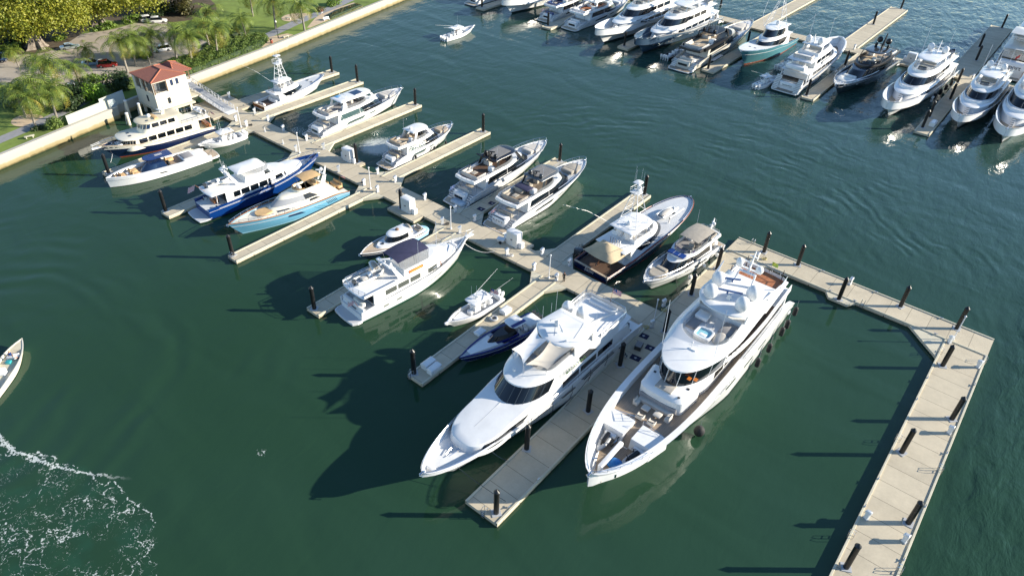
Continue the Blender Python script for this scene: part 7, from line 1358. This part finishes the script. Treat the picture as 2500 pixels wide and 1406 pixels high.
C, D = (4.5, plan(8.0, 14.8, 2.1, 2.6, 2.1)), (5.5, plan(8.4, 14.0, 1.95, 2.4, 2.1)); b.house('bridge', [C, D], WHITE); b.swin(C, D, .3, 1.0, 12.2, 13.6, 12.2, 13.2, CHAR); b.put('wind_screen', MB().sheet([[(a, c, 5.5), (a-.5, c*.95, 6.3)] for a, c in ((11, -1.95), (13, -1.5), (14.1, 0), (13, 1.5), (11, 1.95))]), CLEAR, smooth=50)
b.slab('bridge_hardtop', plan(7.0, 12.9, 1.95, 1.0, 3.5), 6.5, .16, WHITE, .22); b.arch(6.8, 1.6, 4.6, 7.0, -1.3, .7); b.radar(5.6, 0, 7.3, 1.5); b.dome(6.0, .9, 7.1, .3)
for k in range(4): b.ant(5.8, -1.2+k*.7, 7.0, 1.8+.5*(k % 2), -.1)
for sd in (1, -1): b.put('hardtop_posts', MB().tube([(12, sd*1.8, 5.5), (12.2, sd*1.8, 6.5)], .05, 4), ALU); b.stairs(.1, .5, 2.0, 2.2, sd*2.2, .7, 5, CHAR)
b.box('aft_table', 2.0, 3.0, -.8, .8, 2.0, 2.7, VARN, .06); b.flag(1.3, 0, 4.5, 1.9, 'us', -.8, 1.6); b.bowrail(12, .75); windlass(b, 22.2, 3.2); b.anchor(); b.put('aft_glass', MB().box(3.75, 3.79, -2.2, 2.2, 2.2, 4.1), GLASS, smooth=0); scribble(b, (13.2, -2.25, 5.05), (1, 0, 0), 1.2, .3, INK)
tender('white inflatable tender on the aft roof of the royal blue yacht', -112.9, 54.2, 4.5, 82, 4.4, 1.9, OFFW)
person('person in white standing at the stern of the royal blue yacht', -110.6, 54.3, 2.0, 250, WHITE, WHITE)
# sky blue yacht
b = Boat('sky blue yacht with cream decks, tan bimini and tan cushions', -99.8, 74.4, -95, 23.6, 5.7)
b.hull(SKYB, [(0, 1.2), (.12, 1.75), (.5, 2.2), (1, 2.85)], full=2.5, wl=1.7, tr=.78, rake=2.2, bul=.22, cap=.12, deck=CREAM, capmat=VARN, boot=M('pale blue boot', (.3, .55, .7), .3), flare=.8)
A = (2.0, plan(2.0, 17.2, 2.2, 8.5, 2.0, 2.1)); A2 = (3.1, plan(3.0, 15.4, 1.95, 7.0, 2.0, 1.9)); B = (4.4, plan(6.0, 13.6, 1.6, 4.6, 2.1, 1.7)); b.put('coach_house', MB().loft([ring_of(A[1], 1.8), ring_of(A2[1], 3.0), ring_of(B[1], 4.2), ring_of(inset(B[1], .3), 4.4)]), CREAM, smooth=60)
b.wshield((3.0, A2[1]), (4.2, B[1]), .05, .85, 13, M('silver screen cover', (.30, .31, .33), .5)); b.swin((3.0, A2[1]), (4.2, B[1]), .0, .8, 6.6, 10.2, 8.2, 9.8, CHAR); b.swin((1.8, A[1]), (3.0, A2[1]), .5, .85, 6.2, 8.6, 7.2, 8.6, CHAR); b.swin((1.8, A[1]), (3.0, A2[1]), .35, .6, 12.6, 15.4, 12.8, 15.0, CHAR)
b.put('bow_pad', MB().prism([(a, c) for a, c, _ in ring_of(plan(15.6, 18.4, 1.2, 1.4, 2, .95), 0)], 2.3, 2.75), TAN); b.put('fore_cabin', MB().loft([ring_of(plan(15.0, 20.4, 1.75, 3.0, 2), 1.9), ring_of(plan(15.0, 19.8, 1.4, 2.8, 2), 2.45)]), CREAM)
ci = plan(5.4, 10.6, 1.5, 1.8, 2.2); b.put('bridge_coaming', MB().loft([ring_of(inset(ci, -.15), 4.2), ring_of(ci, 4.75), ring_of(inset(ci, .15), 4.75), ring_of(inset(ci, .25), 4.4)]), CREAM); b.sofa(6.0, 6.9, -1.1, 1.1, 4.4, TAN, 'a'); b.box('helm', 9.0, 9.6, -.6, .6, 4.4, 5.1, OFFW, .1); b.put('tan_screen', MB().sheet([[(a, c, 4.7), (a-.15, c, 5.05)] for a, c in ((9, -1.5), (10.2, -.9), (10.6, 0), (10.2, .9), (9, 1.5))]), M('tan tint', (.4, .25, .12), .2), smooth=50)
b.bimini(5.2, 8.9, 1.55, 6.3, TAN, .3, zb=4.6); b.mast(4.2, 4.2, 2.6, 1.1); b.radar(4.6, 0, 6.3, 1.3, .9); b.dome(3.9, -.5, 6.0, .35); b.arch(4.6, 1.0, 4.2, 5.6, -.6, .4)
b.put('cockpit', MB().prism([(a, c) for a, c, _ in ring_of(plan(1.0, 5.2, 1.75, .6, 4), 0)], 2.0, 2.16), TEAKD, smooth=0)
for x0, x1, y0, y1 in ((.9, 1.9, -1.4, 1.4), (2.6, 3.8, .5, 1.6), (2.6, 4.2, -1.6, -.6)): b.sofa(x0, x1, y0, y1, 2.1, TAN, 'a', .5, .95)
for k in range(7): b.put('hull_gill', MB().tube([b.hp(3.2+.35*k, .35, 1, .02), b.hp(3.6+.35*k, .8, 1, .02)], .045, 4), NAVY)
b.strip_on_hull('gill_window', ((10.6, .45), (14.2, .55), (13.8, .72), (11.4, .68)), GLASSB, 1); b.strip_on_hull('gill_window', ((10.6, .45), (14.2, .55), (13.8, .72), (11.4, .68)), GLASSB, -1); b.bowrail(11, .6); b.anchor(); b.flag(.9, 0, 2.4, 1.6, 'us')
# express cruiser
b = Boat('small express cruiser with tan foredeck and pale blue and navy hull', -78.2, 74.6, -95.5, 13.6, 4.1, 'express_cruiser')
b.hull(NAVY, [(0, 1.1), (.4, 1.35), (1, 1.75)], full=2.7, wl=1.9, tr=.72, rake=1.4, bul=.1, cap=.1, deck=TEAKG, capmat=WHITE, flare=.8)
for sd in (1, -1): b.strip_on_hull('pale_blue_side', ((0, .3), (6.2, .45), (6.2, 1.0), (0, 1.0)), M('powder blue paint', (.3, .55, .75), .15, coat=.5), sd, n=16)
b.put('rounded_stern', MB().ell((.6, 0, .75), (1.6, 1.45, .55), 18, 8, -.2), M('powder blue paint', ()), smooth=60); A, B = (1.25, plan(3.2, 10.6, 1.65, 4.2, 2)), (1.75, plan(3.2, 10.0, 1.5, 4, 2)); b.house('cabin_side', [A, B], WHITE); C, D = (1.75, plan(3.6, 8.4, 1.45, 2.6, 2.1)), (2.8, plan(3.8, 7.5, 1.3, 2.2, 2.1)); b.house('cabin', [C, D], WHITE); b.wshield(C, D, .1, .9, 7, GLASS); b.slab('roof', plan(3.4, 7.9, 1.4, 2.2, 2.1), 2.75, .18, WHITE, .1); b.put('porthole', MB().tube([(9.0, 0, 1.72), (9.0, 0, 1.82)], .3, 14), CHAR)
b.put('hot_spot_dome', MB().ell((5.6, -.2, 3.1), (.35, .35, .28), 10, 6, -.5), BEAM); b.put('folded_canopy', MB().ell((3.4, 0, 2.2), (.5, 1.25, 1.1), 12, 8, 0), TAUPE, smooth=60); b.put('cockpit_rim', MB().loft([ring_of(plan(.4, 3.4, 1.45, .5, 3, 1.1), z) for z in (1.2, 1.6)]+[ring_of(inset(plan(.4, 3.4, 1.45, .5, 3, 1.1), .22), z) for z in (1.6, 1.15)]), WHITE); b.sofa(.9, 1.6, -.8, .8, 1.15, TAUPE, 'a'); b.put('life_rail', MB().tube([(9.5, 1.5, 1.5), (11.5, .8, 1.95), (13.3, 0, 2.1), (11.5, -.8, 1.95), (9.5, -1.5, 1.5)], .03, 4), STEEL); b.anchor()
# white motor yacht with dark bimini
b = Boat('white motor yacht with dark violet bimini and orange name board', -70.1, 50.9, 84.2, 24.0, 6.2)
b.hull(WHITE, [(0, 2.0), (.08, 2.2), (.55, 2.7), (1, 3.9)], full=2.7, wl=1.7, tr=.92, rake=2.6, bul=lambda a: .6, cap=.16, deck=NONSKID, boot=M('green boot stripe', (.01, .08, .06), .3), flare=.75)
b.platform(1.5, z=.5, mat=M('grey white deck', ()), h=.4); b.hullwins([(4.2, 5.2, .45, .6), (6.8, 7.8, .45, .6), (13.2, 17, .5, .56, .1)], M('grey port glass', (.2, .22, .2), .2))
A, B = (1.9, plan(2.6, 18.2, 2.6, 4.4, 2.1)), (4.1, plan(2.6, 17.4, 2.55, 4.4, 2.1)); b.house('deckhouse', [A, B], WHITE); G_ = M('green grey glass', (.09, .10, .09), .15)
for x0, x1 in ((4.8, 6.9), (7.2, 9.3), (9.6, 11.6), (13.2, 15.2)): b.swin(A, B, .42, .82, x0, x1, mat=G_)
b.swin(A, B, .1, .8, 16.2, 16.7, mat=VARN); b.slab('boat_deck', plan(.7, 18.6, 2.85, 4.4, 2.1, 2.7, .3), 4.1, .2, WHITE, .08); b.put('fore_cabin', MB().loft([ring_of(plan(16, 20.8, 2.0, 2.6, 2.4), 2.2), ring_of(plan(16, 20.6, 1.8, 2.4, 2.4), 3.55), ring_of(plan(16, 20, 1.2, 2.2, 2.4), 3.7)]), WHITE)
C, D = (4.3, plan(8.6, 16.6, 2.35, 3.2, 2.1)), (5.3, plan(8.8, 16.0, 2.2, 3.0, 2.1)); b.house('bridge', [C, D], WHITE); b.bimini(7.9, 14.0, 2.1, 7.0, NAVYC, .4, zb=5.2)
b.put('clear_curtains', MB().sheet([[(x, -2.1, 5.2), (x-.1, -2.0, 7.0)] for x in (9, 11, 12.5, 13.8)]).sheet([[(13.9, y, 5.2), (13.7, y, 7.05)] for y in (-2, -1, 0, 1, 2)]), CLEAR, smooth=0); b.arch(8.0, 2.2, 4.4, 6.3, -1.0, .9); b.radar(6.9, 0, 6.9, 1.6, .9); b.dome(7.2, -1.0, 6.3, .3); b.put('spreader_beam', MB().box(6.4, 6.8, -1.6, 1.6, 6.5, 6.7, .06), WHITE)
b.put('name_board', MB().box(9.6, 12.4, -2.42, -2.36, 4.45, 4.95, .02), ORANGE); scribble(b, (11, -2.45, 4.72), (1, 0, 0), 2.2, .22, M('yellow lettering', (.8, .6, .15), .5)); b.ant(11.6, -2.3, 5.2, 4.2, .0, .035); b.ant(17.8, .8, 3.9, 5.2, 0, .05)
b.put('aft_bulwark', MB().box(.8, 7.6, -2.85, -2.75, 4.3, 4.75).box(.8, 7.6, 2.75, 2.85, 4.3, 4.75), WHITE); b.rail([(7, 2.7, 4.3), (1.2, 2.65, 4.3), (.5, 0, 4.3), (1.2, -2.65, 4.3)], .8, 1.1); b.put('transom_wall', MB().loft([[(-.05, -2.5, .5), (-.05, 2.5, .5), (.5, 2.6, 2.2), (.5, -2.6, 2.2)], [(.5, -2.5, .5), (.5, 2.5, .5), (.9, 2.6, 2.2), (.9, -2.6, 2.2)]]), WHITE); scribble(b, (.2, 0, 1.75), (0, -1, 0), 2.2, .3, INK); b.put('aft_glass', MB().box(2.5, 2.56, -2.3, 2.3, 2.2, 4.0), GLASS, smooth=0); b.box('aft_bench', 1.0, 1.6, -1.7, .7, 1.9, 2.5, OFFW, .06)
b.bowrail(14, .8, .12); windlass(b, 21.6, 3.1); b.put('bow_pulpit', MB().box(23.6, 25.2, -.35, .35, 3.75, 3.9).tube([(24, .4, 4.7), (25.1, .3, 4.6), (25.1, -.3, 4.6), (24, -.4, 4.7)], .04, 4), WHITE); b.box('foredeck_locker', 20.9, 21.5, -1.4, 1.4, 2.9, 3.4, WHITE, .08); b.flag(.3, -1.6, 2.4, 1.5, 'us', -.4, 1.1)
tender('white inflatable tender on the aft roof of the dark bimini yacht', -70.9, 53.0, 4.3, 78, 5.0, 2.0, OFFW); tender('second smaller grey tender under the radar arch of the dark bimini yacht', -70.6, 57.0, 4.6, 160, 2.4, 1.3, OFFW, False, TAUPE)
rope('pale bow line from the dark bimini yacht to the walkway', (-64.2, 78.0, .7), (-67.8, 74.2, 2.6), .9, WHITE)
console_boat('white centre console boat with flag, at the pier with dock boxes', -55.7, 68.9, -94.5, 11.2, 3.1, 2, group='white centre console boats', flag=True)
# dark blue speedboat
b = Boat('dark blue speedboat with white foredeck and a row of black outboards', -47.3, 68.3, -100.6, 15.2, 3.9, 'speedboat', 'speedboat')
b.hull(DEEPB, [(0, 1.2), (.5, 1.5), (1, 1.65)], full=2.1, wl=1.6, tr=.92, rake=1.6, bul=lambda a: .6 if a < 8 else .05, cap=.3, deck=LGREY, flare=.7, boot=WHITE, bootf=.04)
b.put('white_foredeck', MB().prism([(9.0, -1.25), (13.4, -.48), (13.4, .48), (9.0, 1.25)][::1], 1.5, 1.66), WHITE, smooth=0); b.put('black_windscreen', MB().loft([ring_of(plan(5.2, 10.4, 1.2, 4.4, 1.7), 1.4), ring_of(plan(5.4, 9.0, .95, 3.2, 1.7), 2.25)]), GLASS); b.put('screen_surround', MB().loft([ring_of(plan(5.0, 10.9, 1.35, 4.7, 1.6), 1.3), ring_of(plan(5.0, 10.7, 1.25, 4.6, 1.6), 1.62)]), DEEPB)
b.slab('hardtop', plan(3.6, 6.2, 1.25, .8, 3), 2.9, .14, WHITE); b.put('blue_roof_stripe', MB().box(3.5, 6.1, .45, 1.05, 3.05, 3.08), DEEPB, smooth=0); b.put('roof_struts', MB().tube([(3.9, 1.0, 1.4), (4.3, 1.05, 2.95)], .07, 5).tube([(3.9, -1.0, 1.4), (4.3, -1.05, 2.95)], .07, 5), DEEPB)
for k in (-1, 1): b.sofa(4.6, 5.4, k*.55-.4, k*.55+.4, .9, WHITE, 'a', .6, 1.2, 'helm_seat')
b.box('aft_sun_pad', .3, 2.9, -1.2, 1.2, .9, 1.7, WHITE, .15); b.sofa(3.0, 3.6, -1.1, 1.1, .9, WHITE, 'a')
for k in range(5): b.outboard(-.1, -1.5+.75*k, .8, CHAR, .9)
# boats afloat
b = console_boat('white centre console boat motoring alone across the open water', -146.6, 152.0, 88, 13.0, 3.5, 3, group='white centre console boats')
person('person standing at the console of the white boat on open water', -146.3, 157.0, .75, 88, CHAR, NAVYC)
b = Boat('cream open launch leaving the left edge with people aboard', -91.9, 8.0, 134, 11.0, 3.0, 'open_launch', 'boat')
b.hull(CREAM, [(0, .9), (.5, 1.05), (1, 1.45)], full=2.6, wl=1.7, tr=.85, rake=1.1, bul=lambda a: .45 if a < 8.8 else .08, cap=.16, deck=BUFF); b.sofa(7.4, 8.1, -.8, .8, .6, WHITE, 'f', .4, .7); b.box('teal_cooler', 6.4, 7.0, -.2, .5, .6, 1.0, M('teal lid', (.03, .3, .32), .4), .05); b.box('console', 4.2, 5.0, -.5, .5, .6, 1.5, WHITE, .08)
wp = lambda x, y: tuple(Vector((-91.9, 8.0))+Vector((x*cos(R(134))-y*sin(R(134)), x*sin(R(134))+y*cos(R(134)))))
p = wp(7.9, .35); person('person in blue sitting at the front of the cream launch', p[0], p[1], .5, 150, ROYAL, WHITE, 'sit'); p = wp(7.2, -.5); person('person in white sitting in the middle of the cream launch', p[0], p[1], .5, 100, WHITE, NAVYC, 'sit')
person('person in dark clothes and cap standing on the walkway beside a light pole', -50.2, 79.0, .6, 120, CHAR, BLACK, s=1.05)
person('person in a red shirt running on the park path', -183.3, 137.0, GZ+.02, 70, RED, WHITE, 'run', s=1.1)
for x, y, rz, d in ((-52.4, 85.9, .5, 'leaning by the transom of the large tower fishing yacht'), (-53.6, 88.6, 1.2, 'parked further along the pier by the tower fishing yacht')):
    t = thing('bicycle', 'dark bicycle ' + d, 'bicycle', (x, y, .6), rz)
    for q in (-.5, .5): obj('wheel', MB().tube([(q+.33*cos(k*pi/8), 0, .34+.33*sin(k*pi/8)) for k in range(16)], .03, 4, closed=True), BLACK, t)
    obj('frame', MB().tube([(-.5, 0, .34), (-.15, 0, .8), (.35, 0, .78), (0, 0, .34), (-.5, 0, .34)], .03, 4).tube([(.5, 0, .34), (.33, 0, .95)], .03, 4), CHAR, t); obj('handlebar', MB().tube([(.33, -.25, .98), (.33, .25, .98)], .025, 4), CHAR, t); obj('saddle', MB().box(-.28, -.05, -.07, .07, .86, .92, .02), BLACK, t)
t = thing('dock_cart', 'white two wheeled dock cart beside the utility cabinet', 'cart', (-65.2, 80.9, .6), .3); obj('tub', MB().loft([[(-.5, -.35, .3), (.5, -.35, .3), (.5, .35, .3), (-.5, .35, .3)], [(-.75, -.5, .85), (.7, -.5, .85), (.7, .5, .85), (-.75, .5, .85)]], True, True), WHITE, t, smooth=0)
for s_ in (-.5, .5): obj('wheel', MB().tube([(0, s_*1.05, .28), (0, s_*1.2, .28)], .28, 12), RUBBER, t)
tagit(obj('equipment_crates', MB().box(-.8, .7, -.5, .5, 0, .9, .05).box(-.4, .5, .55, 1.0, 0, .6, .05), CHAR, loc=(-53.0, 87.4, .6)), 'dark covered crates stacked beside the bicycle on the pier', 'crates')
# ------------------------------------------------------------------ distant row of yachts
GRAPH = M('graphite hull', (.045, .055, .07), .15, coat=.6); BGREY = M('blue grey hull', (.05, .085, .13), .15, coat=.6)
b = flybridge('white yacht at the top edge nearest the seawall, only its stern in view', -164.8, 185.6, 90, 24, 6.0)
b = bigyacht('large cream white yacht at the top edge, bow cut by the frame', -148.8, 232, -90.5, 50, 9.5, fbrail=False)
b.put('anchor_pocket', MB().box(-.5, .5, -.06, .06, -1.0, 1.0, .05).xf(Matrix.Translation((46.6, -1.4, 3.2))), CHAR)
b = flybridge('white yacht with blue aft deck seats, stern on, left of the far pier tip', -136.6, 189.3, 90, 27, 6.3, pad=ROYAL, floor=NAVYC, flag='us')
b = flybridge('white yacht with pale broad stern wall, stern on, right of the far pier tip', -125.9, 188.4, 89, 32, 7.0, pad=WHITE, hwins=3, floor=TEAKR)
b = bigyacht('white raised pilothouse yacht, bow on, left of a shaded far pier', -110.6, 229, -90.5, 50, 9.0)
scribble(b, (33, 4.2, 5.4), (-1, 0, 0), 3.4, .4, INK)
b = bigyacht('white yacht with blue grey lower hull, bow on, right of a shaded far pier', -97.5, 228, -90.8, 48, 9.0, BGREY)
scribble(b, (33, 4.2, 5.2), (-1, 0, 0), 3.4, .4, LGREY)
b = flybridge('black and white yacht with lattice mast and dark roof, stern on, in the distant row', -83.4, 181.6, 90, 44.5, 8.2, M('pearl hull', (.55, .52, .45), .3), topm=BLACK, supm=BLACK, tx=(.28, .46), floor=TEAKG, dome=True, dark=True, hwins=2, front=BLACK, pad=SEAT)
o = b.put('black_upper_side', MB().box(5.0, 19, -3.75, -3.6, b.zf-.1, b.zf+.75).box(5.0, 19, 3.6, 3.75, b.zf-.1, b.zf+.75).box(4.9, 5.1, -3.75, 3.75, b.zf-.1, b.zf+.75), BLACK, smooth=0)
tower(b, 15.5, 12.6, .9, b.zt+.2, b.zt+3.4, 14.0, mat=BLACK); b.box('stern_sofa_white', 2.2, 3.6, -2.2, 2.2, 1.9, 2.5, WHITE, .1); b.put('passerelle', MB().box(8, 14, -5.4, -4.4, 1.6, 1.75), LGREY)
t = console_boat('black tender with three pale outboards on the left of the black and white yacht', -90.6, 184.8, 82, 11.5, 3.2, 4, CHAR, None, BLACK, False, name='tender_boat')
b = sportfish('pale teal hulled tower fishing yacht, bow on, in the distant row', -71.2, 226.5, -91.6, 33.5, 7.8, TEAL, 15.5, enclosed=True, ck=.22, deckm=TEAKG)
b = bigyacht('white expedition yacht, stern on, with stepped terraces and looping white bow bulwark', -55.4, 186.4, 89.6, 37.5, 8.6, mul=.95, domes=2, decks=TEAK, bowstairs=False)
for sd in (1, -1): b.stairs(-1.2, .5, 1.4, 3.6, sd*2.9, 1.3, 9, CHAR)
b.box('stern_terrace_pad', 2.2, 4.6, -2.6, 2.6, 5.4, 6.3, WHITE, .2); b.put('round_pool', MB().tube([(7.4, 1.8, 5.6), (7.4, 1.8, 6.15)], 1.0, 18), WHITE); b.put('pool_water', MB().tube([(7.4, 1.8, 6.15), (7.4, 1.8, 6.2)], .8, 18), M('blue water', (.02, .25, .7), .1))
for y in (-1.4, .6): b.put('closed_umbrella', MB().tube([(6.0, y, 5.4), (6.0, y, 7.6)], .18, 8, r2=.05), WHITE)
b.put('raised_bow_bulwark', MB().tube([(x, b.hw(x)*s_, b.sz(x)+.25) for s_ in (1, -1) for x in ((26, 29, 32, 35, 37.3) if s_ == 1 else (37.3, 35, 32, 29, 26))], .32, 6), WHITE)
scribble(b, (.02, 0, 1.7), (0, -1, 0), 2.6, .3, CHAR)
console_boat('small white console tender with two outboards left of the expedition yacht stern', -62.2, 182.6, 76, 8.8, 2.8, 2, group='yacht tenders afloat', ant_=False)
console_boat('white tender tied alongside the expedition yacht, behind the teal tower boat', -63.5, 200.5, 70, 9.5, 2.9, 2, topm=None, group='yacht tenders afloat', ant_=False)
b = flybridge('graphite hulled yacht with black domes, bow on, right of the expedition yacht', -41.8, 229.0, -94.2, 38.5, 8.0, GRAPH, topm=CHAR, supm=BLACK, tx=(.24, .44), frontg=GLASS, dark=True, hwins=0, front=BLACK, floor=TEAKG, rake=3.6, pad=OFFW)
for sd in (1, -1): b.strip_on_hull('silver_sheer_band', ((.4, .84), (38.0, .84), (38.0, 1.0), (.4, 1.0)), LGREY, sd, n=26); b.dome(9.6, sd*1.2, b.zt+1.2, .75, 1.15, BLACK)
b.box('silver_side_deck', 18, 30, -2.6, 2.6, b.d+.2, b.d+.6, LGREY, .2); b.put('black_sail_mast', MB().loft([ring_of([(9.0, 0), (9.0, .2), (10.4, .2), (10.4, 0)], b.zt+.2), ring_of([(8.4, 0), (8.4, .08), (9.0, .08), (9.0, 0)], b.zt+3.6)]), BLACK)
b = bigyacht('white raised pilothouse yacht with two tall whip antennas, left of the pier with piles', -27.4, 231.0, -93.2, 47.5, 9.4, domes=2)
console_boat('long black inflatable tender moored beyond the far walkway', -31.5, 238.6, 78, 13.5, 3.8, 3, CHAR, None, LGREY, False, name='tender_boat')
b = bigyacht('white raised pilothouse yacht, bow on, right of the pier with piles', -13.6, 229.0, -92.2, 40.0, 8.4, domes=2, mul=.9)
b = bigyacht('tall terraced white yacht lettered sport on its stern, beyond the far walkway', -11.6, 241.5, 90, 60, 11.5, mul=1.25, domes=0)
b.box('stern_wall', -.3, 2.0, -4.4, 4.4, .6, 4.6, WHITE, .5); lettering('name_letters', 'sport', 1.7, INK, b.t, (-.36, .3, 3.2), (0, -1, 0), (.05, 0, 1)); b.flag(1.0, 0, 4.6, 2.2, 'red', -.4, 1.3)
for i, z in enumerate((5.6, 8.9)): b.slab('terrace_awning', plan(2.5+3*i, 14, 4.9, 1, 4), z+1.5, .12, OFFW); b.sofa(4+3*i, 5.2+3*i, -3, 3, z-.4, SEAT, 'a'); b.rail([(2.3+2.6*i, 4.8, z-.3), (1.9+2.6*i, 0, z-.3), (2.3+2.6*i, -4.8, z-.3)], .9, 1.5)
b.put('gangplank', MB().loft([[(-4.8, -3.4, .7), (-4.8, -2.4, .7), (-4.8, -2.4, .85), (-4.8, -3.4, .85)], [(.6, -3.4, 2.9), (.6, -2.4, 2.9), (.6, -2.4, 3.05), (.6, -3.4, 3.05)]]), VARN)
b = bigyacht('white yacht cut by the right edge, bow on, tall flared bow', -4.4, 234, -90.8, 47, 9.6)
clone(cab0, (-100.5, 231.0, .6), rz=0, label='white utility cabinet on the far walkway behind the blue grey hulled yacht'); clone(cab0, (-36.5, 233.0, .6), rz=0, label='white utility cabinet on the far walkway behind the graphite yacht')
for i, (x, y, d) in enumerate([(-52.5, 232.5, 'behind the expedition yacht'), (-33.0, 230.6, 'by the black inflatable tender'), (-19.5, 231.2, 'at the pier with piles'), (-7.5, 231.0, 'near the right edge'), (-49.2, 206, 'on the pier beside the graphite yacht'), (-24, 205.4, 'beside the fenders of the white pilothouse yacht')]): clone(ped0, (x, y, .6), rz=1.2, label='white power pedestal of the far row, ' + d, group='white power pedestals')
for i, (k, z) in enumerate(((9, 1.2), (14, 1.3), (19, 1.4), (24, 1.6))): fender('black fender beside the pilothouse yacht and pier with piles, %s' % ('nearest its stern', 'second from its stern', 'third from its stern', 'nearest its bow')[i], -27.4+4.95-.056*k, 231-k, z, .4, 1.6)
# ------------------------------------------------------------------ mooring lines, hoses, small deck clutter
def lines(short, st, dk, mat=None):
    for nm, a, c in zip(('left stern', 'right stern', 'side'), st, dk): rope('%s line of the %s' % (nm, short), (*c, .72), a, .25, mat or CHAR, .03)
for short, x, y, W in (('small tower fishing yacht', -144.1, 86.4, 5.0), ('big white flybridge yacht with long hardtop', -123.4, 86.6, 5.9), ('smaller white flybridge yacht', -101.5, 88.1, 5.0), ('black and white twin flybridge yacht', -80.7, 86.9, 6.2), ('yacht with lettered stern', -69.4, 85.6, 6.5), ('large tower fishing yacht', -48.4, 84.0, 7.5)):
    s = W*.4; lines(short, [(x-s, y, 1.5), (x+s, y, 1.5), (x+W*.49, y+9, 1.9)], [(x-s-1.2, 82.7), (x+s+1.4, 82.7), (x+W*.5+.75, y+4.5)])
for short, x, y, W in (('cream trawler yacht', -142.3, 72.8, 5.6), ('low white open yacht', -131.4, 65.0, 4.8), ('sky blue yacht', -99.8, 74.4, 5.5), ('small express cruiser', -78.2, 74.6, 3.9), ('dark blue speedboat', -47.3, 68.3, 3.8)):
    s = W*.38; k = 1 if short.startswith('sky') else -1
    lines(short, [(x+s, y, 1.4), (x-s, y, 1.4), (x+k*W*.47, y-8, 1.6)], [(x+s+1.2, 78.1) if y > 70 else (x-s-1.8, y+3), (x-s-1.0, 78.1) if y > 70 else (x-s-1.9, y+1), (x+k*(W*.5+.9), y-4)])
lines('taupe bimini yacht', [(-34.6, 104.5, 1.6), (-35.2, 99, 1.8), (-36.2, 91, 2.0)], [(-33.7, 104.2), (-33.7, 95.5), (-33.7, 88)])
lines('largest yacht', [(-28.3, 93, 3.4), (-28.2, 84, 4.6), (-28.1, 66, 5.2)], [(-29.3, 97), (-29.3, 80), (-29.3, 62)], BLACK)
HOSE = M('coiled yellow cable', (.5, .42, .16), .6)
for i, (x, y, d, m) in enumerate([(-33.9, 83.3, 'at the bow of the taupe bimini yacht', HOSE), (-33.9, 77.8, 'behind the big sleek yacht', HOSE), (-61.3, 78.8, 'on the walkway edge by a pedestal', WHITE), (-51.9, 79.3, 'beside the standing person', BLACK), (-99.0, 78.7, 'behind the sky blue yacht', BLACK), (-76.3, 78.8, 'behind the express cruiser', BLACK), (-137.0, 79.2, 'behind the centre console boat', BLACK), (-142.6, 84.6, 'by the small tower fishing yacht', BLACK), (-27.6, 107.6, 'on the outer cross pier behind the largest yacht', HOSE)]):
    mb = MB().tube([((.35+.05*sin(k*1.3))*cos(k*pi/5), (.35+.05*sin(k*1.3))*sin(k*pi/5), .05+.012*k) for k in range(24)], .05, 4); tagit(obj('hose_coil', mb, m, loc=(x, y, .6)), 'coiled shore power cable ' + d, 'cable', 'coiled cables')
for i, (x, y, d) in enumerate([(-52.6, 64.0, 'grey inflatable ring and bag on the pier beside the dark blue speedboat')]):
    t = thing('deck_ring', d, 'inflatable', (x, y, .6)); obj('ring', MB().tube([(.5*cos(k*pi/8), .5*sin(k*pi/8), .2) for k in range(16)], .2, 7, closed=True), LGREY, t, smooth=60); obj('strap', MB().box(-.6, .6, -.05, .05, .38, .42), CHAR, t, smooth=0)
for x, y, d in ((-132.2, 79.6, 'near the big flybridge yacht'), (-124.4, 78.6, 'near the bow of the royal blue yacht')):
    t = thing('hydrant_post', 'short white post on the walkway ' + d, 'post', (x, y, .6)); obj('post', MB().tube([(0, 0, 0), (0, 0, .9)], .1, 8), WHITE, t); obj('foot', MB().box(-.25, .25, -.25, .25, 0, .06), LGREY, t, smooth=0)
